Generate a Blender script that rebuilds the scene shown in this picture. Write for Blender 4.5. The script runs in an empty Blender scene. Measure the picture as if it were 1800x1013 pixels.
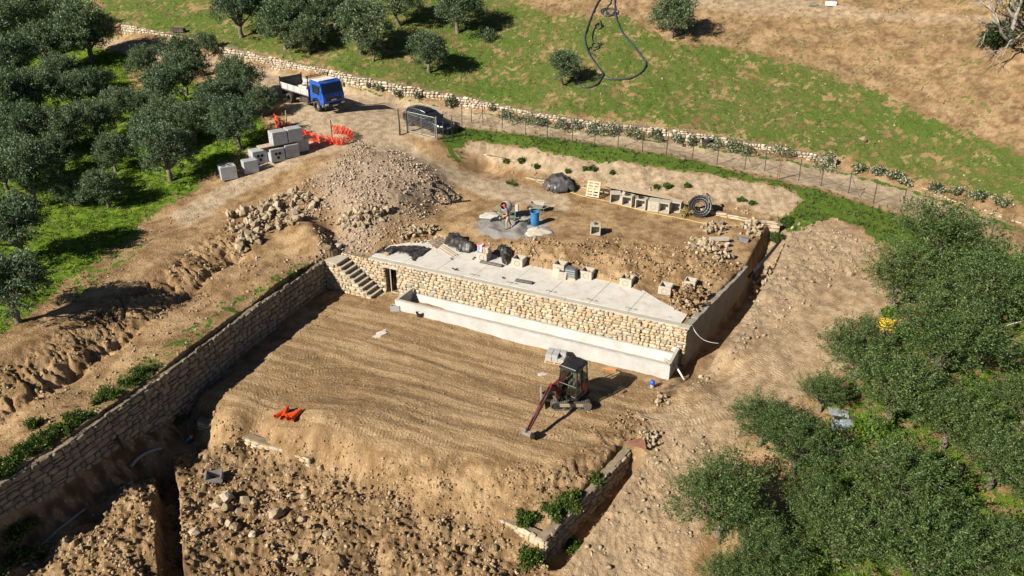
import bpy, bmesh, math, random
import numpy as np
from mathutils import Vector, Matrix, Euler

# ------------------------------------------------------------------ camera, sky, sun, exposure
sc = bpy.context.scene
COL = sc.collection
CAM_F, CAM_P, CAM_H = 1350.0, math.radians(27.0), 22.5      # focal length in photo pixels, pitch, height over the lower terrace
cd = bpy.data.cameras.new('camera')
cam = bpy.data.objects.new('camera', cd)
COL.objects.link(cam)
cd.sensor_width = 36.0
cd.lens = 36.0 * CAM_F / 1800.0
cd.clip_end = 3000
cam.location = (0, 0, CAM_H)
cam.rotation_euler = (math.pi / 2 - CAM_P, 0, 0)
sc.camera = cam

SUN_A, SUN_E = math.radians(38.0), math.radians(33.0)        # direction the shadows fall (from +x towards +y), height of the sun
world = bpy.data.worlds.new('World')
sc.world = world
world.use_nodes = True
wn = world.node_tree
bg = wn.nodes['Background']
sky = wn.nodes.new('ShaderNodeTexSky')
sky.sky_type = 'NISHITA'
sky.sun_disc = False
sky.sun_elevation = SUN_E
sky.sun_rotation = math.radians(270) - SUN_A                 # the sun stands opposite to the shadows
sky.air_density = 0.4
sky.dust_density = 0.1
wn.links.new(sky.outputs[0], bg.inputs[0])
bg.inputs[1].default_value = 0.05
sd = bpy.data.lights.new('sun', 'SUN')
sd.energy = 5.0
sd.angle = math.radians(0.53)
sd.color = (1.0, 0.93, 0.82)
sun = bpy.data.objects.new('sun', sd)
COL.objects.link(sun)
sun.location = (-40, -10, 60)
sun.rotation_euler = Vector((math.cos(SUN_A) * math.cos(SUN_E), math.sin(SUN_A) * math.cos(SUN_E), -math.sin(SUN_E))).to_track_quat('-Z', 'Y').to_euler()
sc.view_settings.view_transform = 'Standard'
sc.view_settings.look = 'None'
sc.view_settings.exposure = 0.75
sc.view_settings.gamma = 1.0
sc.view_settings.use_curve_mapping = False
sc.cycles.max_bounces = 4
sc.cycles.diffuse_bounces = 2
sc.cycles.transparent_max_bounces = 8

random.seed(7)
RNG = np.random.default_rng(7)

# ------------------------------------------------------------------ layout helpers: photo pixel -> point at a known height
SP, CP = math.sin(CAM_P), math.cos(CAM_P)
def ray(u, v):
    dx = (u - 900) / CAM_F; dy = (506.5 - v) / CAM_F
    return (dx, CP + dy * SP, -SP + dy * CP)
def at(u, v, z):
    d = ray(u, v); t = (z - CAM_H) / d[2]
    return Vector((d[0] * t, d[1] * t, z))
def proj(x, y, z):
    dz = z - CAM_H
    dep = y * CP - dz * SP
    up = y * SP + dz * CP
    dep = np.maximum(dep, 0.5)
    return 900 + CAM_F * x / dep, 506.5 - CAM_F * up / dep, dep

# ------------------------------------------------------------------ object helpers
def tag(o, label=None, cat=None, group=None, kind=None):
    if label: o['label'] = label
    if cat: o['category'] = cat
    if group: o['group'] = group
    if kind: o['kind'] = kind
    return o
def empty(name, loc=(0, 0, 0), rz=0.0, label=None, cat=None, group=None, rot=None, scale=None):
    o = bpy.data.objects.new(name, None)
    COL.objects.link(o)
    o.empty_display_size = 0.3
    o.location = loc
    o.rotation_euler = rot if rot is not None else (0, 0, rz)
    if scale: o.scale = (scale, scale, scale)
    return tag(o, label, cat, group)
def link(name, me, parent=None, loc=(0, 0, 0), rot=(0, 0, 0), scale=(1, 1, 1)):
    o = bpy.data.objects.new(name, me)
    COL.objects.link(o)
    o.location = loc; o.rotation_euler = rot; o.scale = scale
    if parent: o.parent = parent
    return o
def copy_tree(o, parent=None):
    c = o.copy(); COL.objects.link(c); c.parent = parent
    for ch in o.children: copy_tree(ch, c)
    return c

class MB:
    """collects simple shapes into one mesh"""
    def __init__(s): s.v = []; s.f = []; s.m = []; s.cur = 0
    def add(s, vs, fs, M=None):
        b = len(s.v)
        s.v += [tuple(M @ Vector(p)) if M is not None else tuple(p) for p in vs]
        s.f += [tuple(i + b for i in f) for f in fs]
        s.m += [s.cur] * len(fs)
        return s
    def box(s, c, d, rot=None, bev=0.0, taper=None):
        x, y, z = d[0] / 2, d[1] / 2, d[2] / 2
        M = Matrix.Translation(c)
        if rot is not None: M = M @ Euler(rot).to_matrix().to_4x4()
        tx, ty = taper if taper else (1, 1)
        if bev <= 0:
            vs = [(-x, -y, -z), (x, -y, -z), (x, y, -z), (-x, y, -z), (-x * tx, -y * ty, z), (x * tx, -y * ty, z), (x * tx, y * ty, z), (-x * tx, y * ty, z)]
            return s.add(vs, [(3, 2, 1, 0), (4, 5, 6, 7), (0, 1, 5, 4), (1, 2, 6, 5), (2, 3, 7, 6), (3, 0, 4, 7)], M)
        bm = bmesh.new()
        bmesh.ops.create_cube(bm, size=1)
        for q in bm.verts:
            k = (tx, ty) if q.co.z > 0 else (1, 1)
            q.co = Vector((q.co.x * 2 * x * k[0], q.co.y * 2 * y * k[1], q.co.z * 2 * z))
        bmesh.ops.bevel(bm, geom=bm.edges[:], offset=min(bev, x, y, z), segments=2, affect='EDGES', profile=0.6)
        bm.verts.index_update()
        s.add([q.co[:] for q in bm.verts], [[q.index for q in f.verts] for f in bm.faces], M)
        bm.free()
        return s
    def cyl(s, a, b, r, n=12, r2=None, cap=True):
        a = Vector(a); b = Vector(b); d = (b - a)
        r2 = r if r2 is None else r2
        q = d.to_track_quat('Z', 'Y').to_matrix()
        vs = []
        for k in range(n):
            t = 2 * math.pi * k / n
            o = q @ Vector((math.cos(t), math.sin(t), 0))
            vs.append(a + o * r)
        for k in range(n):
            t = 2 * math.pi * k / n
            o = q @ Vector((math.cos(t), math.sin(t), 0))
            vs.append(b + o * r2)
        fs = [(k, (k + 1) % n, n + (k + 1) % n, n + k) for k in range(n)]
        if cap: fs += [tuple(range(n))[::-1], tuple(range(n, 2 * n))]
        return s.add(vs, fs)
    def tube(s, path, r, n=8, cap=True, radii=None):
        P = [Vector(p) for p in path]
        m = len(P)
        vs = []
        up = Vector((0, 0, 1))
        prev = None
        for i in range(m):
            t = (P[min(i + 1, m - 1)] - P[max(i - 1, 0)])
            if t.length < 1e-9: t = Vector((0, 0, 1))
            t.normalize()
            if prev is None:
                ref = up if abs(t.z) < 0.9 else Vector((1, 0, 0))
                nx = t.cross(ref).normalized()
            else:
                nx = (prev - t * prev.dot(t))
                nx = nx.normalized() if nx.length > 1e-6 else t.orthogonal().normalized()
            prev = nx
            ny = t.cross(nx)
            rr = radii[i] if radii else r
            for k in range(n):
                a = 2 * math.pi * k / n
                vs.append(P[i] + nx * (math.cos(a) * rr) + ny * (math.sin(a) * rr))
        fs = []
        for i in range(m - 1):
            for k in range(n):
                k2 = (k + 1) % n
                fs.append((i * n + k, i * n + k2, (i + 1) * n + k2, (i + 1) * n + k))
        if cap: fs += [tuple(range(n))[::-1], tuple(range((m - 1) * n, m * n))]
        return s.add(vs, fs)
    def lathe(s, prof, n=20, M=None):
        vs = []; fs = []
        m = len(prof)
        for r, z in prof:
            for k in range(n):
                a = 2 * math.pi * k / n
                vs.append((r * math.cos(a), r * math.sin(a), z))
        for i in range(m - 1):
            for k in range(n):
                k2 = (k + 1) % n
                fs.append((i * n + k, i * n + k2, (i + 1) * n + k2, (i + 1) * n + k))
        return s.add(vs, fs, M)
    def prism(s, poly, y0, y1, M=None):
        """polygon in x,z drawn out along y"""
        n = len(poly)
        vs = [(p[0], y0, p[1]) for p in poly] + [(p[0], y1, p[1]) for p in poly]
        fs = [(k, (k + 1) % n, n + (k + 1) % n, n + k) for k in range(n)] + [tuple(range(n))[::-1], tuple(range(n, 2 * n))]
        return s.add(vs, fs, M)
    def quad(s, a, b, c, d): return s.add([a, b, c, d], [(0, 1, 2, 3)])
    def mesh(s, name, mats, smooth=False, autos=None):
        me = bpy.data.meshes.new(name)
        me.from_pydata(s.v, [], s.f)
        for m in (mats if isinstance(mats, (list, tuple)) else [mats]): me.materials.append(m)
        if any(s.m): me.polygons.foreach_set('material_index', s.m)
        bm = bmesh.new(); bm.from_mesh(me)
        bmesh.ops.recalc_face_normals(bm, faces=bm.faces[:]); bm.to_mesh(me); bm.free()
        if smooth:
            me.polygons.foreach_set('use_smooth', [True] * len(me.polygons))
            if autos: me.set_sharp_from_angle(angle=math.radians(autos))
        me.update()
        return me
    def build(s, name, mats, parent=None, smooth=False, autos=None, **k):
        return link(name, s.mesh(name, mats, smooth, autos), parent, **k)

def np_mesh(name, verts, faces, mat, smooth=False, nv=3):
    """fast mesh from numpy arrays; faces (n, nv)"""
    me = bpy.data.meshes.new(name)
    verts = np.ascontiguousarray(verts, dtype=np.float32); faces = np.ascontiguousarray(faces, dtype=np.int32)
    me.vertices.add(len(verts)); me.vertices.foreach_set('co', verts.ravel())
    me.loops.add(faces.size); me.loops.foreach_set('vertex_index', faces.ravel())
    me.polygons.add(len(faces))
    me.polygons.foreach_set('loop_start', np.arange(0, faces.size, nv, dtype=np.int32))
    me.polygons.foreach_set('loop_total', np.full(len(faces), nv, dtype=np.int32))
    if smooth: me.polygons.foreach_set('use_smooth', np.ones(len(faces), dtype=bool))
    if mat: me.materials.append(mat)
    me.update(calc_edges=True)
    return me

def catmull(pts, k=6):
    P = [Vector(p) for p in pts]
    if len(P) < 3: return P
    Q = [P[0] * 2 - P[1]] + P + [P[-1] * 2 - P[-2]]
    out = []
    for i in range(1, len(Q) - 2):
        for j in range(k):
            t = j / k
            out.append(0.5 * ((2 * Q[i]) + (Q[i + 1] - Q[i - 1]) * t + (2 * Q[i - 1] - 5 * Q[i] + 4 * Q[i + 1] - Q[i + 2]) * t * t + (3 * Q[i] - Q[i - 1] - 3 * Q[i + 1] + Q[i + 2]) * t ** 3))
    out.append(P[-1])
    return out

# ------------------------------------------------------------------ materials
class NT:
    def __init__(s, name):
        s.mat = bpy.data.materials.new(name); s.mat.use_nodes = True
        s.t = s.mat.node_tree; s.b = s.t.nodes['Principled BSDF']
        s.out = s.t.nodes['Material Output']
    def n(s, kind, **kw):
        nd = s.t.nodes.new(kind)
        for k, v in kw.items(): setattr(nd, k, v)
        return nd
    def l(s, a, b): s.t.links.new(a, b)
    def noise(s, scale, detail=3, rough=0.6, vec=None, dist=0.0):
        nd = s.n('ShaderNodeTexNoise'); nd.inputs['Scale'].default_value = scale; nd.inputs['Detail'].default_value = detail
        nd.inputs['Roughness'].default_value = rough; nd.inputs['Distortion'].default_value = dist
        if vec is not None: s.l(vec, nd.inputs['Vector'])
        return nd.outputs['Fac']
    def ramp(s, fac, stops, interp='LINEAR'):
        nd = s.n('ShaderNodeValToRGB'); cr = nd.color_ramp; cr.interpolation = interp
        while len(cr.elements) < len(stops): cr.elements.new(0.5)
        for e, (p, c) in zip(cr.elements, stops):
            e.position = p; e.color = (*c, 1) if len(c) == 3 else c
        s.l(fac, nd.inputs[0]); return nd.outputs[0]
    def mix(s, fac, a, b, mode='MIX'):
        nd = s.n('ShaderNodeMix'); nd.data_type = 'RGBA'; nd.blend_type = mode
        for sock, val in ((nd.inputs[0], fac), (nd.inputs[6], a), (nd.inputs[7], b)):
            if isinstance(val, (int, float)): sock.default_value = val
            elif isinstance(val, tuple): sock.default_value = (*val, 1) if len(val) == 3 else val
            else: s.l(val, sock)
        return nd.outputs[2]
    def math(s, op, a, b=None, c=None, clamp=False):
        nd = s.n('ShaderNodeMath'); nd.operation = op; nd.use_clamp = clamp
        for i, val in enumerate((a, b, c)):
            if val is None: continue
            if isinstance(val, (int, float)): nd.inputs[i].default_value = val
            else: s.l(val, nd.inputs[i])
        return nd.outputs[0]
    def sstep(s, x, lo, hi):
        nd = s.n('ShaderNodeMapRange'); nd.interpolation_type = 'SMOOTHSTEP'
        s.l(x, nd.inputs[0]); nd.inputs[1].default_value = lo; nd.inputs[2].default_value = hi
        return nd.outputs[0]
    def bump(s, h, strength=0.5, dist=0.05, normal=None):
        nd = s.n('ShaderNodeBump'); nd.inputs['Strength'].default_value = strength; nd.inputs['Distance'].default_value = dist
        s.l(h, nd.inputs['Height'])
        if normal is not None: s.l(normal, nd.inputs['Normal'])
        return nd.outputs[0]
    def geo(s): return s.n('ShaderNodeNewGeometry')
    def pos(s): return s.n('ShaderNodeNewGeometry').outputs['Position']
    def obj(s): return s.n('ShaderNodeTexCoord').outputs['Object']

def simple(name, col, rough=0.6, metal=0.0, var=0.15, scale=6.0, bump=0.0, dirt=0.0, coat=0.0, spec=0.5):
    """plain surface with uneven tone, an optional dusty film and fine relief"""
    m = NT(name)
    vec = m.obj()
    n1 = m.noise(scale, 4, 0.65, vec)
    dark = tuple(c * (1 - var) for c in col); light = tuple(min(1, c * (1 + var)) for c in col)
    c = m.ramp(n1, [(0.3, dark), (0.7, light)])
    if dirt > 0:
        n2 = m.noise(scale * 0.6 + 1.3, 5, 0.7, vec)
        c = m.mix(m.math('MULTIPLY', m.sstep(n2, 0.45, 0.75), dirt), c, (0.36, 0.27, 0.17))
    m.l(c, m.b.inputs['Base Color'])
    m.b.inputs['Roughness'].default_value = rough
    m.b.inputs['Metallic'].default_value = metal
    m.b.inputs['Specular IOR Level'].default_value = spec
    m.b.inputs['Coat Weight'].default_value = coat
    if bump > 0:
        m.l(m.bump(m.noise(scale * 5, 4, 0.7, vec), bump, 0.02), m.b.inputs['Normal'])
    return m.mat
def stone_mat(name, stops, bump=0.6, rough=0.9):
    """stones that each have a tone of their own, with grain and chips"""
    m = NT(name)
    g = m.geo()
    oi = m.n('ShaderNodeObjectInfo')
    r = m.math('FRACT', m.math('ADD', g.outputs['Random Per Island'], m.math('MULTIPLY', oi.outputs['Random'], 7.31)))
    c = m.ramp(r, stops)
    n = m.noise(9, 3, 0.7, g.outputs['Position'])
    c = m.mix(0.55, c, m.ramp(n, [(0.25, (0.45, 0.42, 0.38)), (0.5, (0.95, 0.95, 0.95)), (0.75, (1.15, 1.1, 1.0))]), 'MULTIPLY')
    m.l(c, m.b.inputs['Base Color'])
    m.b.inputs['Roughness'].default_value = rough
    m.b.inputs['Specular IOR Level'].default_value = 0.2
    m.l(m.bump(n, bump, 0.05), m.b.inputs['Normal'])
    return m.mat
def leaf_mat(name, stops, trans=0.3, rough=0.55, low=None):
    m = NT(name)
    g = m.geo(); oi = m.n('ShaderNodeObjectInfo')
    c = m.ramp(g.outputs['Random Per Island'], stops)
    tone = m.ramp(oi.outputs['Random'], [(0.0, (0.8, 0.85, 0.8)), (1.0, (1.15, 1.1, 1.0))])
    c = m.mix(1.0, c, tone, 'MULTIPLY')
    m.l(c, m.b.inputs['Base Color'])
    m.b.inputs['Roughness'].default_value = rough
    m.b.inputs['Specular IOR Level'].default_value = 0.35
    tr = m.n('ShaderNodeBsdfTranslucent'); m.l(c, tr.inputs[0])
    mx = m.n('ShaderNodeMixShader'); mx.inputs[0].default_value = trans
    m.l(m.b.outputs[0], mx.inputs[1]); m.l(tr.outputs[0], mx.inputs[2]); m.l(mx.outputs[0], m.out.inputs[0])
    return m.mat

# ------------------------------------------------------------------ terrain: two height surfaces (above / below the retaining walls) through surveyed points
def P3(*l): return [tuple(at(*p)) for p in l]
Z_SLAB = 2.1
SLAB_BACK = [(0.0, 1.7), (2.0, 1.9), (4.6, 4.6), (7.0, 4.3), (9.5, 3.7), (12.0, 3.4), (15.0, 3.5), (18.5, 3.3), (20.5, 2.0), (22, 1.2)]     # depth of the concrete slab behind the wall face
W_A = Vector((-11.05, 45.06, 0)); W_D = Vector((-8.0, 43.6, 0)); W_B = Vector((9.33, 35.3, 0))    # front wall line: left end, door, right corner
W_DIR = (W_B - W_D).normalized(); W_N = Vector((W_DIR.y, -W_DIR.x, 0))                          # along the wall, out of its face (towards the lower terrace)
if W_N.y > 0: W_N = -W_N
W_C = Vector((14.6, 42.9, 0)); W_E = Vector((18.5, 49.3, 0))                                    # side wall to its end, trench to its end
_s0 = (at(679, 500, 0.6) - W_A).dot(W_DIR) - 0.08
SN = 1.3
LW = [W_A + W_DIR * (_s0 - 0.02 - 2.7 - 1.02) + W_N * (SN + 0.02) + Vector((0, 0, 2.0)), at(436, 548, 1.95), at(278, 666, 1.9), at(110, 785, 1.85), at(0, 850, 1.8), at(-200, 985, 1.7), at(-420, 1130, 1.6)]   # top of the left retaining wall

ROAD_LO = [(215, 78, 9.0), (400, 128, 7.9), (480, 155, 7.3), (560, 185, 6.8), (640, 200, 6.3), (700, 206, 6.0), (808, 220, 5.5), (1000, 244, 4.9), (1200, 274, 4.3), (1458, 334, 3.4), (1620, 382, 2.8), (1800, 445, 2.2), (2100, 560, 1.3), (2500, 720, 0.3)]
ROAD_UP = [(215, 62, 9.1), (400, 104, 8.0), (480, 124, 7.4), (600, 152, 6.9), (700, 172, 6.3), (815, 191, 5.6), (1003, 228, 5.0), (1200, 252, 4.4), (1442, 292, 3.5), (1620, 339, 2.9), (1800, 408, 2.3), (2100, 520, 1.4), (2500, 690, 0.4)]
road_lo = [at(*p) for p in ROAD_LO]; road_up = [at(*p) for p in ROAD_UP]

HI = P3((640, 466, 2.1), (760, 480, 2.1), (900, 505, 2.1), (1050, 540, 2.1), (1190, 570, 2.1), (790, 435, 2.15), (900, 460, 2.15), (1000, 483, 2.15), (1170, 508, 2.15), (700, 440, 2.15),
        (1000, 455, 2.75), (930, 435, 2.7), (1080, 460, 2.8), (1180, 470, 2.7), (1260, 490, 2.35), (880, 425, 2.5), (830, 415, 2.5),
        (895, 395, 2.75), (820, 390, 2.8), (1045, 412, 2.8), (960, 405, 2.85), (1150, 430, 2.75), (1260, 450, 2.55), (1300, 462, 2.2), (1330, 430, 2.4),
        (900, 340, 3.1), (1000, 352, 3.0), (1100, 378, 2.85), (1230, 395, 2.75), (1340, 405, 2.6), (850, 320, 3.4), (780, 295, 4.1), (720, 265, 4.8), (760, 360, 3.1), (800, 350, 3.1),
        (855, 298, 3.2), (960, 322, 3.05), (1100, 347, 2.95), (1250, 377, 2.8), (1360, 397, 2.65),
        (868, 283, 3.75), (1000, 308, 3.6), (1150, 332, 3.35), (1300, 358, 3.05), (1370, 375, 2.9),
        (830, 246, 5.0), (950, 263, 4.7), (1100, 284, 4.3), (1250, 306, 3.9), (1380, 331, 3.5), (1412, 350, 3.2), (1400, 375, 2.9),
        (1450, 400, 2.6), (1480, 370, 2.9), (1550, 420, 2.5), (1650, 430, 2.4), (1800, 500, 1.8), (1900, 540, 1.5),
        (620, 232, 5.8), (700, 228, 5.6), (760, 245, 5.4), (650, 258, 5.2), (560, 262, 5.2), (500, 288, 4.8), (440, 310, 4.4), (540, 230, 5.9),
        (600, 280, 5.2), (650, 270, 5.45), (710, 288, 5.2), (600, 335, 4.3), (570, 330, 4.2), (755, 315, 4.4), (780, 335, 3.6), (700, 345, 4.2), (640, 368, 3.9), (612, 395, 3.1), (650, 432, 2.35), (548, 395, 3.3), (560, 425, 3.0), (572, 448, 2.5), (586, 410, 2.25), (596, 432, 2.1), (572, 385, 3.0), (700, 395, 3.0), (610, 450, 2.1), (740, 400, 2.7),
        (570, 300, 4.7), (540, 345, 3.9), (480, 390, 3.2), (400, 380, 3.35), (420, 440, 2.7), (500, 430, 2.7), (470, 330, 4.0),
        (540, 448, 2.35), (470, 500, 2.3), (400, 545, 2.2), (300, 625, 2.1), (200, 705, 2.0), (100, 765, 1.95),
        (419, 454, 2.35), (335, 518, 2.1), (215, 605, 1.9), (127, 665, 1.8), (0, 742, 1.7), (-150, 830, 1.6),
        (440, 470, 2.45), (350, 540, 2.25), (240, 620, 2.1), (100, 720, 1.95), (0, 790, 1.85),
        (400, 400, 3.25), (300, 470, 3.05), (200, 540, 2.9), (70, 615, 2.8), (0, 655, 2.7), (-150, 720, 2.6),
        (340, 480, 2.75), (250, 560, 2.5), (120, 630, 2.45), (20, 695, 2.35),
        (250, 430, 3.3), (150, 510, 3.05), (40, 590, 2.95), (380, 330, 4.1), (205, 375, 3.5), (100, 345, 3.7), (0, 300, 4.2), (0, 450, 3.2), (300, 250, 5.0), (150, 200, 5.6), (0, 150, 6.6), (250, 130, 7.0), (-100, 400, 3.5), (-200, 550, 3.0), (100, 90, 8.0), (0, 60, 9.0), (-150, 200, 6.0), (430, 240, 5.6))
HI += [tuple(p) for p in road_lo] + [tuple(p) for p in road_up] + [tuple(p) for p in LW]
def road_normal(i):
    a = road_up[max(i - 1, 0)]; b = road_up[min(i + 1, len(road_up) - 1)]
    t = (b - a); t.z = 0; t.normalize()
    return Vector((-t.y, t.x, 0))
WALL_H = [1.15, 1.15, 1.15, 1.2, 1.15, 0.95, 0.9, 0.95, 0.8, 0.35, 0.3, 0.3, 0.3]
for i in range(len(road_up)):
    n = road_normal(i); p = road_up[i]; h = WALL_H[i]
    n = (n + Vector((0, 1, 0))).normalized()
    for dd, dz in ((0.12, 0.0), (0.55, h + 0.0), (1.0, h + 0.1), (6, h + 1.5), (15, h + 4.6), (30, h + 9.6), (55, h + 17), (110, h + 30)):
        q = p + n * dd; HI.append((q.x, q.y, p.z + dz))
HI += [(-60, 160, 44), (60, 160, 42), (0, 220, 58), (-140, 120, 28), (150, 120, 24), (-80, 60, 8), (-60, 20, 2.5), (-40, 14, 2.0)]

LO = P3((600, 530, 0.05), (700, 560, 0.15), (720, 552, 0.2), (800, 575, 0.12), (850, 600, 0), (1000, 650, 0), (1100, 690, 0), (400, 680, -0.05), (480, 620, 0), (600, 700, 0), (800, 720, 0), (950, 760, 0), (1050, 755, 0), (700, 650, 0), (500, 715, -0.05), (480, 738, -0.05), (620, 772, -0.08), (780, 560, 0.05), (1090, 650, -0.05),
        (358, 690, -0.15), (415, 742, -0.15), (560, 768, -0.1), (700, 792, -0.15), (850, 812, -0.2), (960, 820, -0.2), (1070, 785, -0.1),
        (352, 752, -1.15), (450, 782, -1.25), (560, 815, -1.3), (640, 850, -1.3), (720, 888, -1.4), (840, 925, -1.5),
        (365, 800, -1.5), (450, 860, -1.6), (500, 950, -1.65), (620, 960, -1.7), (750, 985, -1.8), (900, 1000, -2.1), (350, 900, -1.5), (350, 1000, -1.6), (700, 940, -1.65), (560, 880, -1.55), (400, 830, -1.5),
        (220, 915, -1.0), (150, 975, -1.1), (250, 985, -1.25), (265, 875, -1.1), (180, 1010, -1.2), (282, 828, -1.25), (205, 888, -1.05), (105, 955, -1.1), (0, 1018, -1.2),
        (335, 762, -1.6), (326, 715, -1.0),
        (540, 555, -0.05), (470, 605, -0.15), (420, 640, -0.3), (365, 684, -0.7), (-120, 1090, -1.4),
        (900, 880, -0.85), (950, 895, -0.9), (1000, 875, -0.75), (1045, 830, -0.45), (880, 900, -1.2), (930, 850, -0.5),
        (1015, 980, -1.9), (1060, 920, -1.3), (1110, 865, -0.8), (1150, 815, -0.4), (1180, 760, -0.05), (1150, 900, -1.1), (1200, 1000, -1.7), (1100, 1010, -2.0), (1250, 820, -0.4), (1200, 730, 0.1), (1130, 715, 0),
        (1250, 700, 0.4), (1300, 640, 0.7), (1350, 600, 1.0), (1420, 540, 1.5), (1480, 480, 1.9), (1390, 430, 2.3), (1355, 480, 1.85), (1335, 540, 1.3), (1265, 620, 0.75), (1222, 680, 0.35), (1300, 570, 1.05), (1320, 510, 1.6), (1345, 450, 2.0), (1375, 405, 2.4),
        (1550, 560, 1.5), (1600, 700, 0.5), (1400, 700, 0.4), (1500, 800, -0.3), (1300, 900, -0.9), (1700, 600, 1.2), (1750, 800, -0.3), (1500, 1000, -1.5), (1800, 950, -1.2), (1700, 480, 1.9),
        (1450, 400, 2.6), (1480, 370, 2.9), (1550, 420, 2.5), (1650, 430, 2.4), (1800, 500, 1.8), (1900, 540, 1.5), (1400, 375, 2.9), (1412, 350, 3.2), (1380, 331, 3.5))
LO += [(-10, 17, -2.6), (5, 17, -2.5), (-25, 14, -2.2), (-15, 12, -2.2), (20, 15, -2.5), (0, 10, -3), (45, 25, -1.5), (60, 40, 0.5), (30, 8, -3)]
LO += [tuple(p) for p in road_lo[-7:]]
LO += [tuple(W_D + W_N * 0.4 + Vector((0, 0, 0.0))), tuple(W_B - W_DIR * 2 + W_N * 0.5 + Vector((0, 0, -0.05))), tuple(W_B + W_DIR * 1.2 + Vector((0, 0, -0.25)))]
for p, q, zb, zd in ((LW[2], LW[3], -0.7, -1.6), (LW[2].lerp(LW[3], 0.5), LW[3], -0.1, -1.6), (LW[3], LW[4], 0.1, -1.65), (LW[4], LW[5], 0.15, -1.7), (LW[4].lerp(LW[5], 0.5), LW[5], 0.15, -1.8), (LW[5], LW[6], 0.15, -1.9)):     # earth piled against the foot of the left wall, ditch before it
    d = (q - p); d.z = 0; d.normalize(); n = Vector((-d.y, d.x, 0))
    for o, z in ((0.2, zb), (0.95, zd), (1.15, zd)):
        r = p + n * o; LO.append((r.x, r.y, z))
LO += [(-9, 48, 0.0), (0, 46, 0.0), (8, 42, 0.1), (12.5, 41.3, 0.4)]

def rbf_fit(pts, c=0.55, reg=2e-3):
    A = np.array(pts, dtype=float)
    d = np.sqrt(((A[:, None, :2] - A[None, :, :2]) ** 2).sum(-1) + c * c)
    n = len(A)
    M = np.zeros((n + 3, n + 3)); M[:n, :n] = -d + np.eye(n) * reg * 10
    M[:n, n] = 1; M[:n, n + 1:] = A[:, :2]; M[n:, :n] = M[:n, n:].T
    w = np.linalg.solve(M, np.concatenate([A[:, 2], np.zeros(3)]))
    return A, w, c
def rbf_eval(R, x, y):
    A, w, c = R
    out = np.empty(len(x)); n = len(A)
    for i in range(0, len(x), 20000):
        X = x[i:i + 20000]; Y = y[i:i + 20000]
        d = np.sqrt((X[:, None] - A[None, :, 0]) ** 2 + (Y[:, None] - A[None, :, 1]) ** 2 + c * c)
        out[i:i + 20000] = -(d @ w[:n]) + w[n] + w[n + 1] * X + w[n + 2] * Y
    return out
R_HI = rbf_fit(HI); R_LO = rbf_fit(LO)

# division line between the two surfaces; a hair behind the faces of the walls
off = 0.22
NOTCH = [tuple((W_A + W_DIR * (_s0 + ds) - W_N * dn)[:2]) for ds, dn in ((0, off), (0, 1.35), (0.92, 1.35), (0.92, off))]      # the doorway
DIV = [(-45.0, 6.0)] + [(p.x - 0.2, p.y + 0.05) for p in LW[::-1]] + [((W_A - W_N * off).x - 0.1, (W_A - W_N * off).y - 0.35), *NOTCH, tuple((W_B - W_N * off - W_DIR * 0.22)[:2]), tuple((W_C - Vector((0.2, 0.1, 0)))[:2]), tuple(W_E[:2]), (22.5, 52.0), (34.0, 49.0), (60.0, 36.0), (140.0, 0.0)]
DIV_SHARP = len(DIV) - 5
def seg_dist(x, y, ax, ay, bx, by):
    dx, dy = bx - ax, by - ay
    t = np.clip(((x - ax) * dx + (y - ay) * dy) / (dx * dx + dy * dy), 0, 1)
    return np.hypot(x - ax - t * dx, y - ay - t * dy), t
def inpoly(x, y, poly):
    r = np.zeros(len(x), bool); n = len(poly)
    for i in range(n):
        x1, y1 = poly[i]; x2, y2 = poly[(i + 1) % n]
        if y1 == y2: continue
        c = ((y1 > y) != (y2 > y)) & (x < (x2 - x1) * (y - y1) / (y2 - y1) + x1)
        r ^= c
    return r
DIV_POLY = DIV + [(140, 600), (-400, 600), (-400, 6)]
def blend(x, y):
    """1 on the high side, 0 on the low side"""
    ins = inpoly(x, y, DIV_POLY)
    best = np.full(len(x), 1e9); wid = np.full(len(x), 0.02)
    for i in range(len(DIV) - 1):
        d, t = seg_dist(x, y, *DIV[i], *DIV[i + 1])
        w = 0.02 if i < DIV_SHARP else (0.02 + 2.5 * t if i == DIV_SHARP else 2.5)
        m = d < best
        best = np.where(m, d, best); wid = np.where(m, w, wid)
    s = np.where(ins, best, -best) / wid
    s = np.clip(s * 0.5 + 0.5, 0, 1)
    return s * s * (3 - 2 * s)

# ---- noise
_perm = RNG.permutation(4096)
_grad = RNG.random((4096, 2)) * 2 - 1
_grad /= np.linalg.norm(_grad, axis=1)[:, None]
def perlin(x, y):
    xi = np.floor(x).astype(np.int64); yi = np.floor(y).astype(np.int64)
    xf = x - xi; yf = y - yi
    def g(i, j):
        h = _perm[(_perm[(xi + i) & 4095] + yi + j) & 4095]
        return _grad[h, 0] * (xf - i) + _grad[h, 1] * (yf - j)
    u = xf * xf * xf * (xf * (xf * 6 - 15) + 10); v = yf * yf * yf * (yf * (yf * 6 - 15) + 10)
    a = g(0, 0) * (1 - u) + g(1, 0) * u; b = g(0, 1) * (1 - u) + g(1, 1) * u
    return (a * (1 - v) + b * v) * 1.5
def fbm(x, y, f, octv=4, gain=0.5):
    s = np.zeros(len(x)); a = 1.0
    for k in range(octv):
        s += a * perlin(x * f + 17.3 * k, y * f - 9.1 * k); f *= 2.03; a *= gain
    return s
def billow(x, y, f, octv=3, gain=0.5):
    s = np.zeros(len(x)); a = 1.0
    for k in range(octv):
        s += a * (1 - 2 * np.abs(perlin(x * f + 5.3 * k, y * f + 3.7 * k))); f *= 2.07; a *= gain
    return s

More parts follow.
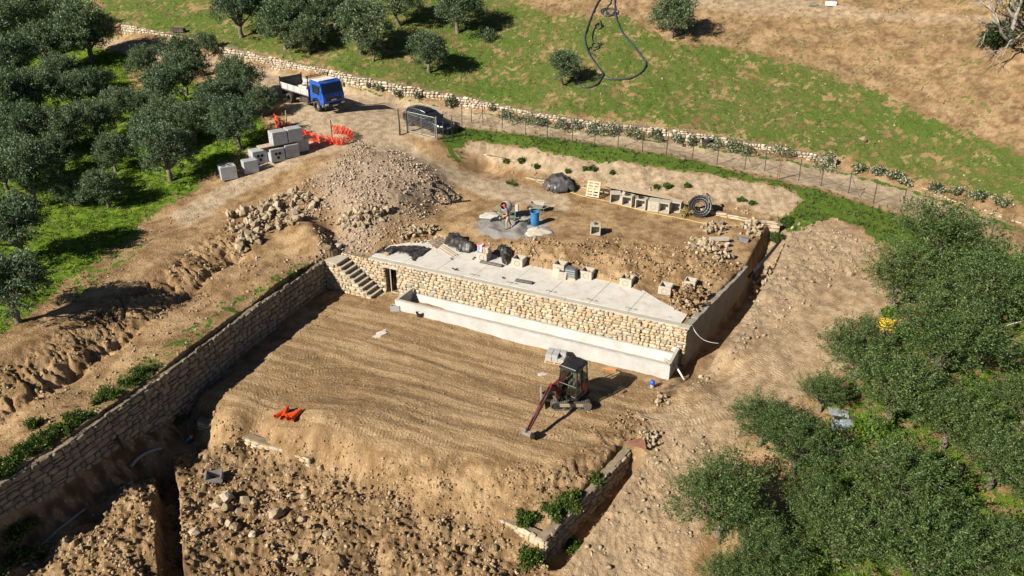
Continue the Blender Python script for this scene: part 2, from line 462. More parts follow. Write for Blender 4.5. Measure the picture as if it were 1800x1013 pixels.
# ---- carved trenches: (points, half width, bottom height)
def world_line(l): return [tuple(at(*p)) for p in l]
TRENCH = [
    (world_line([(285, 825, -1.9), (300, 880, -2.0), (303, 950, -2.1), (308, 1040, -2.2), (312, 1120, -2.2)]), 0.36, 1.3, 0.12),   # narrow dug trench, lower left
    (world_line([(972, 985, -2.2), (1035, 905, -1.4), (1085, 835, -0.8), (1118, 792, -0.4)]), 0.42, 1.35, 0.25),                 # trench beside the old wall, right
    ([(W_B + W_DIR * 0.55 + W_N * 0.2)[:3], (W_C + Vector((0.6, -0.3, 0)))[:3], (W_E + Vector((0.15, -0.1, 0)))[:3]], 0.50, 0.0, 0.4),  # trench along the side wall
]
def carve(x, y, z):
    for k, (line, hw, depth, soft) in enumerate(TRENCH):
        d = np.full(len(x), 1e9); tt = np.zeros(len(x))
        n = len(line) - 1
        for i in range(n):
            di, t = seg_dist(x, y, line[i][0], line[i][1], line[i + 1][0], line[i + 1][1])
            m = di < d; d = np.where(m, di, d); tt = np.where(m, (i + t) / n, tt)
        p = np.clip((hw + soft - d) / soft, 0, 1); p = p * p * (3 - 2 * p)
        if k == 2:
            bot = np.interp(tt, [0, 0.5, 0.75, 1.0], [-0.35, 0.0, 1.3, 2.3])
            z = z + p * (np.minimum(bot, z) - z)
        else:
            e = np.clip((1 - tt) / 0.12, 0, 1) if k == 1 else np.clip(tt / 0.05, 0, 1)
            z = z - depth * p * e
    return z

# rill line (foot of the eroded bank on the left)
RILL = world_line([(440, 440, 2.4), (419, 454, 2.35), (335, 518, 2.1), (215, 605, 1.9), (127, 665, 1.8), (0, 742, 1.7), (-150, 830, 1.6)])
def poly_sd(u, v, poly, soft):
    """1 inside, 0 outside, soft edge of so many pixels"""
    P = np.array(poly, float)
    r = np.zeros(len(u))
    lo = P.min(0) - soft; hi = P.max(0) + soft
    m = (u > lo[0]) & (u < hi[0]) & (v > lo[1]) & (v < hi[1])
    if not m.any(): return r
    U = u[m]; V = v[m]
    ins = inpoly(U, V, poly)
    d = np.full(len(U), 1e9)
    for i in range(len(P)):
        di, _ = seg_dist(U, V, *P[i], *P[(i + 1) % len(P)])
        d = np.minimum(d, di)
    s = np.where(ins, d, -d) / soft
    s = np.clip(s * 0.5 + 0.5, 0, 1)
    r[m] = s * s * (3 - 2 * s)
    return r
# regions traced on the photograph and carried over to the ground they lie on
REG = dict(
    orchard=[(-400, -100), (120, -60), (205, 70), (260, 120), (420, 170), (478, 235), (445, 262), (400, 285), (350, 322), (330, 345), (250, 385), (238, 420), (185, 445), (150, 480), (100, 505), (55, 555), (0, 585), (-400, 700)],
    strip=[(800, 222), (1000, 246), (1200, 279), (1458, 340), (1620, 390), (1800, 452), (1950, 520), (1900, 600), (1750, 520), (1700, 470), (1600, 440), (1540, 425), (1515, 400), (1460, 382), (1392, 412), (1372, 392), (1412, 350), (1380, 330), (1250, 307), (1100, 285), (1040, 283), (950, 264), (830, 247), (800, 262), (815, 290), (790, 275), (775, 240)],
    hill=[(150, -300), (180, 40), (400, 88), (600, 128), (820, 180), (1000, 206), (1200, 228), (1480, 278), (1700, 335), (1900, 400), (1900, 310), (1700, 232), (1560, 165), (1400, 105), (1290, 85), (1180, 70), (1100, 28), (960, 22), (900, -10), (800, -300)],
    brown=[(800, -300), (900, -10), (960, 22), (1100, 28), (1180, 70), (1290, 85), (1400, 105), (1560, 165), (1700, 232), (1900, 310), (2600, 560), (2600, -300)],
    bank=[(815, 262), (830, 249), (950, 266), (1100, 287), (1250, 308), (1380, 332), (1410, 352), (1380, 385), (1300, 362), (1150, 338), (1000, 312), (865, 287)],
    gravel=[(556, 305), (590, 278), (640, 264), (700, 270), (755, 300), (790, 330), (770, 345), (740, 355), (690, 385), (650, 425), (640, 455), (600, 455), (575, 445), (600, 395), (565, 345)],
    wall_foot_green=[(560, 138), (700, 171), (815, 192), (1003, 228), (1200, 252), (1442, 291), (1620, 338), (1800, 405), (1800, 412), (1620, 344), (1442, 297), (1200, 256), (1003, 232), (815, 195), (700, 175), (560, 142)],
    rubble=[(312, 790), (420, 785), (560, 822), (660, 862), (760, 905), (880, 940), (965, 985), (960, 1300), (-300, 1300), (0, 1013), (100, 955), (215, 865), (290, 820)],
    slope=[(350, 700), (430, 752), (560, 775), (700, 798), (850, 815), (980, 822), (1050, 850), (950, 915), (880, 940), (760, 905), (660, 862), (560, 822), (420, 785), (345, 750)],
    heap=[(985, 820), (1040, 770), (1080, 735), (1120, 722), (1150, 745), (1120, 780), (1060, 850), (990, 905), (920, 890), (940, 850)],
    soil=[(850, 425), (930, 415), (1000, 430), (1090, 425), (1200, 440), (1300, 468), (1240, 530), (1190, 560), (1160, 540), (1180, 510), (1050, 488), (965, 474), (930, 455), (870, 442)],
    mound=[(1320, 490), (1370, 410), (1410, 385), (1480, 392), (1545, 440), (1500, 480), (1430, 535), (1330, 600), (1240, 680), (1205, 690), (1290, 580)],
    east=[(1130, 800), (1220, 740), (1280, 800), (1250, 900), (1200, 1010), (1180, 1200), (960, 1200), (990, 1000), (1080, 880)],
    erosion=[(-300, 900), (0, 745), (127, 668), (215, 608), (335, 521), (419, 457), (450, 430), (420, 385), (400, 392), (300, 462), (200, 532), (70, 605), (0, 645), (-300, 800)],
    road=[(150, 60), (400, 104), (600, 152), (815, 191), (1003, 228), (1200, 252), (1442, 292), (1620, 339), (1800, 408), (2400, 640), (2400, 690), (1800, 445), (1458, 334), (1200, 274), (1000, 244), (808, 222), (760, 245), (700, 235), (760, 280), (860, 315), (1000, 345), (1000, 370), (860, 350), (740, 300), (650, 262), (560, 270), (440, 330), (330, 400), (300, 380), (440, 295), (520, 255), (500, 170), (380, 128), (150, 80)],
    terrace=[(600, 525), (700, 548), (1000, 630), (1160, 675), (1120, 720), (1040, 775), (960, 815), (850, 805), (700, 790), (560, 765), (430, 745), (362, 695), (480, 610)],
    ramp=[(1120, 725), (1210, 705), (1270, 670), (1330, 600), (1390, 545), (1450, 490), (1520, 470), (1570, 500), (1550, 620), (1420, 700), (1290, 780), (1200, 790), (1140, 765)],
    path=[(560, 430), (590, 460), (480, 520), (300, 640), (100, 770), (0, 830), (-300, 1000), (-300, 900), (0, 752), (215, 612), (419, 460)],
    cement=[(838, 395), (860, 378), (895, 372), (950, 380), (960, 395), (970, 410), (940, 420), (900, 415), (860, 412)],
    wall_weeds=[(560, 470), (440, 530), (280, 648), (110, 765), (0, 828), (-200, 960), (-200, 930), (0, 800), (90, 742), (260, 625), (420, 515), (540, 455)],
    top_track=[(1180, 0), (1300, -15), (1480, 10), (1560, 22), (1700, 28), (1900, 40), (1900, 62), (1700, 40), (1540, 36), (1400, 30), (1250, 18)],
    pit_water=[(1165, 690), (1185, 672), (1205, 665), (1198, 690), (1175, 705), (1150, 708)],
)
SOFT = dict(orchard=14, strip=5, hill=14, brown=14, bank=5, gravel=26, wall_foot_green=2, rubble=14, slope=14, heap=12, soil=10, mound=18, east=20, erosion=10, road=5, terrace=14, ramp=16, path=10, cement=7, wall_weeds=8, top_track=6, pit_water=5)

TRACKS = [  # paths of the machines over the lower terrace
    [(430, 690), (600, 660), (800, 700), (1000, 745), (1100, 720)], [(450, 720), (620, 735), (800, 765), (960, 800)], [(560, 560), (760, 620), (960, 690), (1100, 705)],
    [(480, 640), (640, 640), (860, 700), (1040, 760)], [(590, 590), (800, 660), (930, 720)], [(640, 760), (760, 720), (900, 745), (1060, 770)], [(520, 670), (700, 700), (850, 740)],
    [(320, 1010), (420, 930), (520, 870)], [(420, 1010), (560, 960), (700, 930)], [(640, 1010), (660, 900), (720, 800)], [(1180, 720), (1300, 660), (1420, 570), (1500, 480)], [(1130, 735), (1260, 715), (1360, 640), (1460, 540)]]

def base_height(x, y):
    w = blend(x, y)
    zh = rbf_eval(R_HI, x, y); zl = rbf_eval(R_LO, x, y)
    return zh * w + zl * (1 - w), w

def ground(x, y, full=False):
    x = np.asarray(x, float); y = np.asarray(y, float)
    z, w = base_height(x, y)
    z = carve(x, y, z)
    u, v, dep = proj(x, y, z)
    jx = fbm(x, y, 0.8, 3); jy = fbm(x + 40, y - 20, 0.8, 3)
    u = u + jx * 340 / dep; v = v + jy * 170 / dep
    M = {k: poly_sd(u, v, p, SOFT[k]) for k, p in REG.items()}
    M['mound'] *= 1 - M['ramp']; M['east'] *= 1 - 0.7 * M['ramp']
    for k in ('rubble', 'slope', 'heap', 'east', 'terrace', 'ramp', 'pit_water'): M[k] *= (1 - w)
    for k in ('soil', 'gravel', 'erosion', 'cement', 'bank', 'orchard', 'path', 'wall_weeds', 'road'): M[k] *= w
    far = np.clip((dep - 60) / 60, 0, 1)
    # the slab lies on the flat part of the upper terrace
    d_slab, _ = seg_dist(x, y, W_D.x, W_D.y, W_B.x, W_B.y)
    n1 = fbm(x, y, 0.35, 3); n2 = billow(x, y, 2.2, 3, 0.55); n3 = fbm(x, y, 1.1, 4, 0.55)
    n4 = fbm(x, y, 4.5, 2, 0.6)
    z = z + 0.05 * n1 + 0.025 * n3 + 0.014 * n4
    amp = 0.12 * M['rubble'] + 0.05 * M['slope'] + 0.10 * M['heap'] + 0.10 * M['soil'] + 0.10 * M['mound'] + 0.07 * M['east'] + 0.06 * M['gravel'] + 0.05 * M['brown'] + 0.045 * M['hill'] + 0.05 * M['orchard']
    z = z + amp * (n2 * 0.75 + n3 * 0.9 + n4 * 0.5)
    z = z + M['rubble'] * 0.22 * fbm(x, y, 0.6, 2)
    # rills washed into the bank
    d = np.full(len(x), 1e9); s = np.zeros(len(x)); acc = 0.0
    for i in range(len(RILL) - 1):
        L = math.hypot(RILL[i + 1][0] - RILL[i][0], RILL[i + 1][1] - RILL[i][1])
        di, t = seg_dist(x, y, RILL[i][0], RILL[i][1], RILL[i + 1][0], RILL[i + 1][1])
        m = di < d; d = np.where(m, di, d); s = np.where(m, acc + t * L, s); acc += L
    sw = s + 0.45 * fbm(x, y, 0.8, 2) + d * 0.25
    rl = np.abs(perlin(sw * 1.1, d * 0.25 + 3.3)) ; rl2 = np.abs(perlin(sw * 3.1, d * 0.7 + 9.3))
    z = z - M['erosion'] * (0.20 * np.clip(1 - rl * 5.5, 0, 1) + 0.16 * np.clip(1 - rl2 * 3.6, 0, 1) - 0.07 + 0.05 * n2 + 0.07 * n4)
    z = z - w * 0.22 * np.exp(-(d / 0.22) ** 2) * (s > 0.2)
    # cut bank: streaked face
    z = z + M['bank'] * (0.10 * fbm(x, y * 0.3, 0.9, 3) + 0.05 * n4)
    # wheel ruts along the road and the ramp
    z = slab_flat(x, y, z)
    if full: return z, w, u, v, dep, M, n1, n2, n3
    return z
def gz(x, y): return float(ground(np.array([x]), np.array([y]))[0])
def hit(u, v, lift=0.0):
    """first point of the ground that a photo pixel looks at"""
    d = ray(u, v)
    t = np.arange(20.0, 150.0, 0.2)
    X = t * d[0]; Y = t * d[1]
    zz = carve(X, Y, base_height(X, Y)[0])
    below = np.nonzero(CAM_H + t * d[2] < zz)[0]
    i = below[0] if len(below) else len(t) - 1
    if i == 0: tt = t[0]
    else:
        a = CAM_H + t[i - 1] * d[2] - zz[i - 1]; b = CAM_H + t[i] * d[2] - zz[i]
        tt = t[i - 1] + 0.2 * a / (a - b) if a != b else t[i]
    return Vector((tt * d[0], tt * d[1], gz(tt * d[0], tt * d[1]) + lift))
def depth_of(p): return float(p[1] * CP - (p[2] - CAM_H) * SP)
def px_size(p, px): return px * depth_of(p) / CAM_F

def slab_flat(x, y, z):
    s = (x - W_A.x) * W_DIR.x + (y - W_A.y) * W_DIR.y; n = -((x - W_A.x) * W_N.x + (y - W_A.y) * W_N.y)
    bk = np.interp(s, [p[0] for p in SLAB_BACK], [p[1] for p in SLAB_BACK])
    m = (s > 2.3) & (s < 21.9) & (n > 0.1) & (n < bk - 0.1)
    return np.where(m, np.minimum(z, Z_SLAB - 0.05), z)
def build_ground():
    nc = 820
    ys = [12.0]
    while ys[-1] < 110: ys.append(ys[-1] + max(0.075, 0.0029 * ys[-1]))
    while ys[-1] < 600: ys.append(ys[-1] * 1.06)
    ys = np.array(ys); nr = len(ys)
    s = np.linspace(-1, 1, nc)
    hw = np.where(ys < 120, 9 + 0.78 * ys, 9 + 0.78 * ys)
    X = (s[None, :] * hw[:, None]).ravel(); Y = np.repeat(ys, nc)
    z, w, u, v, dep, M, n1, n2, n3 = ground(X, Y, True)
    # machine tracks
    track = np.zeros(len(X)); tcoord = np.zeros(len(X))
    for tr in TRACKS:
        pts = [hit(*p) for p in tr]
        for lane in (-0.55, 0.55):
            L = catmull(pts, 6); acc = 0.0
            for a, b in zip(L[:-1], L[1:]):
                t = b - a; t.z = 0; ln = t.length
                n = Vector((-t.y, t.x, 0)).normalized() * lane
                m = (np.abs(X - (a.x + b.x) / 2 - n.x) < ln + 1) & (np.abs(Y - (a.y + b.y) / 2 - n.y) < ln + 1)
                idx = np.nonzero(m)[0]
                d, tt = seg_dist(X[idx], Y[idx], a.x + n.x, a.y + n.y, b.x + n.x, b.y + n.y)
                k = np.clip((0.26 - d) / 0.08, 0, 1)
                better = k > track[idx]
                track[idx] = np.where(better, k, track[idx]); tcoord[idx] = np.where(better, acc + tt * ln, tcoord[idx])
                acc += ln
    rub = np.clip(M['rubble'] + M['slope'] * 0.3, 0, 1)
    z = z - 0.035 * track * (1 - 0.3 * rub) + track * 0.003 * np.sin(tcoord * 2 * math.pi / 0.34)
    # swaths: low ridges pushed up along the tracks
    z = z + M['terrace'] * 0.007 * fbm((X * W_DIR.x + Y * W_DIR.y) * 0.09, (X * W_N.x + Y * W_N.y) * 2.6, 1.0, 3)
    V = np.stack([X, Y, z], 1)
    r = np.arange(nr - 1)[:, None]; c = np.arange(nc - 1)[None, :]
    i0 = (r * nc + c).ravel()
    Fq = np.stack([i0, i0 + 1, i0 + nc + 1, i0 + nc], 1)
    me = np_mesh('ground', V, Fq, None, smooth=True, nv=4)
    def attr(name, a, b, c_, d_):
        at_ = me.attributes.new(name, 'FLOAT_COLOR', 'POINT')
        at_.data.foreach_set('color', np.stack([a, b, c_, d_], 1).astype(np.float32).ravel())
    nn = fbm(X, Y, 0.9, 4, 0.6)
    grass = np.maximum.reduce([M['orchard'] * 0.95, M['strip'], M['hill'] * np.clip(0.74 + 0.30 * n1, 0.35, 1.0), M['brown'] * np.clip(0.20 + 0.22 * n1, 0, 0.45), M['wall_foot_green'] * 0.8, M['wall_weeds'] * 0.45])
    grass = grass * (1 - M['top_track']) * (1 - M['road'] * 0.8 * (1 - M['wall_foot_green']))
    green_mid = np.zeros(len(X))
    orch_bare = poly_sd(u, v, [(225, 125), (265, 125), (262, 165), (232, 165)], 10)
    grass *= (1 - orch_bare)
    # sparse green on the bank below the orchard, on the right slope under the trees
    sparse = np.maximum(poly_sd(u, v, [(120, 480), (230, 400), (260, 410), (220, 470), (120, 540)], 16) * 0.42, poly_sd(u, v, [(1420, 740), (1560, 570), (1700, 480), (1900, 560), (1900, 1300), (1360, 1300), (1360, 1000), (1400, 880)], 40) * 0.6 * (1 - w))
    grass = np.maximum(grass, sparse)
    lush = np.clip(M['orchard'] + 0.22 * M['strip'] + 0.6 * sparse, 0, 1)
    pale = np.clip(M['road'] * 1.0 + M['bank'] * 0.9 + M['top_track'] * 0.6 + M['ramp'] * 0.5, 0, 1)
    gravel = M['gravel']
    cement = M['cement']
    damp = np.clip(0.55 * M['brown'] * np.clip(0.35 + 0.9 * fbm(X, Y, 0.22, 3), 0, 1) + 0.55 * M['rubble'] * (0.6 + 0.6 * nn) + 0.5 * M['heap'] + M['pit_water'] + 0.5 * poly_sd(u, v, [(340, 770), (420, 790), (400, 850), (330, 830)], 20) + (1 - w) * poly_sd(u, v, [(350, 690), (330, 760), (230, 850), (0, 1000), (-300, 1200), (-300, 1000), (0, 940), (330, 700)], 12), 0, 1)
    dry = np.clip(M['brown'] * 0.9 + M['hill'] * np.clip(0.45 + 0.5 * perlin(X * 0.12, Y * 0.12), 0, 1), 0, 1)
    attr('mask_a', grass, pale, gravel, cement)
    attr('mask_b', damp, lush, track, dry)
    nb_ = np.clip(0.5 + 0.42 * fbm(X + 31, Y - 7, 0.5, 4, 0.55), 0, 1); nm_ = np.clip(0.5 + 0.40 * fbm(X - 11, Y + 3, 1.7, 4, 0.62), 0, 1)
    ns_ = np.clip(0.5 + 0.36 * fbm((X * W_DIR.x + Y * W_DIR.y) * 0.11, (X * W_N.x + Y * W_N.y) * 1.9 + 0.05 * n3, 1.0, 4, 0.62), 0, 1)
    attr('mask_d', nb_, nm_, ns_, np.zeros(len(X)))
    attr('mask_c', tcoord * 0.1, M['mound'] + M['east'] * 0.8, M['bank'], M['terrace'])
    o = link('ground', me)
    tag(o, 'bare tan earth, cut terraces, dirt road and rough grass slopes of the building site', 'ground', kind='structure')
    m = NT('earth')
    A = m.n('ShaderNodeAttribute', attribute_name='mask_a'); B = m.n('ShaderNodeAttribute', attribute_name='mask_b'); C = m.n('ShaderNodeAttribute', attribute_name='mask_c')
    sa = m.n('ShaderNodeSeparateColor'); m.l(A.outputs['Color'], sa.inputs[0])
    sb = m.n('ShaderNodeSeparateColor'); m.l(B.outputs['Color'], sb.inputs[0])
    sc_ = m.n('ShaderNodeSeparateColor'); m.l(C.outputs['Color'], sc_.inputs[0])
    pos = m.pos()
    D = m.n('ShaderNodeAttribute', attribute_name='mask_d'); sd_ = m.n('ShaderNodeSeparateColor'); m.l(D.outputs['Color'], sd_.inputs[0])
    nb, nm, ns = sd_.outputs[0], sd_.outputs[1], sd_.outputs[2]
    nf = m.noise(8.0, 4, 0.75, pos)
    base = m.ramp(nb, [(0.30, (0.270, 0.168, 0.080)), (0.5, (0.345, 0.222, 0.110)), (0.72, (0.425, 0.285, 0.150))])
    base = m.mix(0.55, base, m.ramp(nm, [(0.28, (0.55, 0.52, 0.48)), (0.5, (1, 1, 1)), (0.75, (1.22, 1.2, 1.16))]), 'MULTIPLY')
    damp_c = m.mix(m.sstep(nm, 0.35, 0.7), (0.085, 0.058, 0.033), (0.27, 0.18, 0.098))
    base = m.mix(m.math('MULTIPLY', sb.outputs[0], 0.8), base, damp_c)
    base = m.mix(m.math('MULTIPLY', sa.outputs[1], 0.85), base, m.ramp(nm, [(0.3, (0.38, 0.285, 0.18)), (0.7, (0.55, 0.435, 0.30))]))
    base = m.mix(m.math('MULTIPLY', sc_.outputs[1], 0.6), base, m.ramp(nf, [(0.3, (0.28, 0.205, 0.13)), (0.7, (0.50, 0.40, 0.28))]))
    base = m.mix(sa.outputs[2], base, m.ramp(nf, [(0.25, (0.20, 0.142, 0.090)), (0.5, (0.35, 0.262, 0.180)), (0.75, (0.50, 0.395, 0.29))]))
    base = m.mix(A.outputs['Alpha'], base, m.ramp(nm, [(0.3, (0.22, 0.215, 0.20)), (0.7, (0.40, 0.385, 0.35))]))
    # streaks of drier dust on the flattened terrace
    terr = m.mix(m.sstep(ns, 0.36, 0.68), (0.262, 0.168, 0.082), (0.455, 0.315, 0.172))
    tmask = m.n('ShaderNodeAttribute', attribute_name='mask_c')
    base = m.mix(m.math('MULTIPLY', tmask.outputs['Alpha'], 0.8), base, m.mix(0.5, terr, m.ramp(nf, [(0.3, (0.7, 0.68, 0.65)), (0.7, (1.15, 1.15, 1.12))]), 'MULTIPLY'))
    # little stones
    vo = m.n('ShaderNodeTexVoronoi'); vo.inputs['Scale'].default_value = 6.0; vo.voronoi_dimensions = '2D'; m.l(pos, vo.inputs['Vector'])
    peb = m.math('MULTIPLY', m.sstep(vo.outputs['Distance'], 0.26, 0.16), m.sstep(nm, 0.5, 0.62))
    base = m.mix(m.math('MULTIPLY', peb, 0.55), base, m.mix(vo.outputs['Color'], (0.30, 0.24, 0.17), (0.62, 0.54, 0.42)))
    # grass
    gj = m.math('ADD', m.math('MULTIPLY', m.math('SUBTRACT', nm, 0.5), 1.5), m.math('MULTIPLY', m.math('SUBTRACT', nf, 0.5), 1.3))
    gm = m.sstep(m.math('ADD', sa.outputs[0], m.math('MULTIPLY', gj, m.sstep(sa.outputs[0], 0.02, 0.2))), 0.40, 0.62)
    g_lush = m.ramp(nm, [(0.25, (0.055, 0.105, 0.010)), (0.5, (0.115, 0.190, 0.014)), (0.75, (0.190, 0.255, 0.028))])
    g_std = m.ramp(nf, [(0.25, (0.042, 0.082, 0.013)), (0.5, (0.080, 0.140, 0.018)), (0.78, (0.155, 0.190, 0.04))])
    g_dry = m.ramp(nf, [(0.25, (0.10, 0.10, 0.030)), (0.55, (0.20, 0.165, 0.065)), (0.8, (0.36, 0.27, 0.12))])
    gcol = m.mix(sb.outputs[1], g_std, g_lush)
    gcol = m.mix(m.math('MULTIPLY', B.outputs['Alpha'], m.math('MULTIPLY', m.sstep(nm, 0.35, 0.7), 0.75)), gcol, g_dry)
    base = m.mix(gm, base, gcol)
    m.l(base, m.b.inputs['Base Color'])
    m.b.inputs['Roughness'].default_value = 0.95
    m.b.inputs['Specular IOR Level'].default_value = 0.15
    # fine relief: crumbs, pebbles, tread marks
    wv = m.math('SINE', m.math('MULTIPLY', sc_.outputs[0], 10 * 2 * math.pi / 0.17))
    hgt = m.math('ADD', nf, m.math('MULTIPLY', m.math('MULTIPLY', wv, sb.outputs[2]), 0.065))
    m.l(m.bump(hgt, 0.85, 0.16), m.b.inputs['Normal'])
    me.materials.append(m.mat)
    return o
ground_obj = build_ground()

# ------------------------------------------------------------------ masonry
M_TAN_STONE = stone_mat('tan_limestone', [(0.0, (0.38, 0.29, 0.175)), (0.2, (0.54, 0.435, 0.29)), (0.4, (0.44, 0.325, 0.185)), (0.6, (0.60, 0.51, 0.375)), (0.78, (0.35, 0.32, 0.26)), (0.9, (0.50, 0.37, 0.215)), (1.0, (0.27, 0.245, 0.205))])
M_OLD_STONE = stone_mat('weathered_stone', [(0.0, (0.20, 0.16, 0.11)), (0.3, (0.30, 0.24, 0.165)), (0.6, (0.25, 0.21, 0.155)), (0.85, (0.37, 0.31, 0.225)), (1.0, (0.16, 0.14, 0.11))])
M_ROCK = stone_mat('rubble_rock', [(0.0, (0.27, 0.20, 0.12)), (0.3, (0.38, 0.30, 0.195)), (0.6, (0.33, 0.255, 0.16)), (0.85, (0.48, 0.40, 0.29)), (1.0, (0.25, 0.21, 0.165))])
M_CLOD = stone_mat('earth_clods', [(0.0, (0.19, 0.120, 0.06)), (0.5, (0.31, 0.205, 0.108)), (0.88, (0.40, 0.285, 0.165)), (1.0, (0.48, 0.385, 0.265))], 0.8)
M_MORTAR = simple('mortar', (0.20, 0.155, 0.10), 0.95, var=0.3, scale=3, bump=0.5)
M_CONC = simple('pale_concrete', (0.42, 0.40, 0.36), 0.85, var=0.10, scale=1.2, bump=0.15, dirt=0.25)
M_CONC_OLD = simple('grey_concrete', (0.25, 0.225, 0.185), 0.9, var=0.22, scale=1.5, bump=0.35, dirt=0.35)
M_CONC_BOX = simple('precast_concrete', (0.42, 0.375, 0.30), 0.9, var=0.12, scale=4, bump=0.2, dirt=0.2)
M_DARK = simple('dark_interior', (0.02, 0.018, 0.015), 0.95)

def stone_mesh(seed, mat, nb=9):
    """rough block 1 x 1 x 1: outline in x,z, face towards -y, back at y = 0"""
    r = random.Random(seed)
    out = []
    for k in range(nb):
        a = 2 * math.pi * (k + r.uniform(-0.28, 0.28)) / nb + 0.35
        c, s = math.cos(a), math.sin(a)
        p = 3.8
        q = (abs(c) ** p + abs(s) ** p) ** (-1 / p) * 0.5 * r.uniform(0.82, 1.06)
        out.append((c * q, s * q))
    vs = [(x, 0, z) for x, z in out]
    vs += [(x, -0.62 - r.uniform(0, .14), z) for x, z in out]
    vs += [(x * 0.76, -0.93 - r.uniform(-0.1, 0.12), z * 0.76) for x, z in out]
    vs.append((r.uniform(-.1, .1), -1.05, r.uniform(-.1, .1)))
    fs = []
    for k in range(nb):
        k2 = (k + 1) % nb
        fs += [(k, k2, nb + k2, nb + k), (nb + k, nb + k2, 2 * nb + k2, 2 * nb + k), (2 * nb + k, 2 * nb + k2, 3 * nb)]
    mb = MB().add(vs, fs)
    me = mb.mesh('stone', mat, smooth=True, autos=38)
    return me
STONE_TAN = [stone_mesh(i, M_TAN_STONE) for i in range(14)]
STONE_OLD = [stone_mesh(40 + i, M_OLD_STONE) for i in range(14)]
def mesh_arrays(me):
    v = np.empty(len(me.vertices) * 3, np.float32); me.vertices.foreach_get('co', v)
    me.calc_loop_triangles()
    t = np.empty(len(me.loop_triangles) * 3, np.int32); me.loop_triangles.foreach_get('vertices', t)
    return v.reshape(-1, 3), t.reshape(-1, 3)
def join_instances(protos, items):
    """items: (proto index, 3x3 matrix, location) -> one triangle soup"""
    arrs = [mesh_arrays(p) for p in protos]
    V = []; F = []; b = 0
    for k, Mx, loc in items:
        v, f = arrs[k]
        V.append(v @ np.asarray(Mx, np.float32).T + np.asarray(loc, np.float32)); F.append(f + b); b += len(v)
    return np.concatenate(V), np.concatenate(F)

def course_layout(length, zbot, ztop, hmean, lmean, seed, skip=None):
    """rough courses of stones on a wall face: list of (s, z, width, height); zbot, ztop are functions of s"""
    r = random.Random(seed)
    cells = []
    zmin = min(zbot(length * k / 40) for k in range(41)); zmax = max(ztop(length * k / 40) for k in range(41))
    z = zmin
    while z < zmax:
        h = hmean * r.uniform(0.75, 1.3)
        s = -r.uniform(0, lmean)
        while s < length:
            w = lmean * r.choice((0.6, 0.75, 0.9, 1.0, 1.2, 1.5)) * r.uniform(0.85, 1.15)
            parts = [(s, z, w, h)]
            if r.random() < 0.16: parts = [(s, z, w, h * 0.5), (s, z + h * 0.5, w, h * 0.5)]
            elif r.random() < 0.10: parts = [(s, z, w, h * 1.35)]
            for (ps, pz, pw, ph) in parts:
                c = ps + pw / 2
                a = max(ps, 0); b = min(ps + pw, length)
                if b - a < 0.09: continue
                cc = (a + b) / 2
                lo = zbot(cc); hi = ztop(cc)
                p0 = max(pz, lo - 0.1); p1 = min(pz + ph, hi)
                if p1 - p0 < 0.07 or p1 < lo: continue
                if skip and skip(cc, (p0 + p1) / 2): continue
                cells.append((cc, (p0 + p1) / 2, b - a, p1 - p0))
            s += w
        z += h
    return cells
def lay_stones(parent, protos, mat, cells, frame, depth=0.09, joint=0.02, maxobj=300, seed=1, name='stone'):
    """frame(s, z) -> (location, rotation about z). The largest cells become stones of their own, the rest one joined part"""
    r = random.Random(seed)
    def sz(c):
        p, _ = frame(c[0], c[1]); return c[2] * c[3] / depth_of(p) ** 2
    cells = sorted(cells, key=sz, reverse=True)
    rest = []
    for i, (s, z, w, h) in enumerate(cells):
        loc, rz = frame(s, z)
        k = r.randrange(len(protos)); flip = 1
        dims = ((w - joint) * r.uniform(0.97, 1.06), depth * r.uniform(0.55, 1.5), (h - joint) * r.uniform(0.97, 1.06))
        tilt = r.uniform(-0.05, 0.05)
        if i < maxobj:
            link(name, protos[k], parent, loc, (0, tilt, rz), dims)
        else:
            M = (Euler((0, tilt, rz)).to_matrix() @ Matrix.Diagonal(dims))
            rest.append((k, np.array(M), tuple(loc)))
    if rest:
        V, F = join_instances(protos, rest)
        o = link('small_stones', np_mesh('small_stones', V, F, mat), parent)
        o['kind'] = 'stuff'
def rz_of(d): return math.atan2(d.y, d.x)

# ---- front retaining wall with its door opening
WLEN = (W_B - W_A).length
def wpt(s, n=0.0, z=0.0): return W_A + W_DIR * s + W_N * n + Vector((0, 0, z))
S_D0 = (at(679, 500, 0.6) - W_A).dot(W_DIR) - 0.05; S_D1 = S_D0 + 0.82
DOOR_H = 1.78
wall = empty('retaining_wall', (0, 0, 0), label='long front retaining wall of tan stone with dark door opening, holding the concrete slab', cat='wall')
mb = MB()
def wbox(mb, s0, s1, n0, n1, z0, z1):
    P = [wpt(s0, n0), wpt(s1, n0), wpt(s1, n1), wpt(s0, n1)]
    mb.add([(p.x, p.y, z0) for p in P] + [(p.x, p.y, z1) for p in P], [(3, 2, 1, 0), (4, 5, 6, 7), (0, 1, 5, 4), (1, 2, 6, 5), (2, 3, 7, 6), (3, 0, 4, 7)])
    return mb
wbox(mb, 0, S_D0, 0.0, -0.42, -0.6, Z_SLAB - 0.01); wbox(mb, S_D1, WLEN, 0.0, -0.42, -0.6, Z_SLAB - 0.01); wbox(mb, S_D0, S_D1, 0.0, -0.42, DOOR_H + 0.02, Z_SLAB - 0.01)
mb.build('wall_core', M_MORTAR, wall)
cells = course_layout(WLEN, lambda s: -0.15, lambda s: Z_SLAB + 0.02, 0.195, 0.345, 3, skip=lambda s, z: (S_D0 - 0.02 < s < S_D1 + 0.02 and z < DOOR_H + 0.02))
fixed = []
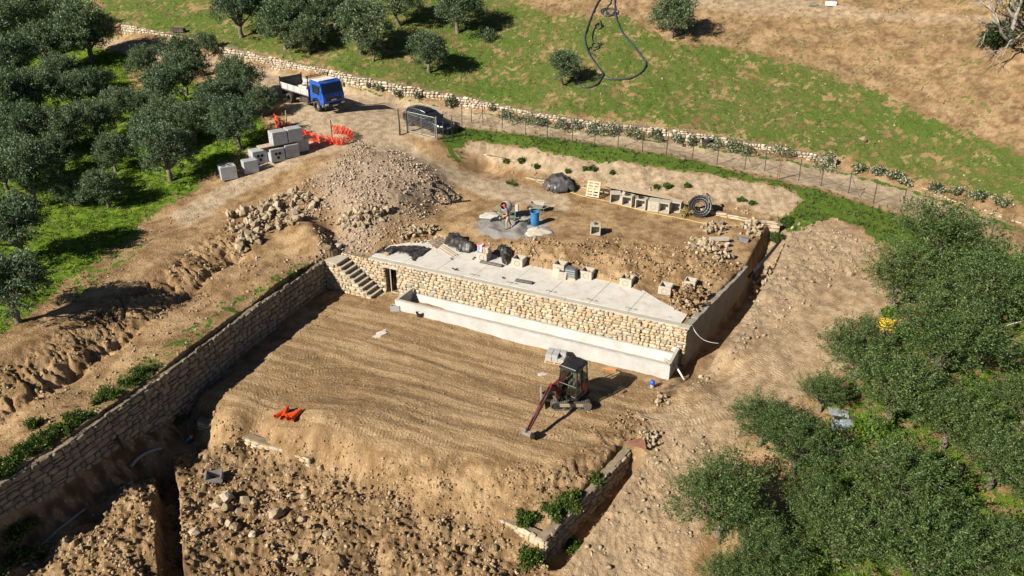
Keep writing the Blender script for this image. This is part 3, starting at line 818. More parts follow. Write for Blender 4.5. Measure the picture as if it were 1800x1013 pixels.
for (s, z, w, h) in cells:        # trim the stones beside the opening
    a, b = s - w / 2, s + w / 2
    if z < DOOR_H + 0.05:
        if a < S_D0 < b: b = S_D0 if s < S_D0 else b
        if a < S_D1 < b: a = S_D1 if s > S_D1 else a
        if s < S_D0: b = min(b, S_D0)
        if s > S_D1: a = max(a, S_D1)
    if b - a > 0.08: fixed.append(((a + b) / 2, z, b - a, h))
lay_stones(wall, STONE_TAN, M_TAN_STONE, fixed, lambda s, z: (wpt(s, 0.0, z), rz_of(W_DIR)), 0.085, seed=5)
# lintel, frame, dark room behind the door
wbox(MB(), S_D0 - 0.18, S_D1 + 0.2, 0.10, -0.3, DOOR_H, DOOR_H + 0.17).build('lintel', M_CONC_BOX, wall)
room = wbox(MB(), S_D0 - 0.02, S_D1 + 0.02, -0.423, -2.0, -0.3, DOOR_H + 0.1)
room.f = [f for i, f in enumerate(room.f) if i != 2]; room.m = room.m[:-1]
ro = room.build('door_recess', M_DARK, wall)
fr = empty('door', wpt(S_D0 + 0.30, -0.12, 0.0), rz_of(W_DIR)); fr.parent = wall
M_FRAME = simple('grey_door_frame', (0.40, 0.38, 0.34), 0.6, var=0.1)
MB().box((0, 0, 0.86), (0.05, 0.06, 1.72)).box((0.50, 0, 0.86), (0.04, 0.06, 1.72)).box((0.25, 0, 1.73), (0.54, 0.055, 0.05)).box((0.25, 0, 0.03), (0.54, 0.055, 0.06)).build('door_frame', M_FRAME, fr)
# vertical crack and drain slot near the right end
wbox(MB(), WLEN - 2.55, WLEN - 2.49, 0.10, -0.05, 0.75, 1.95).build('joint_slot', M_DARK, wall)

# ---- side wall of rough grey render, with the pale corner stones
side = empty('side_wall', (0, 0, 0), label='shaded grey rendered side wall right of the stone front, along the trench', cat='wall')
sd_dir = (W_C - W_B).normalized(); sd_n = Vector((sd_dir.y, -sd_dir.x, 0))
mb = MB()
nseg = 14; sl = (W_C - W_B).length
for k in range(nseg):
    a = W_B + sd_dir * (sl * k / nseg + (0.11 if k == 0 else 0)); b = W_B + sd_dir * (sl * (k + 1) / nseg)
    za = Z_SLAB + 0.02 + 0.05 * random.uniform(-1, 1); zb = za
    P = [a - W_DIR * 0.36, b - W_DIR * 0.36, b, a]
    mb.add([(p.x, p.y, -0.8) for p in P] + [(P[0].x, P[0].y, za), (P[1].x, P[1].y, zb), (P[2].x, P[2].y, zb), (P[3].x, P[3].y, za)], [(3, 2, 1, 0), (4, 5, 6, 7), (0, 1, 5, 4), (1, 2, 6, 5), (2, 3, 7, 6), (3, 0, 4, 7)])
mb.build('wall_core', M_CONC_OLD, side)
wbox(MB(), WLEN - 0.5, WLEN + 0.08, 0.115, -0.3, Z_SLAB, Z_SLAB + 0.07).build('corner_cap', M_CONC_BOX, side)

# ---- concrete slab in bays, with open joints, behind the wall head
slab = empty('concrete_slab', (0, 0, 0), label='pale concrete slab in bays along the top of the stone wall', cat='slab')
slab_back = SLAB_BACK
def back_at(s): return float(np.interp(s, [p[0] for p in slab_back], [p[1] for p in slab_back]))
bays = [2.2, 4.6, 7.0, 9.4, 11.9, 14.4, 16.9, 19.2, WLEN - 0.45]
M_SLAB = simple('slab_concrete', (0.57, 0.54, 0.48), 0.85, var=0.09, scale=0.8, bump=0.12, dirt=0.5)
for a, b in zip(bays[:-1], bays[1:]):
    mb = MB()
    n = 6
    vt = []
    for k in range(n + 1):
        s = a + 0.012 + (b - a - 0.024) * k / n
        p = wpt(s, -0.33); q = wpt(s + 0.25 * back_at(s) * 0.3, -back_at(s) - random.uniform(0, 0.15))
        vt += [(p.x, p.y, Z_SLAB + 0.085), (q.x, q.y, Z_SLAB + 0.115), (q.x, q.y, Z_SLAB - 0.3), (p.x, p.y, Z_SLAB - 0.1)]
    fs = []
    for k in range(n):
        i = 4 * k; j = i + 4
        fs += [(i, j, j + 1, i + 1), (i + 1, j + 1, j + 2, i + 2), (i + 3, i + 2, j + 2, j + 3), (i, i + 3, j + 3, j)]
    fs += [(0, 1, 2, 3), (4 * n, 4 * n + 3, 4 * n + 2, 4 * n + 1)]
    mb.add(vt, fs); mb.build('slab_bay', M_SLAB, slab)
mbk = MB()
for k in range(9):
    a = 2.2 + (WLEN - 2.6) / 9 * k; b = a + (WLEN - 2.6) / 9 - 0.01
    wbox(mbk, a, b, 0.03, -0.32, Z_SLAB - 0.005, Z_SLAB + 0.06 + 0.008 * (k % 3))
mbk.build('kerb_band', simple('kerb_concrete', (0.42, 0.39, 0.33), 0.9, var=0.12, scale=1.5, bump=0.2, dirt=0.35), slab)
# pencilled notes by the joints
M_INK = simple('dark_ink', (0.06, 0.055, 0.05), 0.9)
def note(text, s, n, size=0.26, skew=0.0):
    cu = bpy.data.curves.new('note', 'FONT'); cu.body = text; cu.size = size; cu.extrude = 0.001; cu.shear = 0.25
    t = bpy.data.objects.new('note', cu); COL.objects.link(t)
    dg = bpy.context.evaluated_depsgraph_get(); me = bpy.data.meshes.new_from_object(t.evaluated_get(dg))
    bpy.data.objects.remove(t); me.materials.clear(); me.materials.append(M_INK)
    p = wpt(s, n)
    link('joint_note', me, slab, (p.x, p.y, Z_SLAB + 0.094), (0, 0, rz_of(W_DIR) - 0.02))
for s in bays[3:-1]: note('Ont Ec', s - 0.32, -0.62)
note('Ec', WLEN - 1.25, -0.62)

# ---- trough in front of the wall
S_T0 = (at(706, 522, 0.7) - W_A).dot(W_DIR); S_T1 = WLEN - 0.30
T_N = 2.0; T_Z = 0.86
tr = empty('concrete_trough', (0, 0, 0), label='long pale grey concrete trough standing along the foot of the stone wall', cat='trough')
M_TR = simple('trough_concrete', (0.43, 0.43, 0.405), 0.8, var=0.14, scale=0.9, bump=0.2, dirt=0.38)
wbox(MB(), S_T0, S_T1, T_N, T_N - 0.16, -0.9, T_Z).build('front_panel', M_TR, tr)
wbox(MB(), S_T0 + 0.02, S_T1 - 0.02, T_N + 0.035, T_N - 0.10, T_Z - 0.02, T_Z + 0.05).build('front_lip', simple('lip_concrete', (0.38, 0.355, 0.31), 0.9, var=0.15, scale=3, bump=0.3, dirt=0.3), tr)
mb = MB()
P = [wpt(S_T0, 0.10), wpt(S_T1, 0.10), wpt(S_T1, 0.24), wpt(S_T0, 0.24), wpt(S_T1, 0.50), wpt(S_T0, 0.50)]
mb.add([(P[0].x, P[0].y, -0.3), (P[1].x, P[1].y, -0.3), (P[0].x, P[0].y, 0.50), (P[1].x, P[1].y, 0.50), (P[3].x, P[3].y, 0.50), (P[2].x, P[2].y, 0.50), (P[5].x, P[5].y, -0.25), (P[4].x, P[4].y, -0.25)],
       [(0, 1, 3, 2), (2, 3, 5, 4), (4, 5, 7, 6), (6, 7, 1, 0), (0, 2, 4, 6), (1, 7, 5, 3)])
mb.build('back_panel', M_TR, tr)
wbox(MB(), S_T0 + 0.17, S_T1 - 0.17, T_N - 0.165, 0.40, -0.3, 0.02).build('floor', M_TR, tr)
wbox(MB(), S_T0, S_T0 + 0.16, T_N - 0.163, 0.245, -0.4, T_Z - 0.003).build('end_panel', M_TR, tr)
wbox(MB(), S_T1 - 0.16, S_T1, T_N - 0.163, 0.245, -0.7, T_Z + 0.02).build('end_panel', M_TR, tr)

# ---- outside stair at the left end of the wall
st = empty('stone_stair', (0, 0, 0), label='flight of stone steps down beside the door at the wall\'s left end', cat='stair')
S_S1 = S_D0 - 0.02; NST = 9; RISE = 2.0 / NST; GO = 0.30
S_S0 = S_S1 - NST * GO
M_STEP = simple('step_concrete', (0.42, 0.37, 0.29), 0.9, var=0.15, scale=2.5, bump=0.3, dirt=0.3)
M_RISER = simple('stair_core_earth', (0.30, 0.24, 0.16), 0.95, var=0.25, scale=3, bump=0.4)
def stair_top(s): return 2.0 if s < S_S0 else max(0.0, 2.0 - RISE * (int((s - S_S0) / GO) + 1))
mb = MB()
wbox(mb, S_S0 - 1.0, S_S0, 0.13, SN - 0.03, -0.4, 1.93)
for k in range(NST):
    z1 = 2.0 - RISE * (k + 1) - 0.06
    if z1 > -0.1: wbox(mb, S_S0 + k * GO, S_S0 + (k + 1) * GO, 0.13, SN - 0.03, -0.4, z1)
mb.build('stair_core', M_RISER, st)
wbox(MB(), S_S0 - 1.05, S_S0 + 0.03, 0.12, SN + 0.05, 1.93, 2.0).build('landing', M_STEP, st)
for k in range(NST):
    z1 = 2.0 - RISE * (k + 1)
    wbox(MB(), S_S0 + k * GO + 0.032, S_S0 + (k + 1) * GO + 0.03, 0.12, SN + 0.045, z1 - 0.06, z1).build('step', M_STEP, st)
cs = course_layout(S_S1 - S_S0 + 1.0, lambda s: -0.2, lambda s: stair_top(s + S_S0 - 1.0) - 0.06, 0.215, 0.36, 11)
lay_stones(st, STONE_TAN, M_TAN_STONE, cs, lambda s, z: (wpt(s + S_S0 - 1.0, SN - 0.03, z), rz_of(W_DIR)), 0.08, seed=8)
# rubble at the foot of the stair
# ---- left retaining wall
lw = empty('left_retaining_wall', (0, 0, 0), label='shaded stone retaining wall down the left side of the lower terrace', cat='wall')
L_PTS = [Vector((p.x, p.y, p.z)) for p in LW[:6]]
L_PTS[0] = wpt(S_S0 - 1.02, SN + 0.02, 2.0)
L_S = [0.0]
for a, b in zip(L_PTS[:-1], L_PTS[1:]): L_S.append(L_S[-1] + (b - a).xy.length)
def lpos(s):
    i = max(0, min(len(L_S) - 2, int(np.searchsorted(L_S, s)) - 1))
    t = (s - L_S[i]) / (L_S[i + 1] - L_S[i])
    p = L_PTS[i].lerp(L_PTS[i + 1], t); d = (L_PTS[i + 1] - L_PTS[i]); d.z = 0
    return p, d.normalized()
def lw_bot(s):
    p, d = lpos(s); n = Vector((-d.y, d.x, 0))
    return float(np.interp(s, [0, 5, 9, 12, 16, 22, 40], [-0.15, -0.3, -0.7, -0.9, -0.6, -0.4, -0.4]))
mb = MB()
n = 60
for k in range(n):
    s0 = L_S[-1] * k / n; s1 = L_S[-1] * (k + 1) / n + 0.02
    p, d = lpos(s0 + 1e-4); q, _ = lpos(min(s1, L_S[-1] - 1e-4)); nn = Vector((-d.y, d.x, 0))
    A4 = [p, q, q - nn * 0.4, p - nn * 0.4]
    zb = lw_bot(s0) - 0.8
    mb.add([(a.x, a.y, zb) for a in A4] + [(a.x, a.y, a.z - 0.02) for a in A4], [(3, 2, 1, 0), (4, 5, 6, 7), (0, 1, 5, 4), (1, 2, 6, 5), (2, 3, 7, 6), (3, 0, 4, 7)])
mb.build('wall_core', M_MORTAR, lw)
cs = course_layout(L_S[-1], lambda s: lw_bot(s) - 0.15, lambda s: lpos(s)[0].z + 0.02 + 0.07 * math.sin(s * 2.3) + 0.06 * math.sin(s * 5.1 + 1), 0.27, 0.46, 21)
def lframe(s, z):
    p, d = lpos(s); return Vector((p.x, p.y, z)), rz_of(-d)
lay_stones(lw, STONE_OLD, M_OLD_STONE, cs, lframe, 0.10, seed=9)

# ---- remains of the old lower wall, front left and front right corner
def old_wall(name, label, pts, h, hm, lm, seed, protos=STONE_TAN, mat=M_TAN_STONE, th=0.35, depth=0.08, maxobj=300, flip=False, ragged=0.1):
    e = empty(name, (0, 0, 0), label=label, cat='wall')
    S = [0.0]
    for a, b in zip(pts[:-1], pts[1:]): S.append(S[-1] + (b - a).xy.length)
    def pos(s):
        i = max(0, min(len(S) - 2, int(np.searchsorted(S, s)) - 1))
        t = (s - S[i]) / (S[i + 1] - S[i]); d = pts[i + 1] - pts[i]; d.z = 0
        return pts[i].lerp(pts[i + 1], t), d.normalized()
    mb = MB(); n = max(2, int(S[-1] / 0.6))
    for k in range(n):
        p, d = pos(S[-1] * k / n + 1e-4); q, _ = pos(S[-1] * (k + 1) / n - 1e-4); nn = Vector((d.y, -d.x, 0))
        A4 = [p, q, q - nn * th, p - nn * th]
        mb.add([(a.x, a.y, a.z - h - 0.4) for a in A4] + [(a.x, a.y, a.z - 0.03) for a in A4], [(3, 2, 1, 0), (4, 5, 6, 7), (0, 1, 5, 4), (1, 2, 6, 5), (2, 3, 7, 6), (3, 0, 4, 7)])
    mb.build('wall_core', M_MORTAR, e)
    rr = random.Random(seed); rag = [rr.uniform(-ragged, ragged) for _ in range(200)]
    zt = [pos(S[-1] * k / 99)[0].z for k in range(100)]
    def top(s): return float(np.interp(s, [S[-1] * k / 99 for k in range(100)], zt)) + rag[int(s * 1.5) % 200]
    cs = course_layout(S[-1], lambda s: top(s) - h, top, hm, lm, seed)
    def frame(s, z):
        p, d = pos(s); return Vector((p.x, p.y, z)), rz_of(d)
    lay_stones(e, protos, mat, cs, frame, depth, seed=seed, maxobj=maxobj)
    return e
old_wall('low_stone_wall', 'low pale stone wall head along the foot of the terrace edge, lower left', [at(346, 738, -0.6), at(420, 764, -0.72), at(545, 808, -0.95)], 0.8, 0.22, 0.42, 31)
old_wall('old_corner_wall', 'pale old stone wall corner overgrown with weeds beside the dark trench', [at(880, 912, -1.25), at(957, 948, -1.1)], 1.5, 0.24, 0.45, 33)
old_wall('trench_side_wall', 'shaded stone wall along the left side of the lower right trench', [at(957, 948, -1.1), at(1040, 862, -0.7), at(1108, 790, -0.3)], 1.6, 0.24, 0.42, 34, STONE_OLD, M_OLD_STONE)
# ---- dry stone wall above the road
rw = [(p + road_normal(i) * 0.2) for i, p in enumerate(road_up)]
rpts = []
for i in range(0, 9):
    p = rw[i]; rpts.append(Vector((p.x, p.y, p.z + WALL_H[i])))
e = rw[8].lerp(rw[9], 0.15); rpts.append(Vector((e.x, e.y, e.z + 0.8)))
old_wall('roadside_wall', 'long rough stone wall along the upper side of the dirt road', catmull(rpts, 3), 1.2, 0.24, 0.36, 35, STONE_OLD, stone_mat('road_wall_stone', [(0.0, (0.34, 0.27, 0.18)), (0.4, (0.50, 0.42, 0.31)), (0.8, (0.62, 0.55, 0.43)), (1.0, (0.28, 0.24, 0.2))]), 0.4, 0.14, maxobj=0, ragged=0.14)
rp2 = [at(1515, 296, 3.5), at(1600, 322, 3.2), at(1700, 360, 2.9), at(1800, 396, 2.6), at(1950, 452, 2.2)]
old_wall('broken_roadside_wall', 'low broken stone wall by the road at the right, tufted with weeds', rp2, 0.55, 0.2, 0.34, 36, STONE_OLD, bpy.data.materials['road_wall_stone'], 0.4, 0.12, maxobj=0, ragged=0.2)
# ---- two low walls at the back of the upper terrace
old_wall('back_kerb_wall', 'low plastered wall at the back of the upper terrace, behind the concrete boxes', [at(848, 290, 3.35), at(930, 312, 3.35), at(1030, 330, 3.3), at(1130, 347, 3.25), at(1250, 370, 3.1), at(1330, 386, 2.95), at(1372, 392, 2.85)], 0.7, 0.25, 0.8, 37, STONE_TAN, M_TAN_STONE, 0.3, 0.03, maxobj=60, ragged=0.04)
old_wall('exposed_foundation_wall', 'whitewashed old wall stump exposed at the foot of the cut bank', [at(846, 270, 4.15), at(890, 279, 4.0), at(960, 292, 3.85), at(1010, 303, 3.7)], 0.75, 0.22, 0.42, 38, STONE_TAN, stone_mat('white_old_stone', [(0, (0.55, 0.48, 0.38)), (0.5, (0.70, 0.64, 0.54)), (1, (0.46, 0.40, 0.31))]), 0.35, 0.06)

# ------------------------------------------------------------------ vegetation
M_BARK = simple('olive_bark', (0.16, 0.13, 0.10), 0.95, var=0.35, scale=5, bump=0.6)
M_OLIVE = leaf_mat('olive_leaves', [(0.12, (0.030, 0.064, 0.022)), (0.4, (0.080, 0.135, 0.052)), (0.65, (0.140, 0.200, 0.095)), (0.9, (0.27, 0.33, 0.215))], 0.34)
M_OLIVE_R = leaf_mat('feathery_olive_leaves', [(0.12, (0.026, 0.054, 0.012)), (0.4, (0.062, 0.112, 0.024)), (0.7, (0.105, 0.165, 0.040)), (0.93, (0.22, 0.27, 0.12))], 0.25)
M_GREEN = leaf_mat('bright_green_leaves', [(0.1, (0.045, 0.10, 0.010)), (0.5, (0.095, 0.19, 0.015)), (0.9, (0.19, 0.28, 0.03))], 0.35)
M_DKGREEN = leaf_mat('dark_green_leaves', [(0.1, (0.015, 0.03, 0.008)), (0.6, (0.035, 0.06, 0.015)), (0.95, (0.07, 0.10, 0.03))], 0.2)
M_WEED = leaf_mat('weed_leaves', [(0.1, (0.03, 0.06, 0.01)), (0.5, (0.06, 0.11, 0.016)), (0.9, (0.13, 0.18, 0.03))], 0.3)
M_FLOWER = leaf_mat('flowering_leaves', [(0.1, (0.03, 0.05, 0.014)), (0.5, (0.08, 0.11, 0.04)), (0.7, (0.16, 0.19, 0.09)), (0.82, (0.45, 0.44, 0.33)), (1.0, (0.6, 0.58, 0.48))], 0.2)

def leaves(centres, dirs, n_per, rng, L, W, spread, stretch=1.0):
    """leaf blades along short shoots: triangles pairs as numpy quads"""
    N = len(centres) * n_per
    c = np.repeat(centres, n_per, 0); d = np.repeat(dirs, n_per, 0)
    t = rng.random(N)[:, None]
    p = c + d * (t * stretch) + rng.normal(0, spread, (N, 3))
    ax = d * 0.9 + rng.normal(0, 0.75, (N, 3)); ax /= np.linalg.norm(ax, axis=1)[:, None]
    nr = rng.normal(0, 1, (N, 3)); sx = np.cross(ax, nr); sx /= np.linalg.norm(sx, axis=1)[:, None]
    l = (L * (0.6 + 0.8 * rng.random(N)))[:, None]; w = (W * (0.6 + 0.8 * rng.random(N)))[:, None]
    V = np.stack([p - ax * l * .5, p + sx * w * .5, p + ax * l * .5, p - sx * w * .5], 1).reshape(-1, 3)
    F = np.arange(N * 4).reshape(-1, 4)
    return V, F
def crown_shape(rng, nclump, rx, rz, zc, lobes):
    """points of the crown: clumps sitting on several uneven lobes"""
    lb = []
    for k in range(lobes):
        a = 2 * math.pi * (k + rng.random() * 0.7) / lobes; r = rng.uniform(0.25, 0.62)
        lb.append((math.cos(a) * rx * r, math.sin(a) * rx * r, zc + rng.uniform(-0.42, 0.40) * rz, rng.uniform(0.38, 0.62)))
    lb.append((0, 0, zc + 0.3 * rz, 0.62))
    C = []; D = []
    for i in range(nclump):
        x, y, z, s = lb[rng.integers(len(lb))]
        v = rng.normal(0, 1, 3); v /= np.linalg.norm(v)
        if v[2] < -0.55: v[2] *= -0.6
        r = rng.random() ** 0.33
        C.append((x + v[0] * rx * s * r, y + v[1] * rx * s * r, max(0.28, z + v[2] * rz * s * 1.05 * r)))
        dd = v + np.array([0, 0, 0.25]); D.append(dd / np.linalg.norm(dd))
    return np.array(C), np.array(D), lb
def limb(mb, a, b, r0, r1, rng, k=5, wob=0.12):
    pts = []; rad = []
    a = np.array(a, float); b = np.array(b, float)
    for i in range(k + 1):
        t = i / k
        p = a + (b - a) * t + rng.normal(0, wob, 3) * (0 < i < k) * np.linalg.norm(b - a) * 0.3
        pts.append(tuple(p)); rad.append(r0 + (r1 - r0) * t)
    mb.tube(pts, 0, n=6, radii=rad)
def make_tree(seed, kind):
    rng = np.random.default_rng(seed)
    if kind == 'olive':      # round dense crown, about 4.4 m wide, 4.6 m high
        C, D, lb = crown_shape(rng, 350, 2.15, 1.95, 2.1, 8)
        V, F = leaves(C, D, 40, rng, 0.18, 0.062, 0.12, 0.34)
        mat = M_OLIVE; tr = 0.17; th = 0.85
    else:                    # taller feathery crown with long shoots
        C, D, lb = crown_shape(rng, 380, 2.2, 2.2, 2.8, 7)
        V, F = leaves(C, D, 44, rng, 0.14, 0.042, 0.09, 0.62)
        # long bare shoots with sparse leaves above the crown
        k = rng.integers(0, len(C), 140); D2 = D[k] + np.array([0, 0, 0.7]); D2 /= np.linalg.norm(D2, axis=1)[:, None]
        V2, F2 = leaves(C[k] + D[k] * 0.35, D2, 26, rng, 0.13, 0.038, 0.05, 0.95)
        V = np.concatenate([V, V2]); F = np.concatenate([F, F2 + len(V) - len(V2)])
        mat = M_OLIVE_R; tr = 0.16; th = 1.1
    crown = np_mesh('crown', V, F, mat, nv=4)
    mb = MB()
    fork = (rng.normal(0, 0.12), rng.normal(0, 0.12), th)
    limb(mb, (0, 0, -0.3), fork, tr * 1.25, tr * 0.85, rng, 5, 0.10)
    for x, y, z, s in lb:
        mid = (fork[0] * .5 + x * 0.55, fork[1] * .5 + y * 0.55, th + (z - th) * 0.5)
        limb(mb, fork, mid, tr * 0.62, tr * 0.36, rng, 4, 0.12); limb(mb, mid, (x, y, z), tr * 0.36, tr * 0.16, rng, 4, 0.15)
        for q in range(5):
            v = rng.normal(0, 1, 3); v /= np.linalg.norm(v); v[2] = abs(v[2])
            limb(mb, (x, y, z), (x + v[0] * 1.15, y + v[1] * 1.15, z + v[2] * 0.95), tr * 0.13, tr * 0.04, rng, 3, 0.12)
    trunk = mb.mesh('trunk', M_BARK, smooth=True)
    return trunk, crown
OLIVES = [make_tree(100 + i, 'olive') for i in range(6)]
FEATHER = [make_tree(200 + i, 'feather') for i in range(4)]
trn = random.Random(5)
def tree(u, v, w, protos, label, group, name='olive_tree', drop=0.50, squash=1.0):
    """crown centre and width as seen in the photograph; the tree stands on the ground below"""
    g = hit(u, v + w * drop)
    s = px_size(g, w) / 4.35
    k = trn.randrange(len(protos))
    e = empty(name, (g.x, g.y, g.z - 0.02), trn.uniform(0, 6.28), label, 'tree', group)
    sz = s * trn.uniform(0.92, 1.1) * squash
    e.scale = (s, s, sz)
    link('trunk', protos[k][0], e); link('crown', protos[k][1], e)
    return e
GROVE = 'olive trees of the dense grove on the left'
for (u, v, w) in [(22, 45, 118), (70, 18, 105), (118, 30, 92), (38, 112, 112), (98, 85, 95), (20, 170, 112), (72, 160, 100), (112, 135, 84), (140, 155, 92), (66, 222, 116), (172, 150, 86),
                  (214, 180, 78), (178, 215, 88), (128, 225, 92), (296, 155, 96), (300, 205, 92), (272, 230, 96), (345, 212, 88), (385, 178, 88), (330, 130, 82), (206, 262, 84),
                  (15, 235, 100), (14, 290, 104), (110, 270, 80), (428, 165, 66), (255, 185, 66), (10, 110, 90)]:
    tree(u, v, w * 0.93, OLIVES, 'grey-green olive tree in the thick of the grove left of the dirt track', GROVE)
for (u, v, w, lab) in [(160, 52, 116, 'large olive tree in the upper left grove, its bare trunk standing on green grass'),
                       (258, 108, 62, 'small dark olive tree behind the grove beside a bare earth patch'), (330, 100, 78, 'olive tree at the back edge of the grove, by the road wall'), (366, 78, 42, 'narrow olive crown poking above the grove in front of the road'),
                       (424, 138, 86, 'olive tree at the grove edge just left of the blue truck'), (420, 212, 104, 'round olive tree overhanging the stacked concrete blocks'), (462, 176, 62, 'small olive crown touching the shade beside the truck'),
                       (302, 265, 112, 'broad olive tree at the front of the grove above the shaded dirt strip'), (62, 300, 132, 'big olive crown at the left, in front of the dense grove'),
                       (190, 325, 84, 'small olive tree standing free on the lit green grass'), (128, 335, 58, 'low olive crown beside the small free standing olive tree'), (38, 392, 138, 'olive tree at the left picture edge, above the shaded bank'), (36, 492, 150, 'lowest olive tree at the left picture edge, nearest the eroded bank')]:
    tree(u, v, w, OLIVES, lab, None)
for (u, v, w, lab) in [(424, 22, 96, 'silvery olive tree with visible trunk above the road wall, upper left'), (502, 42, 100, 'dark olive tree on the slope right of the silvery one'), (545, 60, 78, 'lower olive crown leaning over the road wall behind the truck'), (588, 18, 84, 'olive tree at the top edge above the truck'),
                       (640, 48, 104, 'large olive tree on the slope left of the two small ones'), (655, 86, 48, 'small bushy olive sapling on the slope above the road wall'), (704, 8, 84, 'olive tree cut by the top edge beside the large slope olive'),
                       (806, 14, 96, 'olive tree with a long dark shadow at the top centre'), (755, 92, 80, 'round olive tree with a short trunk midway up the grass slope'), (990, 122, 62, 'lone small round olive tree beside the black hose loop'), (1180, 30, 82, 'dark round olive tree at the top, right of the hose'), (470, 4, 80, 'olive tree half hidden at the top edge, upper left'), (540, 8, 74, 'olive tree at the top edge in the upper left group')]:
    tree(u, v, w, OLIVES, lab, None, drop=0.46)
RG = 'feathery trees in the thicket at the right'
for (u, v, w) in [(1710, 520, 160), (1640, 600, 175), (1560, 690, 150), (1655, 730, 138), (1735, 800, 140), (1560, 830, 175), (1470, 930, 165), (1600, 960, 185), (1720, 960, 140), (1345, 978, 128), (1310, 915, 105), (1425, 872, 120), (1270, 1015, 100)]:
    tree(u, v, w, FEATHER, 'feathery grey-green tree within the thicket at the lower right', RG, name='thicket_tree', drop=0.42, squash=0.78)
for (u, v, w, lab) in [(1640, 440, 175, 'tall feathery tree nearest the fence, at the top of the right thicket'), (1570, 490, 130, 'feathery tree at the upper left corner of the right thicket'), (1500, 610, 128, 'loose twiggy tree reaching over the tan ramp below the yellow coil'), (1335, 735, 112, 'slender twiggy tree at the edge of the ramp, left of the thicket'),
                       (1395, 780, 130, 'bushy feathery tree beside the slender one at the ramp edge'), (1262, 872, 168, 'broad feathery tree standing farthest left, above the trench'), (1440, 690, 84, 'small leaning tree in front of the grey scrap'), (1790, 700, 130, 'feathery tree cut by the right edge, beside the white cable'), (1800, 850, 120, 'feathery tree cut by the right edge at the lower corner')]:
    tree(u, v, w, FEATHER, lab, None, name='thicket_tree', drop=0.42, squash=0.78)
# bare tree and round bush at the upper right
def bare_tree():
    rng = np.random.default_rng(77)
    g = hit(1775, 82)
    e = empty('bare_tree', tuple(g), 0, 'leafless grey tree spreading thin branches at the upper right edge', 'tree')
    mb = MB(); tw = MB()
    def grow(a, d, L, r, lev):
        b = a + d * L
        limb(mb if lev < 2 else tw, a, b, r, r * 0.6, rng, 4, 0.10)
        if lev >= 4: return
        for k in range(3 if lev else 6):
            v = d + rng.normal(0, 0.55, 3); v[2] += 0.05; v[0] -= 0.25 if lev < 2 else 0; v /= np.linalg.norm(v)
            t = rng.uniform(0.5, 1.0)
            grow(a + (b - a) * t, v, L * rng.uniform(0.55, 0.85), r * 0.55, lev + 1)
    grow(np.zeros(3), np.array([-0.08, -0.05, 1.0]), 2.4, 0.17, 0)
    grow(np.array([0, 0, 0.3]), np.array([-0.75, -0.25, 0.55]), 2.6, 0.11, 1); grow(np.array([0, 0, 0.2]), np.array([-0.4, -0.85, 0.3]), 2.8, 0.10, 1)
    m = simple('pale_bark', (0.26, 0.235, 0.20), 0.9, var=0.4, scale=4, bump=0.4)
    mb.build('trunk', m, e, smooth=True); tw.build('twigs', m, e, smooth=True)
    V, F = leaves(rng.normal(0, 1.6, (60, 3)) * np.array([1, 1, .5]) + np.array([-0.8, -0.4, 3.4]), rng.normal(0, 1, (60, 3)) * .4, 5, rng, 0.14, 0.08, 0.2)
    e.scale = (1.45, 1.45, 1.45)
    link('last_leaves', np_mesh('last_leaves', V, F, leaf_mat('yellow_leaves', [(0.2, (0.3, 0.26, 0.03)), (0.9, (0.5, 0.42, 0.06))]), nv=4), e)
bare_tree()
def bush(name, u, v, w, h, mat, label, cat='shrub', group=None, seed=1, n=60, leaf=0.14, lw=0.08, world=None, up=0.0):
    rng = np.random.default_rng(seed)
    g = Vector(world) if world is not None else hit(u, v)
    R = px_size(g, w) / 2 if world is None else w / 2; Hh = px_size(g, h) if world is None else h
    C = rng.normal(0, 1, (n, 3)); C /= np.linalg.norm(C, axis=1)[:, None]; C *= (rng.random(n) ** 0.4)[:, None]
    C[:, 2] = np.abs(C[:, 2])
    prof = 0.72 + 0.4 * np.sin(3 * np.arctan2(C[:, 1], C[:, 0]) + seed)
    C = C * np.stack([R * prof, R * prof, np.full(n, Hh)], 1)
    D = C / (np.linalg.norm(C, axis=1)[:, None] + 1e-3) * 0.7 + np.array([0, 0, 0.5])
    V, F = leaves(C, D, 22, rng, leaf, lw, 0.10 * max(0.6, R), 0.16)
    e = empty(name, (g.x, g.y, g.z + up), 0, label, cat, group)
    link('foliage', np_mesh('foliage', V, F, mat, nv=4), e)
    mb = MB()
    for k in range(6): limb(mb, (0, 0, -0.05), tuple(C[k] * 0.8), 0.025, 0.008, rng, 3)
    mb.build('stems', M_BARK, e, smooth=True)
    return e
bush('round_bush', 1750, 80, 68, 36, M_DKGREEN, 'dark green round bush at the foot of the leafless tree', seed=3, n=220, leaf=0.2, lw=0.13)
bush('round_bush', 1790, 18, 50, 30, M_WEED, 'green bush cut by the upper right corner', seed=4, n=140, leaf=0.2, lw=0.13)
bush('dry_bush', 857, 72, 40, 22, M_OLIVE, 'low twiggy grey bush on the grass slope at the top', seed=5, n=60)
for i, (u, v, w, h) in enumerate([(1645, 845, 90, 30), (1435, 880, 90, 30), (1440, 975, 110, 36), (1785, 960, 110, 44), (1660, 880, 80, 30), (1520, 760, 70, 22), (1490, 850, 70, 24), (1730, 700, 80, 24), (1790, 740, 60, 26), (1560, 770, 60, 20), (1730, 470, 90, 26), (1780, 540, 70, 24), (1420, 1005, 70, 24), (1680, 870, 60, 22), (1590, 590, 50, 16), (1660, 1000, 90, 28), (1620, 690, 60, 20)]):
    bush('undergrowth_bush', u, v, w, h, M_GREEN, 'bright green undergrowth bush between the thicket trees at the right', 'shrub', 'bright undergrowth bushes in the right thicket', seed=20 + i, n=90, leaf=0.13, lw=0.09)
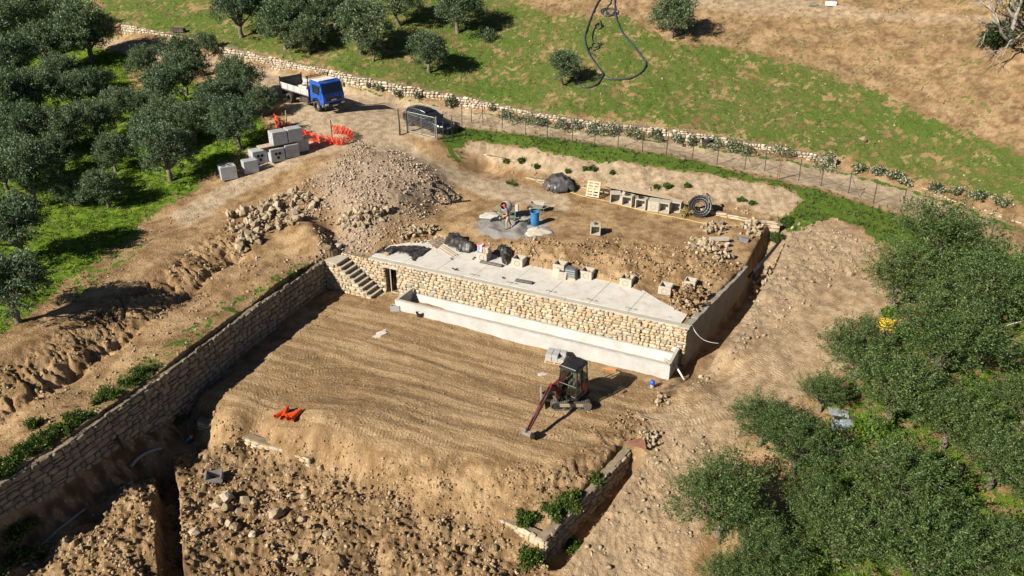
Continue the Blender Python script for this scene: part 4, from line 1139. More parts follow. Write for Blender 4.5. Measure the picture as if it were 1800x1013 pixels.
bush('leafy_weed', 1560, 556, 34, 12, M_GREEN, 'low green weed clump just above the yellow coil', seed=40, n=40)
ORD = ['first', 'second', 'third', 'fourth', 'fifth', 'sixth', 'seventh', 'eighth', 'ninth', 'tenth', 'eleventh', 'twelfth', 'thirteenth', 'fourteenth', 'fifteenth', 'sixteenth', 'seventeenth', 'eighteenth', 'nineteenth', 'twentieth', 'twenty-first', 'twenty-second', 'twenty-third']
# flowering plants hanging on the road wall
for i, (u, v, w, h) in enumerate([(655, 146, 10, 9), (668, 150, 11, 9), (700, 158, 16, 10), (735, 164, 12, 8), (790, 176, 18, 12), (868, 186, 14, 8), (890, 196, 30, 14), (925, 202, 36, 15), (948, 206, 26, 15), (985, 212, 30, 14), (1015, 214, 34, 14), (1045, 219, 36, 16), (1075, 222, 36, 16), (1110, 226, 34, 14), (1150, 232, 22, 12), (1190, 238, 24, 12), (1215, 242, 30, 14), (1260, 248, 36, 14), (1290, 252, 34, 14), (1310, 256, 30, 13), (1372, 262, 44, 10), (1450, 278, 42, 22)]):
    g = hit(u, v + h * 0.75)
    bush('wall_plant', u, v, px_size(g, w) * trn.uniform(1.1, 1.9), px_size(g, h) * trn.uniform(.7, 1.15), M_FLOWER, 'pale flowering plant on the road wall, ' + ORD[i] + ' from its left end', 'plant', 'pale flowering plants on the road wall', seed=60 + i, n=44, leaf=0.13, lw=0.08, world=(g.x, g.y - 0.1, g.z - 0.05))
for i, (u, v, w, h) in enumerate([(1510, 300, 30, 10), (1545, 306, 34, 10), (1575, 312, 30, 9), (1590, 322, 26, 9), (1645, 334, 30, 9), (1680, 342, 28, 10), (1720, 350, 36, 12), (1760, 360, 40, 12)]):
    bush('verge_plant', u, v, w, h, M_FLOWER, 'pale low plant on the broken right-hand wall, ' + ORD[i] + ' from the left', 'plant', 'pale low plants along the broken wall', seed=90 + i, n=44)
# weeds on the heads of the walls and in corners
for i, (u, v, w, h) in enumerate([(x, 848 - (x + 20) * 0.675 - q * 9, 26 + 12 * (k % 3), 6 + 3 * (k % 2)) for k, (x, q) in enumerate([(-8, 0), (6, 1), (20, 0), (36, 1.5), (50, .2), (66, 1.2), (80, 0), (95, 1), (110, .3), (126, 1.2), (142, .2), (186, 1.1), (200, .2), (230, .3), (255, .8), (60, 5)])]):
    bush('wall_top_weed', u, v, w, h, M_WEED, 'green weed tuft on the head of the left retaining wall, ' + ORD[i] + ' from the picture edge', 'plant', 'weeds on the left retaining wall', seed=110 + i, n=50, leaf=0.10, lw=0.06)
for i, (u, v, w, h, lab) in enumerate([(1045, 845, 36, 14, 'green weeds hanging over the trench wall, uppermost clump'), (1000, 890, 56, 24, 'green weeds over the old wall near its corner'), (975, 905, 44, 22, 'leafy weeds on top of the old wall corner'), (925, 915, 40, 12, 'thin green weeds on the pale old wall head'), (930, 985, 52, 26, 'large green weed clump at the foot of the old wall corner'), (1010, 965, 30, 16, 'green weeds on the right lip of the trench'), (310, 728, 40, 20, 'dark green weeds among the boulders in the left ditch'), (30, 935, 60, 14, 'low green weeds at the foot of the left wall'), (30, 985, 70, 18, 'green weeds at the lower left corner'), (1385, 395, 36, 16, 'fresh green weeds at the end of the side trench'), (1365, 420, 26, 12, 'small green weeds hanging into the side trench')]):
    bush('weed_clump', u, v, w * 1.1, h * 0.65, M_WEED, lab, 'plant', None, seed=130 + i, n=90, leaf=0.10, lw=0.07)
for i, (u, v, w, h) in enumerate([(890, 285, 14, 6), (912, 288, 18, 8), (945, 297, 10, 5), (1000, 300, 12, 6), (1028, 294, 22, 8), (1045, 300, 18, 8), (1080, 305, 12, 6), (1150, 326, 26, 7), (1168, 329, 20, 6), (1203, 333, 18, 7), (1300, 352, 18, 6), (1325, 355, 12, 6), (905, 322, 30, 4), (958, 325, 36, 6)]):
    bush('bank_weed', u + trn.uniform(-6, 6), v + trn.uniform(-5, 6), w * trn.uniform(.3, .9), h * trn.uniform(.25, .7), M_WEED, 'small dark green weed at the foot of the cut bank, ' + ORD[i] + ' in the row', 'plant', 'weeds along the foot of the cut bank', seed=150 + i, n=26, leaf=0.12, lw=0.07)

# ---- grass blades
def scatter_px(poly, n, rng, keep=None):
    """random places on the ground inside a region of the photograph"""
    P = np.array(poly, float); lo = P.min(0); hi = P.max(0)
    out = []
    lo = np.maximum(lo, [-80, -60]); hi = np.minimum(hi, [1880, 1060])
    return lo, hi
def grass_field(name, label, polys, n, rng, mat, h, wd, lean=0.5, maxdist=110, nbl=5, box=None, keep=None):
    x0, x1, y0, y1 = box
    X = rng.uniform(x0, x1, n * 3); Y = rng.uniform(y0, y1, n * 3)
    Z, w = base_height(X, Y)
    u, v, dep = proj(X, Y, Z)
    k = np.zeros(len(X))
    for p in polys: k = np.maximum(k, poly_sd(u, v, p, 8))
    dens = np.clip(0.55 + 0.8 * fbm(X, Y, 0.7, 3), 0.05, 1)
    ok = (rng.random(len(X)) < k * dens) & (u > -60) & (u < 1860) & (v > -60) & (v < 1075)
    if keep is not None: ok &= keep(X, Y, u, v)
    X = X[ok][:n]; Y = Y[ok][:n]
    Z = ground(X, Y)
    m = len(X)
    c = np.repeat(np.stack([X, Y, Z - 0.02], 1), nbl, 0)
    N = m * nbl
    ang = rng.uniform(0, 6.283, N); hh = h * (0.5 + 0.9 * rng.random(N)); r = rng.uniform(0, wd * 1.6, N)
    base = c + np.stack([np.cos(ang) * r, np.sin(ang) * r, np.zeros(N)], 1)
    a2 = rng.uniform(0, 6.283, N)
    side = np.stack([np.cos(a2), np.sin(a2), np.zeros(N)], 1) * (wd * 0.5)
    tip = base + np.stack([np.cos(ang) * lean * hh, np.sin(ang) * lean * hh, hh], 1)
    V = np.stack([base - side, base + side, tip], 1).reshape(-1, 3)
    o = link(name, np_mesh(name, V, np.arange(N * 3).reshape(-1, 3), mat))
    return tag(o, label, 'grass', kind='stuff')
grng = np.random.default_rng(11)
M_G1 = leaf_mat('lush_grass', [(0.1, (0.055, 0.13, 0.008)), (0.5, (0.115, 0.235, 0.012)), (0.9, (0.21, 0.32, 0.025))], 0.35)
M_G2 = leaf_mat('verge_grass', [(0.1, (0.028, 0.055, 0.010)), (0.5, (0.055, 0.098, 0.016)), (0.9, (0.13, 0.165, 0.035))], 0.3)
M_G3 = leaf_mat('slope_grass', [(0.1, (0.045, 0.075, 0.014)), (0.5, (0.085, 0.12, 0.024)), (0.8, (0.16, 0.165, 0.05)), (1.0, (0.30, 0.24, 0.10))], 0.25)
grass_field('orchard_grass', 'vivid green grass under the olive grove', [REG['orchard']], 16000, grng, M_G1, 0.16, 0.07, box=(-55, -10, 26, 80))
grass_field('verge_grass', 'thick dark green grass between the fence and the cut bank', [REG['strip']], 9000, grng, M_G2, 0.20, 0.07, box=(-8, 48, 36, 66))
grass_field('slope_grass', 'patchy green and dry grass on the hillside above the road', [REG['hill']], 20000, grng, M_G3, 0.10, 0.07, box=(-50, 60, 44, 112), keep=lambda X, Y, u, v: fbm(X, Y, 0.35, 3) + 0.4 * fbm(X, Y, 1.7, 2) > -0.3)
grass_field('dry_tufts', 'sparse dry tufts on the brown upper slope', [REG['brown']], 3500, grng, M_G3, 0.12, 0.08, box=(0, 75, 44, 112), keep=lambda X, Y, u, v: fbm(X, Y, 0.3, 3) > 0.1)
grass_field('thicket_grass', 'bright green ground cover under the right thicket', [[(1420, 800), (1560, 560), (1700, 480), (1900, 500), (1900, 1100), (1300, 1100), (1330, 1000)]], 7000, grng, M_G1, 0.18, 0.08, box=(8, 50, 18, 48), keep=lambda X, Y, u, v: fbm(X, Y, 0.3, 2) > 0.05)
grass_field('weed_scatter', 'thin weeds scattered over the strip above the left wall', [REG['wall_weeds'], [(120, 480), (230, 400), (260, 410), (220, 470), (120, 540)]], 1500, grng, M_WEED, 0.14, 0.06, box=(-30, -9, 18, 50))

# ------------------------------------------------------------------ vehicles
def M_(name, *a, **k): return bpy.data.materials.get(name) or simple(name, *a, **k)
def glass(name, tint=(0.02, 0.025, 0.025)):
    m = NT(name); m.b.inputs['Base Color'].default_value = (*tint, 1); m.b.inputs['Roughness'].default_value = 0.06
    m.b.inputs['Specular IOR Level'].default_value = 0.8
    return m.mat
M_GLASS = glass('tinted_glass')
def clear_glass(name, tint=(0.55, 0.65, 0.6)):
    m = NT(name)
    t = m.n('ShaderNodeBsdfTransparent'); t.inputs[0].default_value = (*tint, 1)
    g = m.n('ShaderNodeBsdfGlossy'); g.inputs['Roughness'].default_value = 0.05
    x = m.n('ShaderNodeMixShader'); x.inputs[0].default_value = 0.12
    m.l(t.outputs[0], x.inputs[1]); m.l(g.outputs[0], x.inputs[2]); m.l(x.outputs[0], m.out.inputs[0])
    return m.mat
M_CLEAR = clear_glass('cab_glass')
M_RUBBER = simple('rubber', (0.035, 0.033, 0.03), 0.85, var=0.3, scale=8, dirt=0.45)
M_RIM = simple('dusty_steel_rim', (0.42, 0.40, 0.37), 0.5, 0.3, 0.2, 6, dirt=0.35)
M_ALLOY = simple('alloy_rim', (0.5, 0.5, 0.5), 0.3, 0.8, 0.1, 6)
M_BLUE = simple('blue_truck_paint', (0.012, 0.085, 0.42), 0.4, 0.0, 0.15, 2.5, dirt=0.28, coat=0.3)
M_BLACKPL = simple('black_plastic', (0.022, 0.022, 0.023), 0.6, 0, 0.2, 5, dirt=0.15)
M_CHASSIS = simple('dark_chassis', (0.03, 0.029, 0.028), 0.8, 0, 0.3, 4, dirt=0.4)
M_BOARD = simple('pale_drop_side', (0.50, 0.50, 0.48), 0.5, 0.1, 0.2, 1.6, bump=0.2, dirt=0.35)
M_BOARD_IN = simple('dark_worn_board', (0.11, 0.105, 0.10), 0.7, 0.1, 0.35, 2.0, dirt=0.3)
M_LAMP = simple('lamp_lens', (0.62, 0.62, 0.58), 0.15, 0.0, 0.1)
M_WHITE = simple('white_paint', (0.72, 0.71, 0.67), 0.5, 0, 0.08, 3, dirt=0.15)
M_RED = simple('red_lens', (0.45, 0.02, 0.015), 0.3)
M_STEEL = simple('bare_steel', (0.35, 0.34, 0.33), 0.35, 0.8, 0.2, 5, dirt=0.2)

def wheel(parent, loc, r, w, tyre=M_RUBBER, rimm=M_RIM, side=-1, rim_r=0.6):
    """wheel with axle along y; its outer face looks to side*y"""
    e = empty('wheel', loc); e.parent = parent
    R = Euler((math.pi / 2, 0, 0)).to_matrix().to_4x4()
    MB().lathe([(r * rim_r, -w / 2), (r * 0.92, -w / 2), (r, -w * 0.36), (r, w * 0.36), (r * 0.92, w / 2), (r * rim_r, w / 2), (r * rim_r, -w / 2)], 24, R).build('tyre', tyre, e, smooth=True, autos=40)
    o = -side
    MB().lathe([(r * rim_r * 0.99, o * -w * 0.42), (r * rim_r * 0.86, o * -w * 0.40), (r * 0.42, o * -w * 0.18), (r * 0.24, o * -w * 0.22), (r * 0.2, o * -w * 0.46), (0.001, o * -w * 0.48)], 20, Matrix.Scale(-1, 4, (0, 1, 0)) @ R if False else R).build('rim', rimm, e, smooth=True, autos=40)
    return e

def make_truck():
    f = hit(557, 197); r_ = hit(518.5, 183)
    d = (f - r_); d.z = 0
    WB = 3.75
    ang = math.atan2(d.y, d.x)
    t = empty('dump_truck', (f.x, f.y, f.z), label='blue cab dump truck with pale drop sides parked on the dirt road', cat='truck')
    # origin under the near front wheel; x forward, y left (away from the camera), near side at y = 0
    pitch = math.atan2((r_.z - f.z), d.length)
    t.rotation_euler = (0, pitch * 0.8, ang)
    W = 2.15
    wr = 0.44
    for x in (0, -WB):
        for y, sd in ((0.14, -1), (W - 0.14, 1)):
            wheel(t, (x, y, wr), wr, 0.27 if x == 0 else 0.46, side=sd)
    MB().box((-2.4, W / 2, 0.78), (5.4, 0.8, 0.22)).box((-0.2, W / 2, 0.62), (0.2, 1.7, 0.14)).box((-WB, W / 2, 0.5), (0.24, 1.6, 0.22)).box((-4.95, W / 2, 0.62), (0.12, 1.9, 0.14)).build('chassis', M_CHASSIS, t)
    MB().box((-1.75, 0.35, 0.62), (0.9, 0.5, 0.42), bev=0.05).build('fuel_tank', M_CHASSIS, t)
    MB().box((-1.75, 0.06, 0.45), (1.5, 0.04, 0.07)).box((-1.75, 0.06, 0.68), (1.5, 0.04, 0.07)).box((-1.2, 0.1, 0.6), (0.05, 0.06, 0.5)).box((-2.3, 0.1, 0.6), (0.05, 0.06, 0.5)).build('side_guard', M_CHASSIS, t)
    # cab: side profile with raked windscreen
    prof = [(-0.72, 0.72), (-0.46, 0.72), (-0.42, 0.95), (-0.18, 1.12), (0.18, 1.12), (0.46, 0.9), (0.50, 0.62), (1.02, 0.62), (1.05, 1.30), (0.98, 1.52), (0.72, 2.36), (0.58, 2.46), (-0.55, 2.50), (-0.70, 2.44)]
    MB().prism(prof, 0.03, W - 0.03).build('cab', M_BLUE, t)
    MB().box((-0.12, W / 2, 2.505), (0.95, W - 0.35, 0.05), bev=0.02).build('roof_panel', M_WHITE, t)
    MB().box((0.48, W / 2, 2.50), (0.10, 1.2, 0.06), bev=0.02).build('roof_vent', M_BLUE, t)
    # windscreen slab lying on the raked front
    a = math.atan2(2.34 - 1.54, 0.72 - 0.98)
    cx, cz = (0.98 + 0.72) / 2, (1.52 + 2.36) / 2
    MB().box((cx + 0.012, W / 2, cz - 0.02), (0.80, W - 0.30, 0.02), rot=(0, -a, 0)).build('windscreen', M_GLASS, t)
    MB().box((cx + 0.022, W / 2 - 0.3, cz - 0.34), (0.03, 0.7, 0.02), rot=(0, -a, 0)).build('wiper', M_BLACKPL, t)
    for y, s in ((0.03, -1), (W - 0.03, 1)):
        dr = empty('door', (0, y, 0)); dr.parent = t
        MB().prism([(-0.50, 1.18), (0.66, 1.18), (0.66, 1.5), (0.5, 2.25), (-0.50, 2.28)], -0.012 if s < 0 else 0.0, 0.0 if s < 0 else 0.012).build('door_panel', M_BLUE, dr)
        MB().prism([(-0.38, 1.52), (0.52, 1.42), (0.58, 1.52), (0.42, 2.17), (-0.38, 2.20)], -0.022 if s < 0 else 0.012, -0.013 if s < 0 else 0.022).build('side_window', M_GLASS, dr)
        MB().box((-0.36, s * 0.03, 1.34), (0.16, 0.03, 0.04)).build('handle', M_BLACKPL, dr)
        MB().cyl((0.72, s * 0.0, 2.2), (0.82, s * 0.22, 2.22), 0.018, 6).box((0.83, s * 0.24, 2.0), (0.07, 0.14, 0.42), bev=0.03).build('mirror', M_BLACKPL, dr)
    MB().box((1.06, W / 2, 1.10), (0.03, 1.5, 0.26), bev=0.01).build('grille', M_BLACKPL, t)
    MB().box((1.078, W / 2 - 0.05, 1.02), (0.02, 0.52, 0.11)).build('badge_plate', M_WHITE, t)
    MB().box((1.05, W / 2, 0.62), (0.18, W - 0.1, 0.28), bev=0.05).box((1.02, W / 2, 0.42), (0.12, W - 0.3, 0.14), bev=0.03).build('bumper', M_BLACKPL, t)
    MB().box((1.15, W / 2, 0.56), (0.02, 0.5, 0.11)).build('number_plate', M_WHITE, t)
    for y in (0.27, W - 0.27): MB().box((1.12, y, 0.69), (0.08, 0.34, 0.16), bev=0.03).build('headlight', M_LAMP, t)
    for y in (0.03, W - 0.03): MB().box((0.0, y, 1.0), (1.1, 0.06, 0.06), bev=0.02).box((-0.5, y, 0.75), (0.06, 0.06, 0.45), bev=0.02).build('wheel_arch', M_BLACKPL, t)
    # bed
    bx0, bx1 = -4.95, -0.92
    MB().box(((bx0 + bx1) / 2, W / 2, 1.08), (bx1 - bx0, W, 0.10)).box(((bx0 + bx1) / 2, W / 2, 0.96), (bx1 - bx0, 0.9, 0.14)).build('bed_floor', M_BOARD_IN, t)
    hb = 0.50
    for y in (-0.02, W + 0.02):
        s = MB().box(((bx0 + bx1) / 2, y, 1.13 + hb / 2), (bx1 - bx0, 0.045, hb)).build('side_board', M_BOARD, t)
        for k in range(5):
            rb = MB().box((bx0 + 0.2 + k * (bx1 - bx0 - 0.4) / 4, y + (-0.035 if y < 0 else 0.035), 1.13 + hb / 2), (0.07, 0.03, hb - 0.02)); rb.build('rib', M_BOARD, s)
    MB().box((bx0, W / 2, 1.13 + 0.42), (0.05, W + 0.06, 0.84)).build('tailgate', M_BOARD_IN, t)
    for y in (-0.02, W + 0.02): MB().box((bx0 + 0.02, y, 1.13 + 0.47), (0.08, 0.08, 0.96)).build('corner_post', M_BLACKPL, t)
    MB().box((bx1, W / 2, 1.13 + 0.3), (0.05, W, 0.6)).build('headboard', M_BLUE, t)
    rk = MB()
    for y in (0.05, W - 0.05): rk.box((bx1 - 0.06, y, 1.92), (0.06, 0.06, 1.6))
    for z in (2.60, 2.72): rk.box((bx1 - 0.06, W / 2, z), (0.05, W + 0.25, 0.05))
    for k in range(7): rk.box((bx1 - 0.06, 0.1 + k * (W - 0.2) / 6, 2.66), (0.03, 0.03, 0.12))
    rk.build('ladder_rack', M_BLACKPL, t)
    MB().lathe([(0.07, 0), (0.075, 0.08), (0.05, 0.13), (0.001, 0.14)], 12, Matrix.Translation((bx1 - 0.06, 0.8, 2.745))).build('beacon', simple('amber_lens', (0.6, 0.09, 0.01), 0.3), t)
    # spare wheel and mudguards behind
    MB().box((-WB, 0.2, 0.98), (1.0, 0.5, 0.03)).box((-WB, W - 0.2, 0.98), (1.0, 0.5, 0.03)).build('mudguard', M_BLACKPL, t)
    for y in (0.25, W - 0.25): MB().box((-5.0, y, 0.75), (0.05, 0.34, 0.12)).build('tail_light', M_RED, t)
    return t, W
truck, TW = make_truck()
bpy.context.view_layer.update()
# load in the bed: two stacks wrapped in pale film (own things)
def pallet_mesh():
    mb = MB()
    for k in range(6): mb.box((0, -0.5 + 0.1 + k * 0.16, 0.13), (1.15, 0.10, 0.022))
    return mb
M_WOOD = simple('pale_timber', (0.50, 0.36, 0.21), 0.85, 0, 0.25, 6, bump=0.2)
M_WOOD_GREY = simple('weathered_timber', (0.42, 0.33, 0.23), 0.9, 0, 0.25, 6, bump=0.2)
def pallet(loc, rot, label, mat=M_WOOD, lx=1.2, ly=0.8, group=None):
    e = empty('pallet', loc, 0, label, 'pallet', group, rot=rot)
    n = 6
    for k in range(n): MB().box((0, -ly / 2 + 0.06 + k * (ly - 0.12) / (n - 1), 0.125), (lx, 0.105, 0.022)).build('deck_board', mat, e)
    for x in (-lx / 2 + 0.06, 0, lx / 2 - 0.06):
        MB().box((x, 0, 0.105), (0.1, ly, 0.018)).build('cross_board', mat, e)
        b = MB()
        for y in (-ly / 2 + 0.06, 0, ly / 2 - 0.06): b.box((x, y, 0.056), (0.1, 0.1, 0.078))
        b.build('block_row', mat, e)
    for y in (-ly / 2 + 0.06, 0, ly / 2 - 0.06): MB().box((0, y, 0.0085), (lx, 0.1, 0.017)).build('bottom_board', mat, e)
    return e
M_FILM = simple('dusty_plastic_film', (0.55, 0.47, 0.38), 0.35, 0, 0.2, 3, bump=0.5)
for k, (x, y, dz, lab) in enumerate([(-2.3, 0.75, 0.0, 'film wrapped stack of pale bricks in the truck bed, nearer one'), (-2.75, 1.45, 0.0, 'film wrapped stack of pale bricks in the truck bed, rear one')]):
    p = truck.matrix_world @ Vector((x, y, 1.135))
    e = empty('brick_stack', p, truck.rotation_euler.z, lab, 'bricks')
    MB().box((0, 0, 0.28), (1.15, 0.72, 0.50), bev=0.07).build('wrapped_bricks', M_FILM, e)
    MB().box((0, 0, 0.015), (1.2, 0.8, 0.03)).build('base_board', M_WOOD, e)
    MB().box((0.2, -0.1, 0.545), (0.5, 0.4, 0.03), rot=(0, 0, 0.3)).build('dark_sheet', M_BOARD_IN, e)

def make_car():
    f = hit(761, 234.5); r_ = hit(714, 219)
    d = f - r_; d.z = 0
    ang = math.atan2(d.y, d.x)
    t = empty('estate_car', (f.x, f.y, f.z), label='black estate car parked behind the wire gate beside the road', cat='car')
    t.rotation_euler = (0, math.atan2(r_.z - f.z, d.length) * 0.9, ang)
    M_PAINT = simple('black_car_paint', (0.008, 0.011, 0.016), 0.28, 0.0, 0.1, 2, dirt=0.05, coat=0.6)
    W = 1.82; WB = 2.75; r = 0.325
    for x in (0, -WB):
        for y, s in ((0.11, -1), (W - 0.11, 1)): wheel(t, (x, y, r), r, 0.22, M_RUBBER, M_ALLOY, s, 0.68)
    # body sections along x: (x, half width low, half width high, sill, belt height)
    secs = [(0.88, 0.62, 0.58, 0.30, 0.62), (0.80, 0.78, 0.70, 0.22, 0.72), (0.45, 0.90, 0.80, 0.20, 0.80), (-0.10, 0.91, 0.82, 0.20, 0.88), (-0.55, 0.91, 0.84, 0.20, 0.95), (-1.6, 0.91, 0.86, 0.20, 0.98), (-2.6, 0.91, 0.86, 0.22, 1.00), (-3.35, 0.88, 0.80, 0.28, 0.98), (-3.62, 0.74, 0.68, 0.36, 0.92)]
    vs = []; fs = []
    for x, a, b, z0, z1 in secs:
        zm = z0 + (z1 - z0) * 0.5
        ring = [(-a * 0.9, z0), (-a, z0 + 0.12), (-a * 1.0, zm), (-b * 1.02, z1 - 0.06), (-b * 0.93, z1), (0, z1 + 0.035), (b * 0.93, z1), (b * 1.02, z1 - 0.06), (a, zm), (a, z0 + 0.12), (a * 0.9, z0)]
        vs += [(x, W / 2 + y, z) for y, z in ring]
    n = 11
    for i in range(len(secs) - 1):
        for k in range(n):
            k2 = (k + 1) % n
            fs.append((i * n + k, i * n + k2, (i + 1) * n + k2, (i + 1) * n + k))
    fs += [tuple(range(n)), tuple(range((len(secs) - 1) * n, len(secs) * n))[::-1]]
    MB().add(vs, fs).build('body', M_PAINT, t, smooth=True, autos=50)
    # glasshouse and roof
    g = [(-0.50, 0.74, 0.96), (-1.20, 0.60, 1.38), (-1.7, 0.61, 1.44), (-2.5, 0.61, 1.44), (-3.15, 0.58, 1.38), (-3.50, 0.66, 0.98)]
    vs = []; fs = []
    base = [(-0.52, 0.80), (-1.2, 0.82), (-1.7, 0.83), (-2.5, 0.83), (-3.15, 0.80), (-3.55, 0.70)]
    for (x, hw, z), (bx, bw) in zip(g, base):
        vs += [(bx, W / 2 - bw, 0.95), (x, W / 2 - hw, z), (x, W / 2 + hw, z), (bx, W / 2 + bw, 0.95)]
    for i in range(len(g) - 1):
        for k in range(3): fs.append((i * 4 + k, i * 4 + k + 1, (i + 1) * 4 + k + 1, (i + 1) * 4 + k))
    fs += [(0, 1, 2, 3), (20, 23, 22, 21)]
    MB().add(vs, fs).build('windows', M_GLASS, t, smooth=True, autos=30)
    rv = []; rf = []
    roof = [(-1.14, 0.62, 1.375), (-1.22, 0.62, 1.40), (-1.7, 0.63, 1.46), (-2.5, 0.63, 1.46), (-3.18, 0.60, 1.40), (-3.26, 0.60, 1.34)]
    for x, hw, z in roof: rv += [(x, W / 2 - hw, z - 0.03), (x, W / 2 - hw * 0.8, z + 0.01), (x, W / 2, z + 0.03), (x, W / 2 + hw * 0.8, z + 0.01), (x, W / 2 + hw, z - 0.03)]
    for i in range(len(roof) - 1):
        for k in range(4): rf.append((i * 5 + k, i * 5 + k + 1, (i + 1) * 5 + k + 1, (i + 1) * 5 + k))
    MB().add(rv, rf).build('roof', M_PAINT, t, smooth=True)
    for s in (-1, 1):
        y = W / 2 + s * 0.63
        MB().tube([(-1.2, W / 2 + s * .60, 1.40), (-1.7, y, 1.475), (-2.5, y, 1.475), (-3.15, W / 2 + s * .6, 1.40)], 0.018, 6).build('roof_rail', M_STEEL, t)
        # pillars
        pb = MB()
        for (bx, bw), (x, hw, z) in ((base[0], g[1]), ((-1.75, 0.835), (-1.7, 0.625, 1.43)), ((-2.6, 0.835), (-2.55, 0.625, 1.43)), ((-3.30, 0.80), (-3.12, 0.60, 1.38))):
            pb = MB(); pb.tube([(bx, W / 2 + s * bw * 1.005, 0.95), (x, W / 2 + s * hw * 1.01, z)], 0.03, 6); pb.build('pillar', M_PAINT, t)

        MB().tube([(-0.5, W / 2 + s * 0.83, 0.955), (-1.7, W / 2 + s * 0.865, 0.965), (-3.3, W / 2 + s * 0.845, 0.985)], 0.014, 6).build('window_trim', M_STEEL, t)
        MB().box((-0.72, W / 2 + s * 0.97, 1.0), (0.14, 0.16, 0.11), bev=0.04).build('mirror', M_PAINT, t)
        MB().box((0.70, W / 2 + s * 0.60, 0.66), (0.24, 0.30, 0.12), rot=(0, 0, s * -0.5), bev=0.04).build('headlight', M_LAMP, t)
        MB().box((-3.54, W / 2 + s * 0.60, 0.80), (0.12, 0.32, 0.18), rot=(0, 0, s * 0.4), bev=0.03).build('tail_light', M_RED, t)
        for x in (-1.45, -2.45): MB().box((x, W / 2 + s * 0.925, 0.84), (0.17, 0.02, 0.03)).build('door_handle', M_PAINT, t)
        for x in (0, -WB): MB().lathe([(0.39, -0.012), (0.39, 0.012), (0.34, 0.012)], 20, Matrix.Translation((x, W / 2 + s * 0.90, r + 0.02)) @ Euler((math.pi / 2, 0, 0)).to_matrix().to_4x4()).build('wheel_arch', M_BLACKPL, t)
    MB().box((0.86, W / 2, 0.50), (0.06, 0.9, 0.26), bev=0.02).build('grille', M_BLACKPL, t)
    MB().box((0.90, W / 2, 0.46), (0.02, 0.48, 0.11)).build('number_plate', M_WHITE, t)
    MB().tube([(-3.0, W / 2, 1.45), (-3.06, W / 2, 1.56)], 0.008, 5).build('antenna', M_BLACKPL, t)
    return t
make_car()

